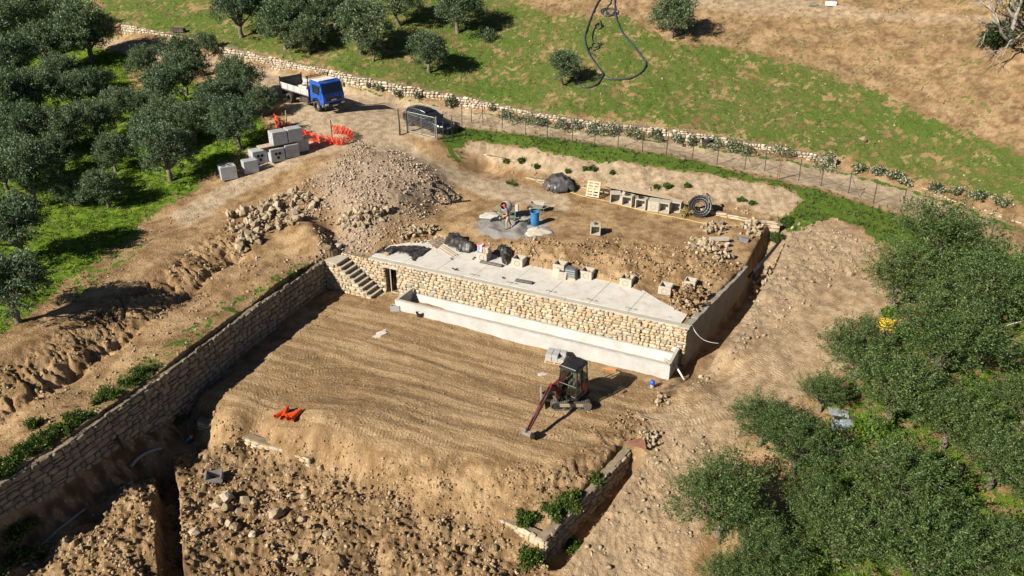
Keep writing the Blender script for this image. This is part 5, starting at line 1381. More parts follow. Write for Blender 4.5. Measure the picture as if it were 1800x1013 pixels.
def make_excavator():
    c = hit(1002, 706)
    b = hit(931, 776)
    d = b - c; d.z = 0
    ang = math.atan2(d.y, d.x)
    t = empty('mini_excavator', (c.x, c.y, c.z), 0.0, 'dark red and black mini excavator with its bucket resting on the lower terrace', 'excavator')
    M_RD = simple('dark_red_paint', (0.15, 0.010, 0.014), 0.4, 0.0, 0.2, 4, dirt=0.12, coat=0.2)
    M_BK = simple('black_cab_paint', (0.014, 0.015, 0.016), 0.45, 0.0, 0.2, 3, dirt=0.10, coat=0.2)
    M_TRK = simple('rubber_track', (0.075, 0.068, 0.058), 0.9, 0, 0.3, 6, dirt=0.55)
    TL, TR = 2.0, 0.24
    for y in (-0.62, 0.62):
        e = empty('track', (0, y, 0)); e.parent = t
        # belt
        n = 44; prof = []
        hl = TL / 2 - TR
        for k in range(n):
            s = k / n * (2 * math.pi * TR + 4 * hl)
            if s < 2 * hl: prof.append((-hl + s, 0.0, -1))
            elif s < 2 * hl + math.pi * TR:
                a = -math.pi / 2 + (s - 2 * hl) / TR; prof.append((hl + TR * math.cos(a), TR + TR * math.sin(a), 0))
            elif s < 4 * hl + math.pi * TR: prof.append((hl - (s - 2 * hl - math.pi * TR), 2 * TR, 1))
            else:
                a = math.pi / 2 + (s - 4 * hl - math.pi * TR) / TR; prof.append((-hl + TR * math.cos(a), TR + TR * math.sin(a), 0))
        outer = [(p[0], p[1]) for p in prof]
        inner = [(x * (hl + TR - 0.045) / (hl + TR), TR + (z - TR) * (TR - 0.045) / TR) for x, z in outer]
        mb = MB(); vs = []; fs = []
        for (x, z), (xi, zi) in zip(outer, inner): vs += [(x, -0.15, z), (x, 0.15, z), (xi, 0.15, zi), (xi, -0.15, zi)]
        for k in range(n):
            i = 4 * k; j = 4 * ((k + 1) % n)
            for q in range(4): fs.append((i + q, i + (q + 1) % 4, j + (q + 1) % 4, j + q))
        mb.add(vs, fs)
        for k in range(n):
            x, z = outer[k]; x2, z2 = outer[(k + 1) % n]
            mb.box(((x + x2) / 2, 0, (z + z2) / 2), (0.06, 0.31, 0.035), rot=(0, -math.atan2(z2 - z, x2 - x), 0))
        mb.build('belt', M_TRK, e)
        MB().box((0, 0, TR), (2 * hl + 0.05, 0.16, 0.22), bev=0.03).build('track_frame', simple('dusty_track_frame', (0.30, 0.235, 0.15), 0.9, 0, 0.2, 4), e)
        for x in (-hl, hl): MB().cyl((x, -0.1, TR), (x, 0.1, TR), TR - 0.05, 16).build('sprocket', M_STEEL if x > 0 else M_BK, e)
        for k in range(4): MB().cyl((-hl + 0.2 + k * 0.36, -0.11, 0.10), (-hl + 0.2 + k * 0.36, 0.11, 0.10), 0.065, 10).build('roller', M_BK, e)
    MB().box((0, 0, 0.36), (0.9, 1.0, 0.26), bev=0.04).cyl((0, 0, 0.45), (0, 0, 0.62), 0.36, 20).build('undercarriage', M_BK, t)
    bl = empty('dozer_blade', (-TL / 2 - 0.42, 0, 0.08)); bl.parent = t
    MB().prism([(0.04, 0.0), (-0.05, 0.05), (-0.08, 0.2), (-0.02, 0.36), (0.03, 0.36), (-0.03, 0.2), (0.02, 0.06)], -0.75, 0.75).build('blade_plate', simple('worn_blade', (0.33, 0.29, 0.24), 0.6, 0.4, 0.2, 4, dirt=0.4), bl)
    MB().box((0.3, -0.32, 0.2), (0.6, 0.08, 0.1)).box((0.3, 0.32, 0.2), (0.6, 0.08, 0.1)).build('blade_arm', M_BK, bl)
    # upper body: turned towards the bucket
    up = empty('upper_body', (0, 0, 0.62), ang); up.parent = t
    prof = []
    for k in range(13):
        a = math.pi / 2 + math.pi * k / 12; prof.append((-0.35 + 0.62 * math.cos(a), 0.74 * math.sin(a)))
    plan = [(0.62, -0.72), (0.72, -0.5), (0.72, 0.45), (0.55, 0.70)] + prof
    def slab_(mb, pts, z0, z1, k=1.0):
        n = len(pts); mb.add([(x, y, z0) for x, y in pts] + [(x * k, y * k, z1) for x, y in pts], [tuple(range(n))[::-1], tuple(range(n, 2 * n))] + [(i, (i + 1) % n, n + (i + 1) % n, n + i) for i in range(n)]); return mb
    slab_(MB(), plan, 0.02, 0.18).build('deck', M_BK, up)
    rear = [(x, y) for x, y in plan if x < -0.05]
    slab_(MB(), [(-0.1, -0.74)] + [(p[0], p[1]) for p in prof[::-1]] + [(-0.1, 0.74)], 0.185, 0.62, 0.98).build('engine_cover', M_RD, up)
    slab_(MB(), [(-0.12, -0.70)] + [(p[0] * .97, p[1] * .95) for p in prof[::-1]] + [(-0.12, 0.70)], 0.625, 0.80, 0.95).build('counterweight', M_BK, up)
    MB().box((0.28, -0.52, 0.36), (0.66, 0.34, 0.34), bev=0.05).build('side_tank', M_RD, up)
    # cab: posts, glass, roof.  cab on the left half (y > 0) of the machine
    x0, x1, y0, y1, z0, z1 = -0.42, 0.66, -0.30, 0.68, 0.19, 1.68
    cab = MB()
    for (xa, ya, xb, yb) in ((x1, y0, x1 - 0.10, y0 + 0.05), (x1, y1, x1 - 0.10, y1 - 0.05), (x0, y0, x0 + 0.05, y0 + 0.04), (x0, y1, x0 + 0.05, y1 - 0.04), (0.08, y1, 0.06, y1 - 0.05), (0.08, y0, 0.06, y0 + 0.05)):
        cab.tube([(xa, ya, z0), (xa, ya, z0 + 0.55), (xb, yb, z1)], 0.038, 6)
    for z, k in ((z0 + 0.03, 0.0), (z0 + 0.62, 0.01)):
        for a_, b_ in (((x1 - k, y0), (x1 - k, y1)), ((x0, y1), (x1, y1)), ((x0, y0), (x1, y0)), ((x0, y0), (x0, y1))): cab.tube([(*a_, z), (*b_, z)], 0.03, 6)
    cab.box((x0 + 0.02, (y0 + y1) / 2, z0 + 0.36), (0.04, y1 - y0, 0.68))
    cab.build('cab_frame', M_BK, up)
    rf = [(-0.46, -0.24), (-0.40, -0.31), (0.48, -0.31), (0.70, -0.30), (0.72, 0.66), (0.48, 0.70), (-0.36, 0.70), (-0.47, 0.60), (-0.53, 0.2)]
    roof = slab_(MB(), rf, z1 - 0.02, z1 + 0.05); slab_(roof, [(x * .93 + .0, y * .9 + .02) for x, y in rf], z1 + 0.051, z1 + 0.10, 0.95)
    roof.build('cab_roof', M_BK, up)
    MB().box((0.60, 0.19, z1 + 0.06), (0.2, 0.86, 0.02), rot=(0, 0.12, 0)).build('roof_visor', M_BLACKPL, up)
    g = MB()
    g.quad((x1 - 0.005, y0 + .04, z0 + .65), (x1 - 0.005, y1 - .04, z0 + .65), (x1 - .1, y1 - .06, z1 - .03), (x1 - .1, y0 + .06, z1 - .03))
    g.quad((x1, y0 + .04, z0 + .06), (x1, y1 - .04, z0 + .06), (x1, y1 - .04, z0 + .6), (x1, y0 + .04, z0 + .6))
    g.build('windscreen', M_CLEAR, up)
    MB().quad((0.11, y1, z0 + .06), (x1 - .04, y1, z0 + .06), (x1 - .12, y1 - .045, z1 - .05), (0.09, y1 - .045, z1 - .05)).build('door_glass', M_CLEAR, up)
    MB().quad((0.11, y0, z0 + .06), (x1 - .04, y0, z0 + .06), (x1 - .12, y0 + .045, z1 - .05), (0.09, y0 + .045, z1 - .05)).build('side_glass', M_CLEAR, up)
    MB().quad((x0 + .04, y1, z0 + .66), (.04, y1, z0 + .66), (.03, y1 - .045, z1 - .05), (x0 + .08, y1 - .045, z1 - .05)).build('rear_side_glass', M_CLEAR, up)
    seat = MB().box((-0.10, 0.19, 0.56), (0.44, 0.44, 0.14), bev=0.05).box((-0.30, 0.19, 0.86), (0.13, 0.42, 0.52), rot=(0, -0.12, 0), bev=0.05).box((-0.1, 0.19, 0.35), (0.36, 0.36, 0.3))
    seat.build('seat', M_BLACKPL, up)
    MB().cyl((0.18, -0.10, 0.24), (0.20, -0.10, 0.78), 0.02, 6).cyl((0.18, 0.48, 0.24), (0.20, 0.48, 0.78), 0.02, 6).cyl((0.36, 0.12, 0.22), (0.30, 0.12, 0.7), 0.015, 6).cyl((0.36, 0.26, 0.22), (0.30, 0.26, 0.7), 0.015, 6).box((0.05, -0.16, 0.55), (0.42, 0.14, 0.16), bev=0.04).box((0.05, 0.52, 0.55), (0.42, 0.12, 0.16), bev=0.04).build('levers', M_BLACKPL, up)
    MB().cyl((-0.52, -0.42, 0.7), (-0.52, -0.42, 1.28), 0.035, 8).build('exhaust', M_BK, up)
    for y in (0.75, ): MB().cyl((0.62, y - .06, 1.5), (0.70, y + .08, 1.52), 0.012, 5).box((0.71, y + .1, 1.42), (0.03, 0.10, 0.2), bev=0.01).build('mirror', M_BK, up)
    # swing bracket and working arm, seen in the vertical plane of the arm (local x out, z up), ahead of the body
    arm = empty('boom', (0.78, -0.12, 0.0)); arm.parent = up
    MB().box((-0.05, 0, 0.04), (0.3, 0.3, 0.36), bev=0.05).build('swing_bracket', M_BK, arm)
    bl_ = (b - c).xy.length
    # choose the knee from where the photo shows it
    cw, sw = math.cos(ang), math.sin(ang)
    best = None
    org = Vector((c.x + cw * 0.78 + sw * 0.12, c.y + sw * 0.78 - cw * 0.12, c.z + 0.62))
    for ri in np.arange(0.2, 2.2, 0.04):
        for zi in np.arange(0.4, 2.4, 0.04):
            u, v, _ = proj(org.x + cw * ri, org.y + sw * ri, org.z + zi)
            e2 = (u - 966) ** 2 + (v - 683) ** 2
            if best is None or e2 < best[0]: best = (e2, ri, zi)
    _, kr, kz = best
    tipx = bl_ - 0.78
    P0 = Vector((0.0, 0, 0.12)); K = Vector((kr, 0, kz)); T = Vector((tipx - 0.02, 0, -0.62 + 0.50))
    def bar(mb, a, b_, w, h0, h1):
        d_ = b_ - a; L = d_.length; q = math.atan2(d_.z, d_.x)
        Mx = Matrix.Translation(a) @ Euler((0, -q, 0)).to_matrix().to_4x4()
        mb.prism([(-0.06, -h0 / 2), (L * 0.5, -max(h0, h1) * 0.55), (L + 0.05, -h1 / 2), (L + 0.05, h1 / 2), (L * 0.5, max(h0, h1) * 0.6), (-0.06, h0 / 2)], -w / 2, w / 2, Mx); return mb
    up_k = (K - P0).normalized(); perp = Vector((-up_k.z, 0, up_k.x))
    mid = P0.lerp(K, 0.62) + perp * 0.16
    bar(bar(MB(), P0, mid, 0.17, 0.20, 0.25), mid, K, 0.16, 0.23, 0.16).build('boom_beam', M_RD, arm)
    cy = lambda a, b_, r: MB().cyl(a, a.lerp(b_, 0.58), r, 10)
    o_ = Vector((0, 0, 0))
    bc0 = Vector((0.10, 0, -0.02)); bc1 = mid - perp * 0.02
    cy(bc0 + perp * -0.10, bc1 + perp * -0.12, 0.05).build('boom_cylinder', M_BK, arm); MB().cyl(bc0.lerp(bc1, 0.5) + perp * -0.11, bc1 + perp * -0.10, 0.026, 8).build('boom_rod', M_STEEL, arm)
    ac0 = mid + perp * 0.16; ac1 = K + perp * 0.16
    MB().cyl(ac0, ac0.lerp(ac1, 0.7), 0.05, 10).build('arm_cylinder', M_BK, arm); MB().cyl(ac0.lerp(ac1, 0.6), ac1, 0.026, 8).build('arm_rod', M_STEEL, arm)
    sd_ = (T - K).normalized(); sp = Vector((-sd_.z, 0, sd_.x));
    if sp.x < 0: sp = -sp
    bar(MB(), K - sd_ * 0.16, T, 0.14, 0.20, 0.13).build('dipper_arm', M_RD, arm)
    q0 = K + sp * 0.13; q1 = K.lerp(T, 0.72) + sp * 0.14
    MB().cyl(q0, q0.lerp(q1, 0.6), 0.042, 10).build('bucket_cylinder', M_BK, arm); MB().cyl(q0.lerp(q1, 0.55), q1, 0.022, 8).build('bucket_rod', M_STEEL, arm)
    MB().tube([tuple(P0 + Vector((0, .09, .1))), tuple(mid + Vector((0, .1, .12))), tuple(K + Vector((0, .09, .14))), tuple(K.lerp(T, .4) + Vector((0, .08, .1)))], 0.016, 5).tube([tuple(P0 + Vector((0, -.09, .1))), tuple(mid + Vector((0, -.1, .12))), tuple(K + Vector((0, -.09, .14)))], 0.016, 5).build('hoses', M_RUBBER, arm)
    MB().cyl(tuple(q1), tuple(T + sd_ * 0.16 + sp * 0.14), 0.025, 6).cyl(tuple(q1), tuple(K.lerp(T, .86)), 0.025, 6).build('bucket_link', M_BK, arm)
    bk = empty('bucket', T); bk.parent = arm
    M_BKT = simple('worn_bucket', (0.30, 0.27, 0.23), 0.45, 0.6, 0.25, 5, dirt=0.35)
    pr = [(0.02, 0.05), (0.16, -0.02), (0.20, -0.16), (0.14, -0.32), (0.0, -0.42), (-0.16, -0.44), (-0.24, -0.40)]
    mb = MB(); n = len(pr); vs = []
    for x, z in pr: vs += [(x, -0.24, z), (x, 0.24, z)]
    mb.add(vs, [(2 * i, 2 * i + 1, 2 * i + 3, 2 * i + 2) for i in range(n - 1)])
    for y in (-0.24, 0.24): mb.add([(x, y, z) for x, z in pr], [tuple(range(n))])
    mb.build('bucket_shell', M_BKT, bk)
    for k in range(4): MB().box((-0.28, -0.2 + k * 0.133, -0.42), (0.10, 0.05, 0.03), taper=(0.5, 1)).build('tooth', M_STEEL, bk)
    MB().box((0.0, -0.07, 0.02), (0.12, 0.03, 0.16)).box((0.0, 0.07, 0.02), (0.12, 0.03, 0.16)).build('bucket_ear', M_BK, bk)
    return t, up
exc, exc_up = make_excavator()
bpy.context.view_layer.update()

# ------------------------------------------------------------------ rocks and rubble
def rock_mesh(seed, mat, n=15, flat=0.75):
    r = random.Random(seed)
    bm = bmesh.new()
    for k in range(n):
        v = Vector((r.gauss(0, 1), r.gauss(0, 1), r.gauss(0, 1))).normalized() * r.uniform(0.42, 0.56)
        v.x *= r.uniform(0.85, 1.15); v.z *= flat
        bm.verts.new(v)
    bmesh.ops.convex_hull(bm, input=bm.verts[:])
    for v in [v for v in bm.verts if not v.link_faces]: bm.verts.remove(v)
    me = bpy.data.meshes.new('rock'); bm.to_mesh(me); bm.free()
    me.materials.append(mat); me.update()
    return me
ROCKS = [rock_mesh(300 + i, M_ROCK, 16, random.Random(i).uniform(0.55, 0.95)) for i in range(16)]
M_PALE_ROCK = stone_mat('pale_boulder', [(0.0, (0.25, 0.185, 0.115)), (0.5, (0.34, 0.26, 0.165)), (0.85, (0.41, 0.33, 0.225)), (1.0, (0.50, 0.43, 0.33))])
PALE = [rock_mesh(340 + i, M_PALE_ROCK, 22, 0.8) for i in range(6)]
CLODS = [rock_mesh(360 + i, M_CLOD, 12, 0.8) for i in range(8)]
GRAV = [rock_mesh(380 + i, stone_mat('pinkish_gravel', [(0.0, (0.19, 0.14, 0.095)), (0.4, (0.33, 0.25, 0.18)), (0.75, (0.43, 0.335, 0.25)), (1.0, (0.55, 0.45, 0.355))]) if i == 0 else bpy.data.materials['pinkish_gravel'], 11, 0.7) for i in range(6)]
def euler_mats(rng, n):
    q = rng.normal(0, 1, (n, 4)); q /= np.linalg.norm(q, axis=1)[:, None]
    w, x, y, z = q.T
    return np.stack([1 - 2 * (y * y + z * z), 2 * (x * y - z * w), 2 * (x * z + y * w), 2 * (x * y + z * w), 1 - 2 * (x * x + z * z), 2 * (y * z - x * w), 2 * (x * z - y * w), 2 * (y * z + x * w), 1 - 2 * (x * x + y * y)], 1).reshape(-1, 3, 3)
def scatter_rocks(name, label, polys, n, smin, smax, protos, seed, box, low=None, power=2.5, sink=0.25, dens=None, cat='rubble', soft=10, side=None):
    rng = np.random.default_rng(seed)
    X = rng.uniform(box[0], box[1], n * 4); Y = rng.uniform(box[2], box[3], n * 4)
    Z, w = base_height(X, Y); u, v, dep = proj(X, Y, Z)
    k = np.zeros(len(X))
    for p in polys: k = np.maximum(k, poly_sd(u, v, p, soft))
    d = np.clip(0.5 + 0.9 * fbm(X, Y, 0.55, 3), 0.05, 1)
    ok = rng.random(len(X)) < k * d
    if side == 'low': ok &= w < 0.5
    if side == 'high': ok &= w > 0.5
    X = X[ok][:n]; Y = Y[ok][:n]; n = len(X)
    S = smin + (smax - smin) * rng.random(n) ** power
    Z = ground(X, Y) + S * (0.5 * 0.75 - sink)
    R = euler_mats(rng, n) * S[:, None, None] * rng.uniform(0.75, 1.25, (n, 1, 3))
    pk = rng.integers(0, len(protos), n)
    V = []; F = []; b = 0
    for i, p in enumerate(protos):
        m = pk == i
        if not m.any(): continue
        pv, pf = mesh_arrays(p)
        vv = np.einsum('nij,kj->nki', R[m], pv) + np.stack([X[m], Y[m], Z[m]], 1)[:, None, :]
        ff = pf[None] + (np.arange(m.sum()) * len(pv))[:, None, None] + b
        V.append(vv.reshape(-1, 3)); F.append(ff.reshape(-1, 3)); b += m.sum() * len(pv)
    o = link(name, np_mesh(name, np.concatenate(V), np.concatenate(F), protos[0].materials[0]))
    return tag(o, label, cat, kind='stuff')
LOWBOX = (-26, 9, 13, 34)
scatter_rocks('rubble_clods', 'broken clods and small stones over the dug ground, lower left', [REG['rubble']], 12000, 0.04, 0.24, CLODS, 1, LOWBOX, side='low', power=2.6)
scatter_rocks('rubble_stones', 'pale small stones among the clods, lower left', [REG['rubble']], 1500, 0.08, 0.26, ROCKS, 2, LOWBOX, side='low')
scatter_rocks('slope_crumbs', 'crumbled earth on the terrace slopes and edges', [REG['slope'], REG['heap'], REG['heap']], 6500, 0.04, 0.18, CLODS, 3, (-18, 9, 20, 34), side='low')
scatter_rocks('soil_lumps', 'loose earth lumps behind the concrete slab', [REG['soil']], 3600, 0.06, 0.26, CLODS, 4, (-6, 16, 36, 49), side='high')
scatter_rocks('gravel_stones', 'pinkish crushed stones of the big gravel heap', [REG['gravel'], [(540, 310), (640, 250), (790, 320), (810, 350), (740, 385), (700, 410), (660, 450), (560, 460), (560, 400), (500, 370)]], 10000, 0.04, 0.26, GRAV, 5, (-19, -2, 42, 62), power=3, side='high')
scatter_rocks('mound_stones', 'stones and clods on the earth mound beside the side trench', [REG['mound'], REG['east']], 4500, 0.05, 0.26, ROCKS, 6, (2, 28, 20, 56), power=3.5, side='low')
scatter_rocks('slope_stones', 'small stones on the brown upper slope', [REG['brown'], REG['hill']], 2600, 0.06, 0.22, ROCKS, 7, (-20, 75, 44, 110), power=3)
scatter_rocks('terrace_crumbs', 'small crumbs of earth on the lower terrace and the ramps', [REG['terrace'], REG['ramp'], REG['path'], REG['road']], 6000, 0.03, 0.11, CLODS, 8, (-30, 32, 20, 66), power=3)
scatter_rocks('strip_stones', 'loose stones on the earth strip above the left wall', [REG['erosion'], REG['path'], [(540, 400), (620, 380), (690, 380), (650, 430), (600, 455), (560, 440)]], 2200, 0.05, 0.22, ROCKS, 9, (-30, -5, 18, 52), power=3, side='high')
scatter_rocks('bank_clods', 'crumbly clods on the eroded bank at the left', [REG['erosion']], 3500, 0.04, 0.20, CLODS, 12, (-32, -11, 18, 48), power=2.5, side='high')
scatter_rocks('bank_debris', 'fallen stones along the foot of the cut bank', [[(860, 282), (1000, 305), (1150, 332), (1350, 372), (1340, 390), (1150, 352), (1000, 325), (870, 300)]], 900, 0.06, 0.26, ROCKS, 10, (-4, 22, 48, 60), side='high')
scatter_rocks('orchard_stones', 'pale stones along the edge of the shaded dirt strip', [[(440, 330), (330, 400), (260, 450), (200, 500), (60, 610), (100, 520), (300, 370), (420, 300)]], 500, 0.05, 0.16, ROCKS, 11, (-30, -12, 30, 60), side='high')

def rock(u, v, w, label, protos=PALE, cat='boulder', name='boulder', rz=None, flat=1.0, group=None, k=None, sink=0.3):
    g = hit(u, v)
    s = px_size(g, w) * 1.08
    rr = random.Random(int(u * 7 + v))
    o = link(name, protos[rr.randrange(len(protos)) if k is None else k], None, (g.x, g.y, g.z + s * (0.5 * flat - sink)), (rr.uniform(-.3, .3), rr.uniform(-.3, .3), rr.uniform(0, 6.3)), (s * rr.uniform(.9, 1.15), s * rr.uniform(.8, 1.0), s * flat))
    return tag(o, label, cat, group)
for (u, v, w, lab) in [(400, 882, 27, 'largest pale boulder in the rubble at the lower left'), (431, 885, 21, 'boulder just right of the largest pale boulder'), (382, 895, 18, 'tan boulder below and left of the largest boulder'), (400, 902, 17, 'grey boulder directly below the largest boulder'), (420, 903, 15, 'leaning boulder right of the grey one'), (447, 888, 15, 'smaller tan boulder at the right end of the boulder cluster'),
                       (404, 925, 16, 'upright boulder below the boulder cluster'), (415, 932, 19, 'dark boulder beside the upright one'), (346, 944, 19, 'flat tan boulder beside the narrow trench'), (446, 948, 18, 'long dark boulder between the wheel prints'), (487, 908, 23, 'pale slab shaped boulder in the middle of the rubble'), (474, 902, 9, 'small white stone beside the pale slab boulder'),
                       (539, 899, 13, 'white flat stone at the right of the rubble'), (531, 918, 15, 'tan stone below the white flat stone'), (544, 932, 12, 'pinkish stone among the right hand boulders'), (563, 943, 16, 'upright brown boulder at the right of the rubble'), (577, 948, 19, 'rounded boulder at the right end of the rubble'), (524, 986, 19, 'white chalky boulder near the bottom edge'), (494, 942, 15, 'dark boulder half in shadow in mid rubble'),
                       (565, 829, 15, 'grey boulder at the toe of the terrace slope'), (588, 827, 10, 'small pale stone at the toe of the terrace slope'), (537, 880, 15, 'flat tan stone above the white flat stone'), (302, 708, 18, 'topmost pale boulder in the shaded left ditch'), (294, 722, 17, 'middle pale boulder in the shaded left ditch'), (284, 738, 20, 'lowest pale boulder in the shaded left ditch'),
                       (1157, 708, 13, 'squared pale stone below the trough end'), (1148, 772, 12, 'pale block stone beside the rusty plate'), (1138, 782, 12, 'second pale stone behind the rusty plate'), (1350, 484, 12, 'pale boulder on the mound right of the trench'), (1494, 484, 12, 'pale boulder alone on the right hand mound'), (657, 960, 12, 'brown boulder near the bottom centre'), (870, 965, 16, 'dark boulder near the old wall corner'), (833, 970, 14, 'brown boulder left of the dark one near the old wall corner'), (785, 985, 13, 'tan boulder at the bottom centre'), (595, 436, 14, 'white concrete lump above the stair'), (578, 447, 12, 'grey concrete lump beside the stair landing'), (1517, 250, 14, 'pale flat stone lying in the grass above the road at the right'),
                       (680, 450, 13, 'pale stone weighing down the flat tarpaulin'), (703, 457, 10, 'dark stone on the lower edge of the tarpaulin')]:
    rock(u, v, w, lab)
def rock_pile(name, label, poly, n, smin, smax, seed, box, protos=ROCKS, layers=1.0, zoff=None):
    rng = np.random.default_rng(seed)
    X = rng.uniform(box[0], box[1], n * 30); Y = rng.uniform(box[2], box[3], n * 30)
    Z, w = base_height(X, Y); u, v, dep = proj(X, Y, Z)
    k = poly_sd(u, v, poly, 6); ok = rng.random(len(X)) < k
    X, Y, k = X[ok][:n], Y[ok][:n], k[ok][:n]
    Z = ground(X, Y)
    e = empty(name, (float(X.mean()), float(Y.mean()), float(Z.mean())), 0, label, 'rocks')
    for i in range(len(X)):
        s = smin + (smax - smin) * rng.random() ** 1.6
        up = rng.random() * layers * k[i] * 0.28
        link('stone', protos[rng.integers(len(protos))], e, (X[i] - e.location.x, Y[i] - e.location.y, Z[i] - e.location.z + s * 0.15 + up), tuple(rng.uniform(0, 6.28, 3)), (s, s * rng.uniform(.7, 1.), s * rng.uniform(.6, 1.)))
    return e
rock_pile('rock_pile', 'spill of tan building stones down the bank left of the gravel heap', [(395, 378), (430, 370), (470, 355), (520, 335), (558, 352), (555, 372), (520, 395), (480, 410), (440, 440), (425, 450), (415, 420)], 230, 0.22, 0.75, 51, (-21, -10, 42, 56))
rock_pile('rock_pile', 'rubble stones at the foot of the gravel heap', [(590, 385), (640, 365), (690, 370), (650, 405), (610, 410), (590, 400)], 90, 0.18, 0.6, 52, (-13, -5, 44, 54))
rock_pile('rock_pile', 'pale stone pile at the back right of the upper terrace, left one', [(1232, 398), (1262, 392), (1285, 402), (1262, 415), (1238, 412)], 55, 0.18, 0.55, 53, (10, 18, 44, 52))
rock_pile('rock_pile', 'pale stone pile at the back right of the upper terrace, right one', [(1295, 400), (1325, 390), (1340, 402), (1335, 420), (1312, 418)], 60, 0.18, 0.55, 54, (12, 20, 43, 52))
rock_pile('rock_pile', 'darker stone pile in front of the two pale ones on the upper terrace', [(1205, 432), (1225, 420), (1260, 432), (1290, 455), (1270, 465), (1230, 448)], 90, 0.16, 0.5, 55, (8, 17, 40, 48))
rock_pile('rock_pile', 'stones heaped on the right lip of the side trench', [(1335, 455), (1362, 445), (1362, 475), (1340, 492), (1325, 500), (1325, 480)], 60, 0.18, 0.55, 56, (13, 20, 38, 48))
rock_pile('rock_pile', 'small pale stones below the trough end', [(1150, 695), (1170, 690), (1178, 705), (1165, 715), (1148, 712)], 26, 0.10, 0.28, 57, (6, 11, 29, 36))
rock_pile('rock_pile', 'stones beside the rusty plate at the trench end', [(1125, 765), (1160, 760), (1165, 785), (1140, 795), (1125, 785)], 34, 0.12, 0.36, 58, (4, 9, 25, 32))
rock_pile('soil_heap', 'heap of broken earth lumps on the right end of the slab', [(1172, 520), (1215, 508), (1250, 522), (1235, 550), (1200, 560), (1180, 545)], 150, 0.12, 0.36, 59, (7, 13, 34, 42), protos=CLODS, layers=2.0)
rock_pile('rock_pile', 'dark stones and rubble above the tarpaulin, left of the slab', [(700, 405), (735, 395), (770, 405), (770, 420), (735, 428), (705, 425)], 80, 0.14, 0.45, 60, (-9, -3, 43, 50))

# ------------------------------------------------------------------ the things on the upper terrace and the slab
WA = rz_of(W_DIR)
def box_unit(name, u, v, size, h, label, rz=WA, open_side='top', ring=True, group=None, mat=M_CONC_BOX, base=None, tilt=(0, 0)):
    """hollow precast box; v is the photo row of its base centre"""
    g = base if base is not None else hit(u, v)
    e = empty(name, tuple(g), rz, label, 'concrete box', group, rot=(tilt[0], tilt[1], rz))
    s = size / 2; t = 0.07
    walls = {'front': ((0, -s + t / 2, h / 2), (size, t, h)), 'back': ((0, s - t / 2, h / 2), (size, t, h)), 'left': ((-s + t / 2, 0, h / 2), (t, size - 2 * t, h)), 'right': ((s - t / 2, 0, h / 2), (t, size - 2 * t, h)), 'bottom': ((0, 0, t / 2), (size - 2 * t, size - 2 * t, t)), 'top': ((0, 0, h - t / 2), (size - 2 * t, size - 2 * t, t))}
    for k, (c, d) in walls.items():
        if k == open_side: continue
        MB().box(c, d).build(k + '_wall', mat, e)
    if ring and open_side != 'front':
        MB().lathe([(size * 0.24, 0), (size * 0.24, 0.012), (size * 0.21, 0.012), (size * 0.21, 0)], 20, Matrix.Translation((0, -s - 0.001, h * 0.45)) @ Euler((math.pi / 2, 0, 0)).to_matrix().to_4x4()).build('knockout_ring', simple_dark, e)
    return e
simple_dark = simple('shadow_groove', (0.20, 0.175, 0.14), 0.9)
def on_slab(u, v): return at(u, v, Z_SLAB + 0.11)
for (u, v, lab) in [(851, 455, 'concrete box on the slab carrying the cement bags'), (913, 465, 'open concrete box on the slab beside the crumpled tarp'), (985, 478, 'open concrete box on the slab with slabs leaning on it'), (1033, 487, 'open concrete box right of the wrapped stack'), (1102, 500, 'open concrete box in the right middle of the slab'), (1170, 514, 'rightmost open concrete box on the slab edge')]:
    box_unit('concrete_box', u, v, 0.72, 0.5 if u != 985 else 0.62, lab, base=on_slab(u, v), open_side='bottom' if u == 851 else 'top')
box_unit('concrete_box', 1213, 505, 0.66, 0.52, 'open concrete box on the earth behind the soil heap', base=None)
box_unit('concrete_box', 1046, 412, 0.66, 0.68, 'lone concrete box with an open side, standing on the bare upper terrace', rz=WA + 0.35, open_side='front', ring=False)
p_ = hit(1046, 412)
o = link('iron_fitting', MB().lathe([(0.10, 0), (0.12, 0.05), (0.08, 0.12), (0.05, 0.14), (0.001, 0.15)], 12).mesh('iron_fitting', M_CHASSIS, True), None, (p_.x, p_.y, p_.z + 0.682))
tag(o, 'small dark fitting lying on the lone concrete box', 'fitting')
# slabs leaning on the box, wrapped stack
p = on_slab(976, 488)
tag(MB().box((0, 0, 0.28), (0.42, 0.07, 0.56), bev=0.01).build('leaning_slab', M_CONC_BOX, None, loc=tuple(p), rot=(-0.28, 0, WA - 0.1)), 'tall concrete slab leaning against the box with slabs', 'slab')
p = on_slab(987, 492)
tag(MB().box((0, 0, 0.24), (0.50, 0.07, 0.48), bev=0.01).build('leaning_slab', M_CONC_BOX, None, loc=tuple(p), rot=(-0.22, 0.12, WA + 0.35)), 'shorter concrete slab leaning beside the wrapped stack', 'slab')
p = on_slab(1004, 489)
e = empty('wrapped_stack', tuple(p), WA, 'stack of grey bricks wrapped in shiny film on a small pallet', 'bricks')
MB().box((0, 0, 0.40), (0.62, 0.5, 0.58), bev=0.04).build('wrapped_bricks', simple('shiny_dark_film', (0.13, 0.135, 0.145), 0.22, 0, 0.4, 7, bump=0.6), e)
for k in range(3): MB().box((0, -0.2 + k * 0.2, 0.05), (0.7, 0.09, 0.1)).build('pallet_runner', M_WOOD, e)
for k in range(4): MB().box((0, 0, 0.16 + k * 0.14), (0.635, 0.515, 0.012)).build('band', M_WHITE, e)
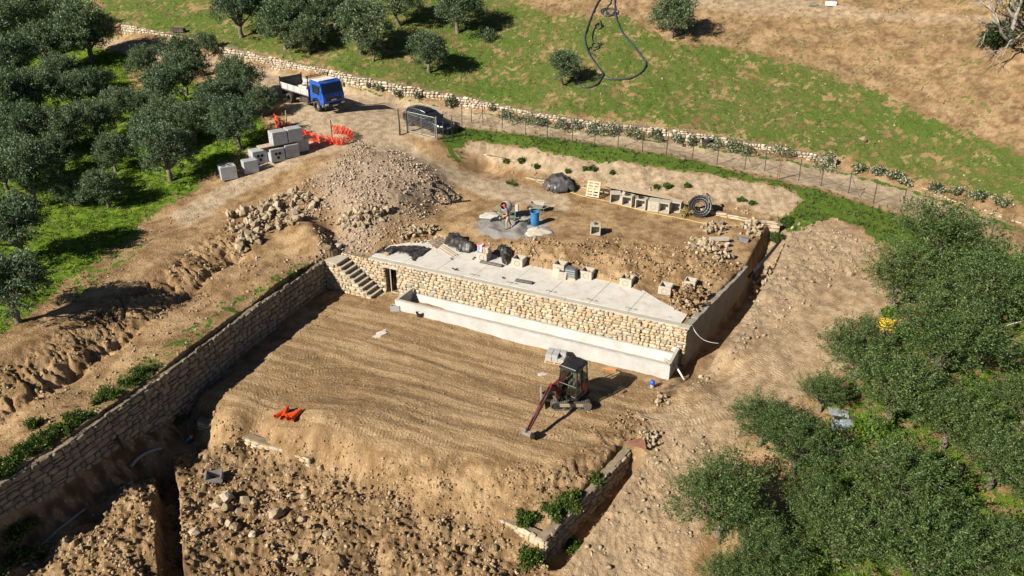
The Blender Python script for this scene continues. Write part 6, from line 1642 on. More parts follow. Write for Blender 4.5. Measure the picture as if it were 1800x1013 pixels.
# bags
M_BAG1 = None
def bag_mat(name, c1, c2):
    m = NT(name); tc = m.n('ShaderNodeTexCoord'); s = m.n('ShaderNodeSeparateXYZ'); m.l(tc.outputs['Generated'], s.inputs[0])
    c = m.mix(m.math('GREATER_THAN', s.outputs[0], 0.55), c1, c2); c = m.mix(m.sstep(m.noise(6, 4, 0.6, tc.outputs['Object']), 0.45, 0.7), c, (0.62, 0.55, 0.50))
    m.l(c, m.b.inputs['Base Color']); m.b.inputs['Roughness'].default_value = 0.7; return m.mat
B1 = bag_mat('pink_paper_bag', (0.62, 0.13, 0.16), (0.70, 0.55, 0.55)); B2 = bag_mat('blue_paper_bag', (0.10, 0.22, 0.55), (0.60, 0.62, 0.68)); B3 = bag_mat('terracotta_paper_bag', (0.50, 0.17, 0.09), (0.60, 0.40, 0.30))
bagm = MB().box((0, 0, 0.065), (0.40, 0.30, 0.13), bev=0.055)
top = on_slab(851, 455) + Vector((0, 0, 0.505))
for k in range(4):
    for i, (dx, mat, lab) in enumerate(((-0.20, B2 if k < 2 else B1, 'blue paper cement bag low in the left stack on the box' if k < 2 else 'pink paper cement bag high in the left stack on the box'), (0.20, B3, 'terracotta coloured cement bag in the right stack on the box'))):
        if i and k == 3: continue
        q = top + W_DIR * dx + Vector((0, 0, k * 0.115))
        tag(link('cement_bag', bagm.mesh('cement_bag', mat, True), None, tuple(q), (0, 0, WA + math.pi / 2 * 0 + random.uniform(-.12, .12)), (0.95, 1.5, 0.95)), lab, 'bag', 'cement bags on the concrete box')
def pipe_bundle(name, a, b, r, n, mat, label, gap=2.1):
    d = (b - a); L = d.length
    e = empty(name, tuple(a), 0, label, 'pipe')
    side = Vector((-d.y, d.x, 0)).normalized()
    for k in range(n):
        o = side * (k * r * gap) + Vector((0, 0, r))
        mb = MB(); mb.cyl(o, d + o, r, 12, cap=False); mb.cyl(d + o, o, r * 0.86, 12, cap=False); mb.build('pipe', mat, e, smooth=True)
    return e
M_BPIPE = simple('black_pipe', (0.018, 0.018, 0.02), 0.4, 0, 0.3, 5, dirt=0.12)
pipe_bundle('black_pipes', on_slab(844, 462), on_slab(882, 470), 0.065, 2, M_BPIPE, 'pair of black pipes lying on the slab below the cement bags')
pipe_bundle('black_pipes', on_slab(906, 495), on_slab(935, 500), 0.065, 2, M_BPIPE, 'shorter pair of black pipes on the slab near the wall edge')
def scrap(u, v, label, seed, n=4, s=0.14, mat=M_BPIPE, slab=True, cat='scrap'):
    p = on_slab(u, v) if slab else hit(u, v)
    r = random.Random(seed)
    mb = MB()
    for k in range(n):
        a = Vector((r.uniform(-s, s), r.uniform(-s, s), 0.03)); b_ = a + Vector((r.uniform(-s, s) * 1.5, r.uniform(-s, s) * 1.5, r.uniform(0, s)))
        mb.cyl(a, b_, 0.03, 7)
    return tag(mb.build('plastic_scrap', mat, None, loc=tuple(p)), label, cat)
scrap(797, 474, 'small black plastic fittings on the left part of the slab', 1)
scrap(884, 490, 'small black elbow fitting on the slab by the wall edge', 2, 3, 0.10)
scrap(795, 455, 'dark offcut at the end of the battens on the slab', 3, 2, 0.10)
scrap(833, 455, 'dark crumbs beside the box with the bags', 4, 4, 0.09)
for k, (a, b_) in enumerate([((772, 437), (796, 452)), ((775, 434), (800, 450)), ((779, 433), (804, 449))]):
    A, B = on_slab(*a), on_slab(*b_); d = B - A
    tag(MB().box((d.length / 2, 0, 0.02), (d.length, 0.08, 0.035)).build('batten', M_WOOD_GREY, None, loc=tuple(A + Vector((0, 0, k * 0.004))), rot=(0, 0, rz_of(d))), 'pale wooden batten lying on the slab below the tarp bundle', 'batten', 'battens on the slab')
# slatted pallet leaning on the rubble
g = hit(772, 428); pallet((g.x, g.y, g.z + 0.12), (0.35, 0.1, 0.9), 'old slatted pallet lying on the rubble above the flat tarpaulin', M_WOOD_GREY, 1.5, 0.9)
# tarps
M_TARP = simple('black_tarpaulin', (0.020, 0.021, 0.023), 0.42, 0, 0.4, 3, bump=0.5, dirt=0.35)
def tarp(name, poly, label, hgt=0.06, crump=0.06, freq=1.5, dome=0.0, seed=0, res=0.10, mat=M_TARP, slab=False, cat='tarpaulin'):
    pts = [on_slab(*p) if slab else hit(*p) for p in poly]
    x0 = min(p.x for p in pts); x1 = max(p.x for p in pts); y0 = min(p.y for p in pts); y1 = max(p.y for p in pts)
    nx = int((x1 - x0) / res) + 2; ny = int((y1 - y0) / res) + 2
    X, Y = np.meshgrid(np.linspace(x0, x1, nx), np.linspace(y0, y1, ny)); x = X.ravel(); y = Y.ravel()
    P2 = [(p.x, p.y) for p in pts]
    ins = inpoly(x, y, P2)
    d = np.full(len(x), 1e9)
    for i in range(len(P2)):
        di, _ = seg_dist(x, y, *P2[i], *P2[(i + 1) % len(P2)]); d = np.minimum(d, di)
    sd_ = np.where(ins, d, -d)
    zg = ground(x, y)
    if slab: zg = np.maximum(zg, Z_SLAB + 0.115)
    dm = np.clip(sd_ / max(d[ins].max(), 1e-3), 0, 1)
    fold = 1 - 2 * np.abs(perlin(x * freq + seed, y * freq * 0.7 + seed * 3)); fold2 = 1 - 2 * np.abs(perlin(x * freq * 2.3 + seed, y * freq * 2.1))
    z = zg + 0.03 + hgt * (0.5 + 0.5 * perlin(x * .6 + seed, y * .6)) + crump * (0.6 * fold + 0.4 * fold2 + 0.5) * np.clip(sd_ / 0.15, 0.15, 1) + dome * np.sqrt(dm)
    keep = sd_ > -res * 0.6 + 0.05 * perlin(x * 3, y * 3)
    c = pts[0]
    V = np.stack([x - c.x, y - c.y, z - c.z], 1)
    r = np.arange(ny - 1)[:, None]; q = np.arange(nx - 1)[None, :]; i0 = (r * nx + q).ravel()
    F = np.stack([i0, i0 + 1, i0 + nx + 1, i0 + nx], 1); F = F[keep[F].all(1)]
    used = np.unique(F); mp = -np.ones(len(V), int); mp[used] = np.arange(len(used))
    o = link(name, np_mesh(name, V[used], mp[F], mat, smooth=True, nv=4), None, tuple(c))
    so = o.modifiers.new('thick', 'SOLIDIFY'); so.thickness = 0.012
    return tag(o, label, cat)
tarp('tarpaulin', [(656, 448), (672, 436), (692, 427), (738, 430), (764, 438), (750, 450), (733, 466), (712, 460), (690, 453)], 'flat black tarpaulin spread over the wall head left of the slab', 0.08, 0.10, 1.3, 0.1, 1)
tarp('tarpaulin', [(780, 428), (788, 418), (802, 418), (822, 430), (840, 440), (826, 447), (806, 445), (790, 436)], 'bundled black tarpaulin at the upper left of the slab', 0.12, 0.22, 1.7, 0.45, 2)
tarp('tarpaulin', [(872, 444), (884, 440), (902, 447), (898, 458), (892, 472), (882, 466), (880, 455)], 'crumpled dark film between the bags and the open box', 0.08, 0.20, 2.4, 0.25, 3, 0.07)
tarp('tarpaulin', [(954, 330), (966, 320), (990, 316), (1003, 325), (1012, 338), (995, 341), (975, 342), (958, 338)], 'heap of stones covered with grey black tarpaulin at the back wall', 0.15, 0.22, 1.6, 0.75, 4, mat=simple('grey_black_sheet', (0.06, 0.06, 0.065), 0.35, 0, 0.6, 2, bump=0.5, dirt=0.3))
for (u, v, w, lab) in [(762, 440, 8, 'terracotta brick piece at the corner of the tarpaulin'), (733, 437, 10, 'reddish broken brick on the flat tarpaulin')]: rock(u, v, w, lab, [rock_mesh(900, simple('terracotta', (0.45, 0.19, 0.10), 0.9, 0, 0.2, 8), 12, 0.6)], 'brick', 'brick_piece')
# mortar heap and sand
def mound(name, u, v, rx, ry, h, mat, label, seed=0, hole=0.0, cat='heap'):
    g = hit(u, v); R = px_size(g, rx); n = 36; m = 12
    Ry = R * ry
    vs = []; r_ = random.Random(seed)
    x = []; y = []; q = []
    for j in range(m + 1):
        for k in range(n):
            a = 2 * math.pi * k / n; t = j / m
            f = 1 + 0.13 * math.sin(3 * a + seed) + 0.08 * math.sin(7 * a + 2 * seed)
            x.append(math.cos(a) * R * t * f); y.append(math.sin(a) * Ry * t * f); q.append(t)
    x = np.array(x); y = np.array(y); q = np.array(q)
    prof = (1 - q) ** 0.9 * (1 - 0.3 * (1 - q)) if hole == 0 else np.exp(-((q - 0.62) / 0.22) ** 2)
    z = ground(x + g.x, y + g.y) - g.z + h * prof * (1 + 0.3 * fbm(x + seed, y, 1.5, 3)) - 0.05 * (q > 0.97)
    F = []
    for j in range(m):
        for k in range(n):
            k2 = (k + 1) % n; F.append((j * n + k, j * n + k2, (j + 1) * n + k2, (j + 1) * n + k))
    o = link(name, np_mesh(name, np.stack([x, y, z + 0.03], 1), np.array(F), mat, True, 4), None, tuple(g))
    return tag(o, label, cat)
mound('sand_heap', 945, 409, 24, 0.8, 0.42, simple('pale_sand', (0.42, 0.38, 0.31), 0.95, 0, 0.15, 3, bump=0.5), 'pale grey sand heap in front of the blue barrel', 2)
mound('mortar_heap', 890, 403, 44, 0.85, 0.24, simple('grey_mortar_mix', (0.19, 0.175, 0.16), 0.95, 0, 0.25, 2, bump=0.5), 'ring of grey mortar mix on the ground in front of the mixer', 5, hole=1.0)
mound('sand_heap', 862, 380, 20, 0.7, 0.12, simple('pale_cement_dust', (0.50, 0.47, 0.41), 0.95, 0, 0.15, 3), 'thin spill of pale sand left of the mixer', 3)
mound('wet_mortar', 872, 388, 10, 1.5, 0.10, simple('wet_mortar', (0.025, 0.024, 0.023), 0.35, 0, 0.4, 6, bump=0.6), 'dark wet mortar puddle at the left of the grey ring', 4)

# mixer
g = hit(893, 384)
mx = empty('cement_mixer', tuple(g), -0.15, 'pale grey drum cement mixer on a green frame, upper terrace', 'cement mixer')
M_MIX = simple('pale_mixer_paint', (0.50, 0.47, 0.42), 0.6, 0, 0.15, 5, dirt=0.3); M_GRN = simple('green_frame_paint', (0.10, 0.22, 0.16), 0.6, 0, 0.2, 5, dirt=0.3)
R = Matrix.Translation((-0.12, -0.05, 0.88)) @ Euler((math.radians(62), 0, math.radians(-22))).to_matrix().to_4x4()
dr = MB().lathe([(0.20, -0.36), (0.38, -0.26), (0.42, -0.05), (0.40, 0.08), (0.26, 0.36), (0.24, 0.38)], 24, R).build('drum', M_MIX, mx, smooth=True)
MB().lathe([(0.255, 0.375), (0.235, 0.375), (0.22, 0.30), (0.36, 0.06), (0.37, -0.05), (0.2, -0.3), (0.001, -0.32)], 24, R).build('drum_inside', M_DARK, dr, smooth=True)
MB().lathe([(0.425, -0.02), (0.445, -0.01), (0.445, 0.03), (0.42, 0.04)], 24, R).build('ring_gear', M_CHASSIS, dr)
fm = MB()
for y in (-0.28, 0.28):
    fm.box((0, y, 0.30), (1.15, 0.06, 0.06))
for x in (-0.55, 0.5):
    fm.box((x, 0, 0.30), (0.06, 0.6, 0.06)); fm.box((x, 0, 0.62), (0.06, 0.06, 0.62)); fm.box((x, -0.26, 0.15), (0.05, 0.05, 0.3)); fm.box((x, 0.26, 0.15), (0.05, 0.05, 0.3))
fm.box((0, 0.1, 0.86), (1.1, 0.05, 0.05))
fm.build('frame', M_GRN, mx)
MB().box((0.62, 0, 0.82), (0.22, 0.34, 0.46), bev=0.05).build('motor_box', M_MIX, mx)
MB().lathe([(0.17, -0.015), (0.2, 0), (0.17, 0.015)], 18, Matrix.Translation((-0.60, -0.32, 0.85)) @ Euler((math.pi / 2, 0, 0)).to_matrix().to_4x4()).build('tilt_wheel', M_GRN, mx)
for y in (-0.36, 0.36): wheel(mx, (-0.55, y, 0.16), 0.16, 0.08, M_RUBBER, M_MIX, -1 if y < 0 else 1)
# barrel, bucket, barrow
g = hit(940, 395)
e = empty('blue_barrel', tuple(g), 0.4, 'tall blue plastic barrel beside the worker', 'barrel')
M_BB = simple('blue_plastic', (0.025, 0.16, 0.36), 0.45, 0, 0.12, 3, dirt=0.15)
MB().lathe([(0.27, 0), (0.29, 0.04), (0.29, 0.3), (0.30, 0.31), (0.30, 0.34), (0.29, 0.35), (0.29, 0.86), (0.31, 0.88), (0.31, 0.94), (0.285, 0.94), (0.28, 0.3), (0.27, 0.06), (0.001, 0.05)], 24).build('barrel_shell', M_BB, e, smooth=True, autos=40)
MB().lathe([(0.279, 0.60), (0.001, 0.60)], 24).build('water', simple('dark_water', (0.02, 0.03, 0.035), 0.05), e)
def bucket(u, v, r, h, label, mat=M_BLACKPL, base=None):
    g = base if base is not None else hit(u, v)
    e = empty('bucket', tuple(g), random.uniform(0, 3), label, 'bucket')
    MB().lathe([(r * 0.78, 0), (r, h), (r * 1.06, h), (r * 1.06, h - 0.03), (r * 0.96, h - 0.01), (r * 0.75, 0.02), (0.001, 0.02)], 18).build('bucket_shell', mat, e, smooth=True, autos=40)
    MB().tube([(r * math.cos(a), r * 0.25, h * 0.98 + r * 0.5 * math.sin(a) * 0.4) for a in np.linspace(0, math.pi, 9)], 0.008, 5).build('handle', M_STEEL, e)
    return e
bucket(929, 395, 0.16, 0.30, 'black bucket standing left of the blue barrel')
bucket(738, 556, 0.22, 0.26, 'black builder\'s bucket on the lower terrace near the trough')
bucket(1241, 257, 0.42, 0.62, 'large dark tub standing at the foot of the road wall')
g = hit(946, 372)
wb = empty('wheelbarrow', tuple(g), math.radians(-12), 'grey wheelbarrow with handles to the right, behind the barrel', 'wheelbarrow')
tray = [(-0.42, 0.62), (0.42, 0.55), (0.30, 0.32), (-0.22, 0.30)]
mb = MB(); vs = [(-0.52, -0.28, 0.66), (0.42, -0.32, 0.60), (0.42, 0.32, 0.60), (-0.52, 0.28, 0.66), (-0.25, -0.18, 0.32), (0.30, -0.20, 0.32), (0.30, 0.20, 0.32), (-0.25, 0.18, 0.32)]
mb.add(vs, [(0, 1, 5, 4), (1, 2, 6, 5), (2, 3, 7, 6), (3, 0, 4, 7), (4, 5, 6, 7)]); tr_ = mb.build('tray', simple('worn_tray', (0.36, 0.34, 0.30), 0.5, 0.3, 0.25, 5, dirt=0.4), wb)
tr_.modifiers.new('t', 'SOLIDIFY').thickness = 0.02
for y in (-0.22, 0.22): MB().tube([(-0.60, y * 0.3, 0.22), (-0.2, y, 0.30), (0.4, y * 1.2, 0.34), (0.95, y * 1.4, 0.60)], 0.02, 6).build('handle', M_GRN, wb)
for y in (-0.22, 0.22): MB().tube([(0.15, y, 0.30), (0.30, y, 0.0), (0.42, y, 0.0), (0.42, y, 0.32)], 0.018, 6).build('leg', M_GRN, wb)
wheel(wb, (-0.62, 0, 0.19), 0.19, 0.09, M_RUBBER, M_MIX, -1)
# shovel lying by the bucket
A, B = hit(908, 387), hit(925, 394)
sh = empty('shovel', tuple(A + Vector((0, 0, 0.05))), 0, 'long handled shovel lying between worker and bucket', 'shovel')
MB().tube([(0.2 * (B - A).x, 0.2 * (B - A).y, 0), tuple((B - A))], 0.02, 6).build('handle', M_WOOD, sh)
MB().box((0, 0, 0), (0.30, 0.22, 0.015), rot=(0.1, 0.1, rz_of(B - A))).build('blade', M_CHASSIS, sh)

# ------------------------------------------------------------------ row of boxes, planks, pallet and coil at the back of the upper terrace
BW = math.atan2((at(1330, 386, 2.95) - at(1030, 330, 3.3)).y, (at(1330, 386, 2.95) - at(1030, 330, 3.3)).x)
for (u, v, op, dr_, lab) in [(1081, 356, 'front', 0.35, 'leftmost concrete box in the back row, open to the right'), (1103, 361, 'front', 0.0, 'second concrete box from the left in the back row'), (1127, 366, 'front', 0.0, 'third concrete box in the back row, with rings on it'), (1149, 370, 'bottom', 0.1, 'closed concrete box in the back row, with a round knockout'), (1168, 373, 'front', 0.0, 'fifth concrete box in the back row, with rubble on top'), (1188, 371, 'front', 0.0, 'last concrete box in the back row, next to the pipe coil')]:
    g = hit(u, v)
    box_unit('concrete_box', u, v, 0.76, 0.76, lab, rz=BW + dr_, open_side=op, ring=(op == 'bottom'), base=g)
    if u in (1103, 1127):
        r_ = link('pipe_ring', MB().lathe([(0.13, 0), (0.16, 0), (0.16, 0.14), (0.13, 0.14), (0.13, 0)], 16).mesh('pipe_ring', M_CHASSIS if u == 1103 else M_BPIPE, True, 40), None, (g.x - 0.1, g.y, g.z + 0.765), (0, 0, 0)); tag(r_, 'dark pipe ring on the second concrete box of the back row' if u == 1103 else 'black pipe ring on the third concrete box of the back row', 'pipe ring')
A = hit(1088, 360); tag(MB().box((0, 0, 0.5), (0.22, 0.05, 1.0)).build('plank', M_WOOD_GREY, None, loc=tuple(A), rot=(-0.25, 0.28, BW)), 'short board leaning between the first two boxes of the back row', 'plank')
for k in range(5):
    A = at(1052 + 4 * k, 322 + 1.2 * k, 3.5); B = at(1182 + 3 * k, 349 + 0.8 * k, 3.35); d = B - A
    off_ = Vector((-d.y, d.x, 0)).normalized() * (0.22 * (2 - k))
    tag(MB().box((d.length / 2, 0, 0), (d.length * (0.8 + 0.05 * k), 0.19, 0.045)).build('plank', M_WOOD if k % 2 else M_WOOD_GREY, None, loc=tuple(A + off_ + Vector((0, 0, 0.05 + 0.012 * k))), rot=(0, math.atan2(-d.z, d.xy.length), rz_of(d) + 0.012 * (k - 2))), 'long pale plank lying on the low wall behind the boxes', 'plank', 'planks on the back wall')
g = hit(1043, 346); pallet((g.x, g.y - 0.02, g.z + 0.58), (math.radians(72), 0, BW), 'wooden pallet standing against the low back wall', simple('pinkish_timber', (0.55, 0.42, 0.30), 0.85, 0, 0.2, 6), 1.0, 1.15)
# corrugated pipe coil leaning on the wall
g = hit(1230, 381)
M_CORR = simple('black_corrugated_pipe', (0.020, 0.020, 0.022), 0.45, 0, 0.3, 12, dirt=0.15)
co = empty('pipe_coil', tuple(g), 0, 'big black corrugated pipe coil leaning on the back wall', 'pipe coil')
Rt = Euler((math.radians(58), 0, BW + 0.1)).to_matrix()
ctr = Vector((0, 0.25, 0.68))
for j in range(5):
    rad = 0.74 - 0.165 * (j % 3) - (0.04 if j > 2 else 0); zoff_ = 0.0 if j < 3 else -0.17
    n = 44; path = []; rr = []
    for k in range(n + 1):
        a = 2 * math.pi * k / n
        path.append(ctr + Rt @ Vector((math.cos(a) * rad, math.sin(a) * rad * 0.97, zoff_ + 0.02 * math.sin(a * 2 + j))))
        rr.append(0.080 if k % 2 else 0.070)
    MB().tube(path, 0, 8, radii=rr).build('pipe_turn', M_CORR, co)
MB().tube([ctr + Rt @ Vector((0.55, 0.3, 0.02)), ctr + Rt @ Vector((0.5, 0.75, 0.0)), ctr + Rt @ Vector((0.3, 0.95, -0.1))], 0.075, 8).build('pipe_end', M_CORR, co)
M_CREAM = simple('yellow_hose', (0.55, 0.40, 0.13), 0.6, 0, 0.15, 3)
def ground_hose(name, pts, r, mat, label, cat='hose', lift=0.0, k=6, n=6, group=None):
    P = [hit(*p[:2], r * 0.8 + lift) for p in pts]
    L = catmull(P, k); c = L[0].copy()
    xs = np.array([p.x for p in L]); ys = np.array([p.y for p in L]); zs = ground(xs, ys)
    path = [(p.x - c.x, p.y - c.y, max(p.z, z + r * 0.6 + lift) - c.z) for p, z in zip(L, zs)]
    return tag(MB().tube(path, r, n).build(name, mat, None, smooth=True, loc=tuple(c)), label, cat, group)
ground_hose('yellow_hose', [(1000, 338), (1035, 348), (1060, 353), (1100, 364), (1150, 376), (1200, 385), (1250, 396), (1300, 397), (1340, 390)], 0.022, M_CREAM, 'thin yellow hose running along the back of the upper terrace')
bush('dry_twigs', 1206, 378, 24, 8, leaf_mat('dry_twig_leaves', [(0.1, (0.20, 0.16, 0.05)), (0.9, (0.45, 0.38, 0.16))]), 'pile of dry yellow twigs beside the pipe coil', 'twigs', seed=77, n=40)
# long stone beam, metal box, pot
A, B = hit(1247, 424), hit(1280, 426); d = B - A
tag(MB().box((d.length / 2, 0, 0.11), (d.length, 0.26, 0.22), bev=0.02).build('stone_beam', M_CONC_BOX, None, loc=tuple(A), rot=(0, 0, rz_of(d))), 'long pale stone beam lying between the stone piles', 'stone beam')
g = hit(1306, 424); tag(MB().box((0, 0, 0.15), (0.55, 0.34, 0.30), bev=0.02).box((-0.42, 0, 0.16), (0.30, 0.08, 0.05)).build('metal_box', simple('grey_metal', (0.30, 0.30, 0.32), 0.4, 0.4, 0.2, 4), None, loc=tuple(g), rot=(0, 0.2, WA + 0.3)), 'grey metal box lying in front of the right stone pile', 'metal box')
bucket(1277, 434, 0.17, 0.24, 'reddish white pot lying near the stone beam', simple('red_white_pot', (0.55, 0.40, 0.36), 0.6, 0, 0.3, 6))
A = hit(925, 415); B = hit(958, 470)
ground_hose('thin_cable', [(922, 412), (933, 430), (940, 445), (955, 470)], 0.018, simple('grey_cable', (0.30, 0.27, 0.22), 0.7), 'thin grey cable lying down the soil bank behind the slab', 'cable')
scrap(1130, 487, 'bent wire and laths on the soil edge behind the slab', 9, 5, 0.3, M_WOOD_GREY, False)
scrap(1165, 498, 'short lath sticking out of the soil behind the slab', 10, 2, 0.25, M_WOOD, False)
# side trench pipe, hoses by the trough end
P = [at(1371, 424, 2.35), at(1350, 450, 2.1), at(1330, 472, 1.75), at(1316, 488, 1.3)]
tag(MB().tube(catmull([p - P[0] for p in P], 5), 0.10, 10).build('drain_pipe', M_BPIPE, None, smooth=True, loc=tuple(P[0])), 'black drain pipe running down the side trench', 'pipe')
P = [at(1216, 572, 2.1), at(1224, 586, 1.75), at(1236, 597, 1.35), at(1250, 602, 1.15), at(1264, 604, 1.0)]
tag(MB().tube(catmull([p - P[0] for p in P], 5), 0.018, 6).build('white_hose', M_WHITE, None, smooth=True, loc=tuple(P[0])), 'thin white hose hanging down the shaded side wall', 'hose')
P = [at(1168, 632, 0.72), at(1186, 643, 0.45)]
tag(MB().cyl((0, 0, 0), P[1] - P[0], 0.085, 12).build('outlet_pipe', simple('rusty_outlet', (0.38, 0.26, 0.17), 0.7, 0, 0.25, 6), None, smooth=True, loc=tuple(P[0])), 'rusty outlet pipe at the right end of the trough', 'pipe')
P = [at(1186, 640, 0.55), at(1203, 668, -0.05)]
tag(MB().cyl((0, 0, 0), P[1] - P[0], 0.05, 10).build('white_pipe', M_WHITE, None, smooth=True, loc=tuple(P[0])), 'white pipe leading down from the trough outlet into the pit', 'pipe')
g = hit(1146, 682)
e = empty('water_pump', tuple(g), 0.3, 'small blue topped water pump at the foot of the trough', 'pump')
MB().lathe([(0.10, 0), (0.11, 0.18), (0.08, 0.24)], 12).build('pump_body', M_RIM, e, smooth=True); MB().lathe([(0.13, 0.24), (0.14, 0.30), (0.11, 0.42), (0.04, 0.46), (0.001, 0.46)], 12).build('pump_cap', simple('bright_blue', (0.02, 0.08, 0.55), 0.4), e, smooth=True)
p = wpt(S_T1 - 0.15, 0.35, 0.82); tag(link('plastic_bag', rock_mesh(950, M_WHITE, 18, 0.6), None, tuple(p + Vector((0, 0, 0.12))), (0, 0, 0), (0.45, 0.35, 0.35)), 'white plastic bag at the back corner of the trough end', 'bag')
# ------------------------------------------------------------------ things on the lower terrace
for (u, v, rz, lab) in [(500, 731, 0.2, 'left one of two orange red pipe branch fittings on the terrace'), (518, 733, -0.25, 'right one of two orange red pipe branch fittings on the terrace')]:
    g = hit(u, v); e = empty('pipe_fitting', tuple(g), rz, lab, 'pipe fitting')
    M_OR = bpy.data.materials.get('orange_pvc') or simple('orange_pvc', (0.62, 0.07, 0.012), 0.4, 0, 0.1, 4, dirt=0.05)
    a = math.atan2(0.5, 0.35)
    mb = MB().cyl((0.0, -0.36, 0.14), (0.12, 0.40, 0.14), 0.115, 14, cap=False).cyl((0.0, -0.36, 0.14), (0.12, 0.40, 0.14), 0.10, 14, cap=False); mb.build('main_pipe', M_OR, e, smooth=True)
    MB().cyl((0.08, 0.20, 0.15), (-0.36, -0.22, 0.14), 0.11, 14, cap=False).cyl((0.08, 0.20, 0.15), (-0.36, -0.22, 0.14), 0.095, 14, cap=False).build('branch_pipe', M_OR, e, smooth=True)
    MB().cyl((-0.005, -0.38, 0.14), (0.015, -0.26, 0.14), 0.13, 14, cap=False).cyl((-0.38, -0.24, 0.14), (-0.30, -0.165, 0.14), 0.125, 14, cap=False).build('collar', M_OR, e, smooth=True)
g = hit(695, 546); e = empty('hollow_block', tuple(g), WA + 0.5, 'grey hollow concrete block lying near the trough\'s left end', 'block')
M_BLK = simple('grey_block', (0.36, 0.355, 0.34), 0.9, 0, 0.12, 8, bump=0.4)
def hollow(e, sx, sy, sz, t, mat, nc=2):
    MB().box((0, -sy / 2 + t / 2, sz / 2), (sx, t, sz)).box((0, sy / 2 - t / 2, sz / 2), (sx, t, sz)).build('face', mat, e)
    w = MB()
    for k in range(nc + 1): w.box((-sx / 2 + t / 2 + k * (sx - t) / nc, 0, sz / 2), (t, sy - 2 * t, sz - 0.01))
    w.build('web', mat, e)
hollow(e, 0.55, 0.32, 0.36, 0.05, M_BLK)
A, B = hit(884, 594), hit(963, 608); d = B - A
tag(MB().box((d.length / 2, 0, 0.03), (d.length, 0.09, 0.05)).build('metal_bar', simple('pale_metal_bar', (0.50, 0.48, 0.45), 0.4, 0.3, 0.15, 3), None, loc=tuple(A), rot=(0, 0, rz_of(d))), 'long pale metal bar lying on the lower terrace', 'bar')
g = hit(978, 634)
pl = pallet(tuple(g), (0, 0, WA + 0.12), 'pallet under the grey blocks behind the excavator', M_WOOD, 1.15, 0.85)
for k in range(2):
    for i in range(3):
        for j in range(2):
            if k == 1 and i == 2 and j == 0: continue
            q = Vector((g.x, g.y, g.z)) + Euler((0, 0, WA + 0.12)).to_matrix() @ Vector((-0.36 + i * 0.35, -0.2 + j * 0.38, 0.138 + k * 0.205))
            e = empty('paving_block', tuple(q), WA + 0.12 + random.uniform(-.06, .06), 'grey concrete block on the pallet behind the excavator', 'block', 'grey blocks on the pallet')
            MB().box((0, 0, 0.1), (0.33, 0.35, 0.2), bev=0.015).build('block_body', M_BLK, e)
A, B = hit(1060, 648), hit(1088, 653); d = B - A
e = empty('orange_lath', tuple(A), rz_of(d), 'orange lath with a dark end near the trough', 'lath')
MB().box((d.length * 0.4, 0, 0.04), (d.length * 0.8, 0.13, 0.06)).build('lath_body', simple('orange_wood', (0.50, 0.20, 0.06), 0.7, 0, 0.2, 5), e); MB().box((d.length * 0.95, 0, 0.03), (d.length * 0.3, 0.10, 0.05), rot=(0, 0, -0.2)).build('dark_end', M_CHASSIS, e)
M_LIME = simple('white_lime', (0.52, 0.47, 0.40), 0.95, 0, 0.2, 5)
def spill(u, v, rx, ry, rz, label, seed):
    g = hit(u, v); n = 26; r_ = random.Random(seed); pts = []
    for k in range(n):
        a = 2 * math.pi * k / n; f = r_.uniform(0.6, 1.1)
        pts.append((math.cos(a) * rx * f, math.sin(a) * ry * f))
    c, s = math.cos(rz), math.sin(rz); P2 = [(x * c - y * s, x * s + y * c) for x, y in pts]
    rings = []
    xs = np.array([p[0] * t for t in (1.0, 0.7, 0.4, 0.02) for p in P2]); ys = np.array([p[1] * t for t in (1.0, 0.7, 0.4, 0.02) for p in P2])
    z = ground(xs + g.x, ys + g.y) - g.z + np.repeat([0.004, 0.02, 0.03, 0.035], n)
    F = [(j * n + k, j * n + (k + 1) % n, (j + 1) * n + (k + 1) % n, (j + 1) * n + k) for j in range(3) for k in range(n)]
    tag(link('lime_spill', np_mesh('lime_spill', np.stack([xs, ys, z], 1), np.array(F), M_LIME, True, 4), None, tuple(g)), label, 'spill')
spill(668, 587, 0.6, 0.28, 0.9, 'white lime spill on the terrace below the stair', 1); spill(953, 657, 0.30, 0.22, 0.3, 'small pale spill left of the excavator', 2)
e = empty('iron_plate', tuple(hit(1128, 786)), 0, 'rusty iron plate covering the end of the trench', 'plate')
A = [at(1095, 781, -0.05), at(1132, 772, 0.0), at(1136, 794, -0.05), at(1118, 789, -0.12)]; o0 = e.location
pm = MB(); pm.add([tuple(p - o0 + Vector((0, 0, 0.10))) for p in A] + [tuple(p - o0 + Vector((0, 0, 0.12))) for p in A], [(0, 1, 2, 3), (4, 5, 6, 7), (0, 1, 5, 4), (1, 2, 6, 5), (2, 3, 7, 6), (3, 0, 4, 7)])
pm.build('plate_sheet', simple('rust', (0.24, 0.11, 0.065), 0.85, 0.1, 0.3, 4, bump=0.3), e)
ground_hose('dark_rod', [(1126, 733), (1142, 737), (1157, 740)], 0.02, M_CHASSIS, 'thin dark rod on the ramp right of the excavator', 'rod')
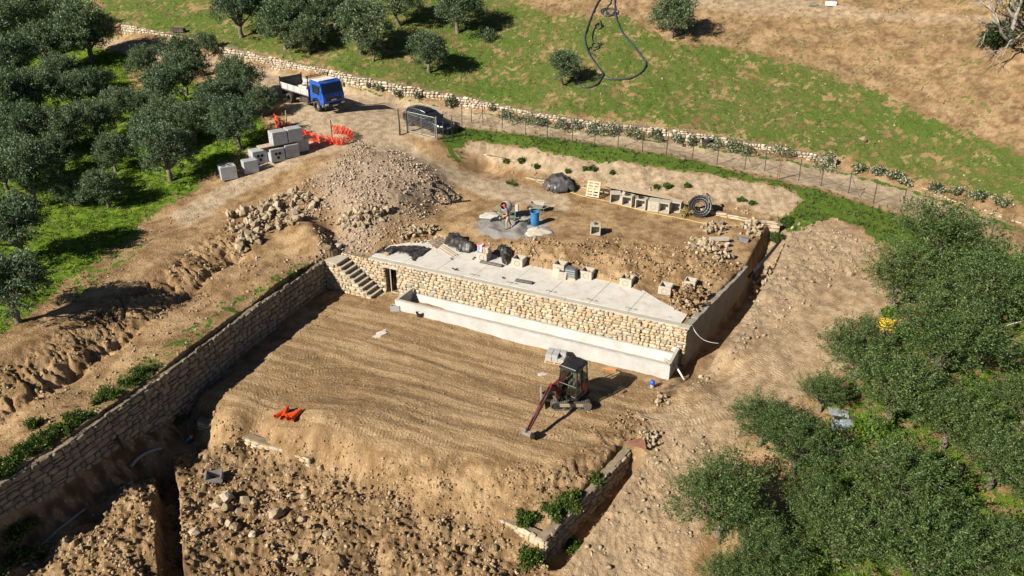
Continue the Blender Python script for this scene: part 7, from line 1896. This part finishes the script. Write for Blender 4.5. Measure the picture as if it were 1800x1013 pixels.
# ------------------------------------------------------------------ lower left: pipes in the ditch, buried bucket
P = [at(299, 683, 0.45), at(270, 728, -0.2), at(240, 772, -0.8)]
tag(MB().tube(catmull([p - P[0] for p in P], 4), 0.035, 8).build('black_pipe', M_BPIPE, None, smooth=True, loc=tuple(P[0])), 'long thin black pipe hanging down the left wall into the ditch', 'pipe')
P = [at(192, 753, 0.95), at(221, 790, 0.15)]
tag(MB().cyl((0, 0, 0), P[1] - P[0], 0.085, 12).build('black_pipe', M_BPIPE, None, smooth=True, loc=tuple(P[0])), 'thick short black pipe leaning on the left wall', 'pipe')
ground_hose('corrugated_hose', [(230, 822), (242, 809), (256, 800), (270, 793), (284, 789)], 0.09, simple('grey_corrugated', (0.26, 0.25, 0.24), 0.6, 0, 0.3, 14), 'curved grey corrugated hose lying in the left ditch', 'hose')
ground_hose('grey_pipe', [(60, 970), (90, 945), (120, 920), (150, 896)], 0.05, simple('grey_pipe_mat', (0.30, 0.29, 0.26), 0.7), 'straight grey pipe along the edge of the lower left ditch', 'pipe')
g = hit(335, 776); e = empty('pipe_plug', tuple(g), 0.5, 'green pipe end with an orange cap sticking out of the bank', 'pipe end')
MB().cyl((-0.24, -0.1, 0.08), (0.02, 0.0, 0.20), 0.085, 12).build('green_pipe', simple('teal_pipe', (0.02, 0.22, 0.18), 0.4), e, smooth=True)
MB().cyl((0.02, 0.0, 0.20), (0.07, 0.02, 0.22), 0.11, 12).build('white_ring', M_WHITE, e, smooth=True)
MB().lathe([(0.12, 0), (0.12, 0.08), (0.07, 0.14), (0.001, 0.15)], 12, Matrix.Translation((0.07, 0.02, 0.22)) @ Vector((0.26, 0.1, 0.12)).to_track_quat('Z', 'Y').to_matrix().to_4x4()).build('orange_cap', bpy.data.materials['orange_pvc'], e, smooth=True)
g = hit(380, 845); e = empty('spare_bucket', (g.x, g.y, g.z - 0.05), 0.25, 'spare toothed digger bucket half buried in the rubble', 'digger bucket')
M_DB = simple('grey_worn_bucket', (0.33, 0.32, 0.31), 0.5, 0.4, 0.2, 5, dirt=0.3)
pr = [(0.28, 0.42), (0.34, 0.2), (0.2, 0.0), (-0.1, -0.05), (-0.34, 0.1), (-0.40, 0.36)]
mb = MB(); vs = []
for x, z in pr: vs += [(x, -0.30, z), (x, 0.30, z)]
mb.add(vs, [(2 * i, 2 * i + 1, 2 * i + 3, 2 * i + 2) for i in range(5)])
for y in (-0.3, 0.3): mb.add([(x, y, z) for x, z in pr], [tuple(range(6))])
bo = mb.build('bucket_shell', M_DB, e); bo.modifiers.new('t', 'SOLIDIFY').thickness = 0.03
for k in range(4): MB().box((0.30, -0.24 + k * 0.16, 0.47), (0.05, 0.06, 0.16), taper=(1, 0.5)).build('tooth', M_DB, e)
MB().box((-0.40, 0, 0.40), (0.08, 0.66, 0.10)).build('rear_lip', M_DB, e)
# ------------------------------------------------------------------ concrete blocks at the orchard edge
M_BCON = simple('blue_grey_concrete', (0.36, 0.37, 0.37), 0.9, 0, 0.15, 3, bump=0.3)
def block(u, v, sx, sy, sz, rz, label, cells=None, slabs=0, lift=0.0, base=None):
    g = base if base is not None else hit(u, v)
    e = empty('concrete_block', (g.x, g.y, g.z + lift), rz, label, 'concrete block')
    if slabs:
        for k in range(slabs):
            y = -sy / 2 + sy * (k + 0.5) / slabs
            MB().box((0, y, sz / 2), (sx, sy / slabs - 0.05, sz), bev=0.03).build('slab', M_BCON, e)
    elif cells == 'top': hollow(e, sx, sy, sz, 0.14, M_BCON, 2); MB().box((0, 0, sz / 2), (sx - 0.29, 0.12, sz - 0.02)).build('middle_web', M_BCON, e)
    else:
        MB().box((0, 0, sz / 2), (sx, sy, sz), bev=0.04).build('block_body', M_BCON, e)
        if cells == 'front':
            for (x, z) in ((-0.12, 0.62), (0.15, 0.62), (0.02, 0.32)): MB().cyl((x, -sy / 2 - 0.004, sz * z), (x, -sy / 2 + 0.05, sz * z), 0.12, 12).build('hole', M_DARK, e)
    return e
BA = math.atan2((hit(530, 262) - hit(440, 290)).y, (hit(530, 262) - hit(440, 290)).x)
block(402, 313, 1.1, 0.95, 0.95, BA - 0.1, 'separate hollow concrete block farthest left, seen into its cells', 'top')
block(441, 302, 1.05, 0.75, 0.95, BA - 0.05, 'pair of upright concrete slabs left of the block stack', None, 2)
for (u, v, c, lab) in [(455, 285, 'front', 'left block of the lower row, with round holes'), (486, 282, 'front', 'second block of the lower row, with three round holes'), (511, 274, None, 'third block of the lower row, marked with a red line'), (528, 264, None, 'right end block of the lower row')]:
    block(u, v, 1.08, 1.0, 0.98, BA, lab, c)
gA = hit(511, 274); MB_red = MB().box((0, -0.505, 0.55), (0.5, 0.006, 0.035), rot=(0, 0.12, 0)).build('red_mark', simple('red_chalk', (0.5, 0.04, 0.03), 0.8), [o for o in COL.objects if o.get('label') == 'third block of the lower row, marked with a red line'][0])
g1 = hit(486, 281); g2 = hit(512, 273)
topz = max(g1.z, g2.z) + 1.0
A = Vector((g1.x - 1.2 * math.cos(BA), g1.y - 1.2 * math.sin(BA), topz))
tag(MB().box((2.1, 0.05, 0.03), (4.2, 0.85, 0.06)).build('board', M_WOOD_GREY, None, loc=tuple(A), rot=(0, -0.03, BA)), 'weathered board lying on the lower row of concrete blocks', 'board')
for k, lab in enumerate(['left upper group of three upright slabs on the block row', 'right upper group of three upright slabs on the block row']):
    q = A + Vector((math.cos(BA), math.sin(BA), 0)) * (1.55 + 1.2 * k) + Vector((0, 0, 0.10 + 0.04 * k))
    block(0, 0, 1.12, 0.95, 0.95, BA, lab, None, 3, base=q)
# ------------------------------------------------------------------ orange safety net, gate, fence
M_NET = simple('orange_net', (0.75, 0.055, 0.015), 0.5, 0, 0.1, 4)
def net(label, pts, posts):
    c = hit(*pts[0][:2])
    e = empty('safety_net', tuple(c), 0, label, 'safety net')
    L = catmull([hit(*p[:2]) for p in pts], 10); hs = np.interp(np.linspace(0, 1, len(L)), np.linspace(0, 1, len(pts)), [p[2] for p in pts])
    mb = MB(); n = len(L); rows = 11
    fine = []
    for i in range(n - 1):
        for k in range(4): fine.append((L[i].lerp(L[i + 1], k / 4), hs[i] + (hs[i + 1] - hs[i]) * k / 4))
    def pt(i, j):
        p, h = fine[i]; t = j / rows
        w = 0.10 * math.sin(i * 0.37) * math.sin(t * 3.1) + 0.05 * math.sin(i * 0.9 + j)
        d = fine[min(i + 1, len(fine) - 1)][0] - fine[max(i - 1, 0)][0]; nrm = Vector((-d.y, d.x, 0)).normalized()
        sag = 0.12 * abs(math.sin(i * 0.21)) * t
        return p - c + nrm * w + Vector((0, 0, 0.03 + h * t - sag))
    for i in range(len(fine) - 1):
        for j in range(rows):
            a, b_, cc, d_ = pt(i, j), pt(i + 1, j), pt(i + 1, j + 1), pt(i, j + 1)
            f1 = 0.52
            mb.quad(a, b_, b_.lerp(cc, f1), a.lerp(d_, f1))                      # horizontal strand
            mb.quad(a.lerp(d_, f1), a.lerp(b_, 0.42).lerp(d_.lerp(cc, 0.42), f1), d_.lerp(cc, 0.42), d_)   # upright strand
    mb.build('net_mesh', M_NET, e)
    for (u, v, h) in posts:
        g = hit(u, v); MB().cyl(g - c - Vector((0, 0, 0.2)), g - c + Vector((0.02, 0, h)), 0.04, 8).build('post', M_WOOD_GREY if u < 550 else simple('dark_post', (0.06, 0.045, 0.035), 0.9), e)
net('sagging orange safety net looped round two stakes below the truck', [(484, 222, 1.1), (500, 232, 1.05), (525, 243, 0.9), (555, 250, 0.75), (584, 254, 0.7), (602, 256, 0.65), (619, 247, 0.65), (608, 238, 0.7), (584, 236, 0.8)], [(505, 222, 1.3), (585, 253, 1.9)])
g0 = hit(716, 233); g1 = hit(768, 245)
M_GALV = simple('galvanised_tube', (0.22, 0.22, 0.215), 0.45, 0.5, 0.2, 5)
gt = empty('wire_gate', tuple(g0), rz_of(g1 - g0), 'galvanised wire mesh gate standing in front of the black car', 'gate')
GL = (g1 - g0).xy.length; dzg = g1.z - g0.z; GH = 1.72
for x in (0, GL): MB().box((x, 0, GH / 2 + dzg * x / GL), (0.10, 0.08, GH + 0.2)).build('gate_post', M_GALV, gt)
for x in (0.16, GL / 2, GL - 0.16): MB().box((x, 0, GH / 2 + 0.08 + dzg * x / GL), (0.045, 0.045, GH - 0.1)).build('upright', M_GALV, gt)
for z in (0.14, GH - 0.02): MB().tube([(0.14, 0, z + dzg * .1), (GL - 0.14, 0, z + dzg * .95)], 0.025, 6).build('rail', M_GALV, gt)
wm = MB()
for k in range(1, 13): wm.tube([(0.16, 0, 0.14 + k * 0.12 + dzg * .1), (GL - 0.16, 0, 0.14 + k * 0.12 + dzg * .95)], 0.006, 4, cap=False)
for k in range(1, int(GL / 0.12)): wm.tube([(k * 0.12 + 0.1, 0, 0.14 + dzg * k * .12 / GL), (k * 0.12 + 0.1, 0, GH - 0.02 + dzg * k * .12 / GL)], 0.005, 4, cap=False)
wmo = wm.build('wire_mesh', M_GALV, gt); wmo['kind'] = 'stuff'
g = hit(703, 238); tag(MB().tube([(0, 0, -0.2), (0.01, 0, 1.0), (-0.05, 0.02, 2.1)], 0, 8, radii=[0.07, 0.065, 0.05]).build('wooden_pole', simple('dark_wood_pole', (0.07, 0.052, 0.04), 0.9, 0, 0.3, 6), None, smooth=True, loc=tuple(g)), 'dark wooden pole left of the wire gate', 'pole')
FP = [(779, 250, 34), (795, 240, 34), (812, 220, 24), (829, 216, 26), (849, 220, 27), (883, 226, 30), (924, 237, 32), (962, 243, 30), (1006, 250, 35), (1045, 257, 34), (1086, 260, 30), (1129, 268, 35), (1171, 272, 32), (1216, 282, 37), (1260, 290, 37), (1309, 298, 35), (1344, 301, 35), (1404, 317, 35), (1443, 327, 39), (1491, 341, 36), (1535, 358, 36), (1584, 374, 34), (1631, 388, 34), (1679, 410, 36), (1738, 430, 36), (1790, 460, 44), (1845, 484, 44)]
fpos = [hit(u, v) for u, v, h in FP]
fe = empty('wire_fence', tuple(fpos[0]), 0, 'thin wire fence on green posts between the road and the grass strip', 'fence')
M_FP = simple('dark_green_post', (0.055, 0.075, 0.065), 0.6, 0.2, 0.2, 5)
tops = []
for i, (p, (u, v, h)) in enumerate(zip(fpos, FP)):
    q = p - fpos[0]; H = 1.5 if i < 25 else 1.6
    MB().box((0, 0, H / 2), (0.045, 0.045, H + 0.4)).build('post', M_FP, fe, loc=tuple(q), rot=(random.uniform(-.03, .03), random.uniform(-.03, .03), 0.4))
    tops.append(q)
    if i in (4, 15, 19):
        for nb_ in (i - 1, i + 1):
            d = (fpos[nb_] - p) * 0.45
            MB().cyl(tuple(q + Vector((0, 0, 1.3))), tuple(q + d + Vector((0, 0, 0.05))), 0.018, 6).build('brace', M_FP, fe)
for z in (0.08, 0.5, 0.95, 1.42):
    MB().tube([tuple(t + Vector((0, 0, z))) for t in tops], 0.006, 4).build('wire', M_GALV, fe)
nm_ = MB()
for a, b_ in zip(tops[:-1], tops[1:]):
    L = (b_ - a).length; n = int(L / 0.16)
    for k in range(n):
        for s in (-1, 1):
            x0 = k / n; x1 = min(max((k + s * 8) / n, 0), 1)
            zt = 0.08 + 1.34 * min(1, abs(x1 - x0) * n / 8)
            nm_.tube([tuple(a.lerp(b_, x0) + Vector((0, 0, 0.08))), tuple(a.lerp(b_, x1) + Vector((0, 0, zt)))], 0.0022, 3, cap=False)
mo = nm_.build('chain_link', M_GALV, fe); mo['kind'] = 'stuff'
for u, lab in ((1365, 'rusty leaning stake at the fence, left of its twin'), (1369, 'rusty upright stake at the fence beside its twin')):
    g = hit(u, 316); tag(MB().cyl((0, 0, -0.2), (0.1 if u == 1365 else 0.02, 0, 1.75), 0.028, 7).build('rusty_stake', simple('stake_rust', (0.20, 0.09, 0.05), 0.9), None, loc=tuple(g)), lab, 'stake')
# ------------------------------------------------------------------ hoses on the hillside
M_HOSE = simple('dark_hose', (0.045, 0.055, 0.062), 0.35, 0, 0.2, 3)
def H(l): return [(1000 + x / 6.33, y / 6.33) for x, y in l]
ground_hose('black_hose', H([(360, -60), (345, 0), (300, 80), (240, 220), (190, 370), (178, 460), (200, 560), (250, 660), (330, 760), (375, 830), (360, 890), (300, 960), (200, 992), (130, 970), (95, 920), (100, 880), (130, 850)]), 0.085, M_HOSE, 'long black hose with a hooked end curving down the grass slope', n=8)
ground_hose('black_hose', H([(500, -60), (508, 0), (515, 100), (530, 230), (580, 350), (660, 460), (760, 580), (830, 660), (855, 720), (830, 790), (760, 850), (660, 890), (540, 900), (450, 890), (390, 875)]), 0.085, M_HOSE, 'long black hose sweeping in a wide loop down the grass slope', n=8)
lp = [(430, 200)]
for k in range(28): a = 0.75 * k; lp.append((455 + 22 * math.sin(k) + (85 - k) * math.cos(a), 145 + 8 * math.cos(k * 1.7) + (48 - k * .5) * math.sin(a)))
ground_hose('hose_tangle', H([(470, -40), (465, 40), (420, 100)] + lp), 0.055, M_HOSE, 'tangled coil of black hose at the top of the grass slope', lift=0.03, k=4)
lp = [(350, 240)]
for k in range(12): a = 0.9 * k + 1; lp.append((335 + 46 * math.cos(a), 300 + 32 * math.sin(a)))
lp += [(280, 340), (258, 420), (270, 480)]
for k in range(12): a = 0.9 * k; lp.append((310 - k * 2 + 46 * math.cos(a), 500 + k * 4 + 30 * math.sin(a)))
lp += [(230, 540), (220, 590), (290, 625)]
ground_hose('hose_tangle', H(lp), 0.045, simple('thin_black_hose', (0.02, 0.022, 0.025), 0.4), 'thin black hose curled in small loops inside the big loop', lift=0.02, k=4)
def K(l): return [(730 + x / 16.88, 310 + y / 16.88) for x, y in l]
ground_hose('cable_tangle', K([(560, 240), (500, 300), (520, 370), (620, 380), (760, 460), (880, 560), (960, 640), (1060, 760), (1200, 760), (1330, 700), (1310, 620), (1150, 530), (960, 400), (820, 280), (700, 220), (600, 230)]), 0.055, M_BPIPE, 'long loop of black conduit on the edge of the gravel heap', lift=0.05)
ground_hose('cable_tangle', K([(560, 520), (480, 580), (480, 680), (600, 760), (760, 830), (900, 840), (1100, 800), (1300, 770), (1500, 750), (1640, 740)]), 0.05, M_BPIPE, 'black conduit curving from the gravel heap to the track', lift=0.04)
ground_hose('cable_tangle', K([(980, 700), (1000, 620), (1100, 600), (1170, 660), (1130, 750), (1040, 770), (980, 720)]), 0.04, M_BPIPE, 'small black conduit ring lying in the larger loop', lift=0.05)
A = hit(758, 337); tag(MB().box((0, 0, 0.1), (0.34, 0.22, 0.16), bev=0.03).build('cable_box', M_BLACKPL, None, loc=tuple(A), rot=(0.2, 0.2, 0.7)), 'flat black plastic case among the conduit loops', 'case')
# ------------------------------------------------------------------ right side: yellow coil on a pallet, scrap, cable
g = hit(1560, 590); pallet((g.x, g.y, g.z + 0.02), (0, 0, 1.1), 'pallet under the yellow coil, its end sticking out', M_WOOD, 1.2, 0.9)
M_YEL = simple('yellow_pipe', (0.66, 0.46, 0.03), 0.45, 0, 0.12, 4)
yc = empty('yellow_coil', (g.x + 0.1, g.y + 0.45, g.z + 0.18), 0, 'bright yellow pipe coil at the edge of the right thicket', 'pipe coil')
r_ = random.Random(3)
for j in range(9):
    rad = r_.uniform(0.30, 0.52); n = 26; tl = (r_.uniform(-.3, .3), r_.uniform(-.3, .3), 0); Mx = Euler(tl).to_matrix()
    MB().tube([Mx @ Vector((math.cos(a) * rad, math.sin(a) * rad * .85, 0)) + Vector((r_.uniform(-.02, .02), 0.02 * j, 0.05 * j + 0.05)) for a in np.linspace(0, 2 * math.pi, n)], 0.028, 6).build('pipe_turn', M_YEL, yc, smooth=True)
g = hit(1474, 727); tag(MB().box((0, 0, 0.05), (0.9, 0.5, 0.06), rot=(0.06, 0.05, 0)).build('metal_sheet', simple('pale_blue_grey_sheet', (0.36, 0.40, 0.41), 0.5, 0.2, 0.3, 4), None, loc=tuple(g), rot=(0, 0, -0.3)), 'pale grey sheet lying under the trees at the ramp edge', 'sheet')
g = hit(1485, 738); e = empty('metal_grille', tuple(g), -0.12, 'dark slotted grille lying below the pale sheet', 'grille')
for k in range(14): MB().box((-0.5 + k * 0.075, 0, 0.05), (0.035, 0.26, 0.06)).build('bar', M_CHASSIS, e)
MB().box((0, 0.14, 0.05), (1.1, 0.03, 0.06)).box((0, -0.14, 0.05), (1.1, 0.03, 0.06)).build('grille_frame', M_CHASSIS, e)
g = hit(1484, 752); tag(MB().box((0, 0, 0.2), (0.62, 0.42, 0.4), bev=0.1).build('plastic_tank', simple('grey_blue_tank', (0.26, 0.30, 0.33), 0.5, 0, 0.3, 5), None, loc=tuple(g), rot=(0.2, 0.1, 0.2)), 'grey plastic tank lying below the grille under the trees', 'tank')
bucket(1468, 752, 0.22, 0.34, 'grey bucket beside the plastic tank under the trees', simple('grey_bucket', (0.30, 0.33, 0.34), 0.5))
P = [at(1738, 579, 2.6), at(1770, 572, 2.65), at(1830, 556, 2.7)]
tag(MB().tube([p - P[0] for p in P], 0.025, 6).build('white_cable', M_WHITE, None, loc=tuple(P[0])), 'white cable stretched between the trees at the right edge', 'cable')
# ------------------------------------------------------------------ small things at the top
g = hit(1460, 9); tag(MB().box((0, 0, 0.2), (1.0, 0.6, 0.4), bev=0.02).build('white_crate', M_WHITE, None, loc=tuple(g), rot=(0, 0, -0.1)), 'white crate beside the track at the top right', 'crate')
g = hit(1428, 11); tag(MB().box((0, 0, 0.12), (0.9, 0.4, 0.24), bev=0.02).build('grey_crate', M_CONC_OLD, None, loc=tuple(g), rot=(0, 0, 0.1)), 'low grey crate left of the white crate at the top', 'crate')
g = hit(314, 58); e = empty('water_trough', (g.x, g.y, g.z), -0.3, 'long dark trough standing on top of the road wall, upper left', 'trough')
MB().box((0, -0.2, 0.22), (1.6, 0.05, 0.4)).box((0, 0.2, 0.22), (1.6, 0.05, 0.4)).box((-0.78, 0, 0.22), (0.05, 0.4, 0.38)).box((0.78, 0, 0.22), (0.05, 0.4, 0.38)).box((0, 0, 0.04), (1.55, 0.38, 0.05)).build('trough_body', M_CHASSIS, e)

# ------------------------------------------------------------------ people
def person(loc, rz, J, label, shirt, trousers, skin_c, cap_c, height=1.75, name='person'):
    """one continuous body grown over a posed skeleton; J: joint name -> position (x forward, y left, z up) in units of the body height"""
    rad = dict(pelvis=.085, waist=.072, chest=.092, neck=.034, head0=.046, head1=.056, head2=.040, shL=.048, shR=.048, elL=.030, elR=.030, wrL=.020, wrR=.020, haL=.022, haR=.022,
               hipL=.058, hipR=.058, knL=.040, knR=.040, anL=.026, anR=.026, toL=.022, toR=.022)
    names = list(rad); idx = {n: i for i, n in enumerate(names)}
    ed = [('pelvis', 'waist'), ('waist', 'chest'), ('chest', 'neck'), ('neck', 'head0'), ('head0', 'head1'), ('head1', 'head2'), ('chest', 'shL'), ('chest', 'shR'), ('shL', 'elL'), ('shR', 'elR'), ('elL', 'wrL'), ('elR', 'wrR'), ('wrL', 'haL'), ('wrR', 'haR'), ('pelvis', 'hipL'), ('pelvis', 'hipR'), ('hipL', 'knL'), ('hipR', 'knR'), ('knL', 'anL'), ('knR', 'anR'), ('anL', 'toL'), ('anR', 'toR')]
    V = [Vector(J[n]) * height for n in names]; E = [(idx[a], idx[b]) for a, b in ed]; R = [rad[n] * height for n in names]
    for s in 'LR':
        w, h = Vector(J['wr' + s]) * height, Vector(J['ha' + s]) * height
        d = (h - w).normalized(); sd_ = d.cross(Vector((0, 0, 1)));
        sd_ = sd_.normalized() if sd_.length > .1 else Vector((0, 1, 0))
        for k, off in enumerate((-0.9, -0.3, 0.3, 0.9)):
            b = len(V); p = h + sd_ * off * 0.028 + d * 0.03
            V += [p, p + d * (0.05 - 0.008 * abs(off)) + Vector((0, 0, -0.012)), p + d * 0.06 + Vector((0, 0, -0.042))]; R += [0.010, 0.009, 0.008]
            E += [(idx['ha' + s], b), (b, b + 1), (b + 1, b + 2)]
        b = len(V); p = w.lerp(h, 0.6) + sd_ * 0.045; V += [p, p + d * 0.045]; R += [0.011, 0.009]; E += [(idx['ha' + s], b), (b, b + 1)]
    me = bpy.data.meshes.new('sk'); me.from_pydata(V, E, []); o = bpy.data.objects.new('sk', me); COL.objects.link(o)
    o.modifiers.new('s', 'SKIN').use_smooth_shade = True
    sv = me.skin_vertices[0].data
    for i, r in enumerate(R): sv[i].radius = (r, r); sv[i].use_root = (i == 0)
    o.modifiers.new('d', 'SUBSURF').levels = 1
    dg = bpy.context.evaluated_depsgraph_get(); dg.update()
    bm_ = bpy.data.meshes.new_from_object(o.evaluated_get(dg)); bpy.data.objects.remove(o)
    bm_.materials.clear()
    ms = [simple('skin_' + label[:6], skin_c, 0.6, 0, 0.06), simple('shirt_' + label[:6], shirt, 0.9, 0, 0.15, 8), simple('trousers_' + label[:6], trousers, 0.9, 0, 0.15, 8), simple('boots', (0.10, 0.07, 0.05), 0.8), simple('hair', (0.05, 0.035, 0.025), 0.8)]
    for m in ms: bm_.materials.append(m)
    seg = {}
    def near(c):
        best = None
        for a, b in ed:
            A, B = Vector(J[a]) * height, Vector(J[b]) * height; d = B - A
            t = max(0, min(1, (c - A).dot(d) / max(d.length_squared, 1e-9))); q = (c - A - d * t).length - rad[a] * height * 0.7
            if best is None or q < best[0]: best = (q, a, b, t)
        return best
    for f in bm_.polygons:
        _, a, b, t = near(f.center)
        if b in ('head0', 'head1', 'head2') or a == 'neck': k = 4 if (b == 'head2' and t > 0.1) else 0
        elif b[:2] in ('wr', 'ha') or (b[:2] == 'el' and t > 0.45): k = 0
        elif a[:2] in ('kn', 'hi') or b[:3] == 'hip' or a == 'pelvis' and t < 0.35: k = 2
        elif a[:2] == 'an': k = 3
        else: k = 1
        f.material_index = k
    bm_.polygons.foreach_set('use_smooth', [True] * len(bm_.polygons))
    e = empty(name, loc, rz, label, 'person')
    link('body', bm_, e)
    h1, h2, h0 = Vector(J['head1']) * height, Vector(J['head2']) * height, Vector(J['head0']) * height
    up = (h2 - h0).normalized(); q = up.to_track_quat('Z', 'Y').to_matrix().to_4x4()
    MB().lathe([(0.108, 0.0), (0.112, 0.03), (0.09, 0.09), (0.04, 0.115), (0.001, 0.12)], 16, Matrix.Translation(h1 + up * 0.02) @ q).box(tuple(h1 + up * 0.03 + Vector((0.13, 0, -0.01))), (0.13, 0.16, 0.014)).build('cap', simple('red_cap', cap_c, 0.8), e, smooth=True, autos=50)
    MB().box(tuple(h1 + Vector((0.108, 0, -0.025))), (0.035, 0.028, 0.045), bev=0.01).build('nose', ms[0], e)
    for y in (-0.1, 0.1): MB().box(tuple(h1 + Vector((0, y, -0.02))), (0.04, 0.02, 0.055), bev=0.008).build('ear', ms[0], e)
    for y in (-0.035, 0.035): MB().box(tuple(h1 + Vector((0.095, y, 0.0))), (0.012, 0.024, 0.012)).build('eye', M_DARK, e)
    MB().box(tuple(h0 + Vector((0.088, 0, -0.005))), (0.012, 0.05, 0.010)).build('mouth', simple('lips', (0.35, 0.14, 0.11), 0.6), e)
    return e
STAND = dict(pelvis=(0, 0, .52), waist=(.01, 0, .60), chest=(.05, 0, .72), neck=(.09, 0, .835), head0=(.115, 0, .875), head1=(.135, 0, .925), head2=(.13, 0, .965),
             shL=(.05, .105, .79), shR=(.05, -.105, .79), elL=(.02, .15, .63), elR=(.06, -.14, .62), wrL=(.14, .10, .55), wrR=(.18, -.06, .60), haL=(.18, .07, .53), haR=(.23, -.03, .60),
             hipL=(-.01, .055, .50), hipR=(.0, -.055, .50), knL=(.06, .07, .28), knR=(-.04, -.06, .28), anL=(.05, .08, .045), anR=(-.15, -.06, .05), toL=(.13, .085, .02), toR=(-.07, -.065, .02))
g = hit(893, 403)
worker = person((g.x, g.y, g.z + 0.02), math.radians(176), STAND, 'worker in grey shirt, beige trousers and red cap holding a shovel', (0.20, 0.19, 0.19), (0.42, 0.31, 0.18), (0.50, 0.24, 0.15), (0.50, 0.05, 0.03))
bpy.context.view_layer.update()
wm_ = worker.matrix_world
A = wm_ @ Vector((0.20 * 1.75 - .15, 0.02, 0.55 * 1.75 - .05)); B = wm_ @ Vector((0.80, -0.16, 1.12))
hs = empty('shovel', tuple(A), 0, 'shovel with pale wooden handle held by the worker', 'shovel')
MB().tube([tuple(Vector((0, 0, 0)) - (B - A) * 0.25), tuple(B - A)], 0.022, 6).build('handle', M_WOOD, hs)
MB().box(tuple((B - A) * 1.12), (0.28, 0.20, 0.02), rot=(0, -0.2, rz_of(B - A)), bev=0.008).build('blade', M_STEEL, hs)
SIT = dict(pelvis=(0, 0, .06), waist=(-.01, 0, .14), chest=(.0, 0, .27), neck=(.03, 0, .375), head0=(.05, 0, .415), head1=(.065, 0, .465), head2=(.06, 0, .505),
           shL=(.0, .105, .33), shR=(.0, -.105, .33), elL=(.06, .15, .19), elR=(.06, -.15, .19), wrL=(.18, .16, .17), wrR=(.18, -.16, .17), haL=(.22, .16, .18), haR=(.22, -.16, .18),
           hipL=(.02, .055, .05), hipR=(.02, -.055, .05), knL=(.25, .08, .06), knR=(.25, -.08, .06), anL=(.27, .08, -.15), anR=(.27, -.08, -.15), toL=(.34, .08, -.17), toR=(.34, -.08, -.17))
p = exc_up.matrix_world @ Vector((-0.14, 0.19, 0.60))
person(tuple(p), exc_up.matrix_world.to_euler().z, SIT, 'driver in grey clothes and red cap sitting in the excavator cab', (0.22, 0.21, 0.20), (0.20, 0.19, 0.19), (0.45, 0.22, 0.14), (0.60, 0.03, 0.03), 1.6)
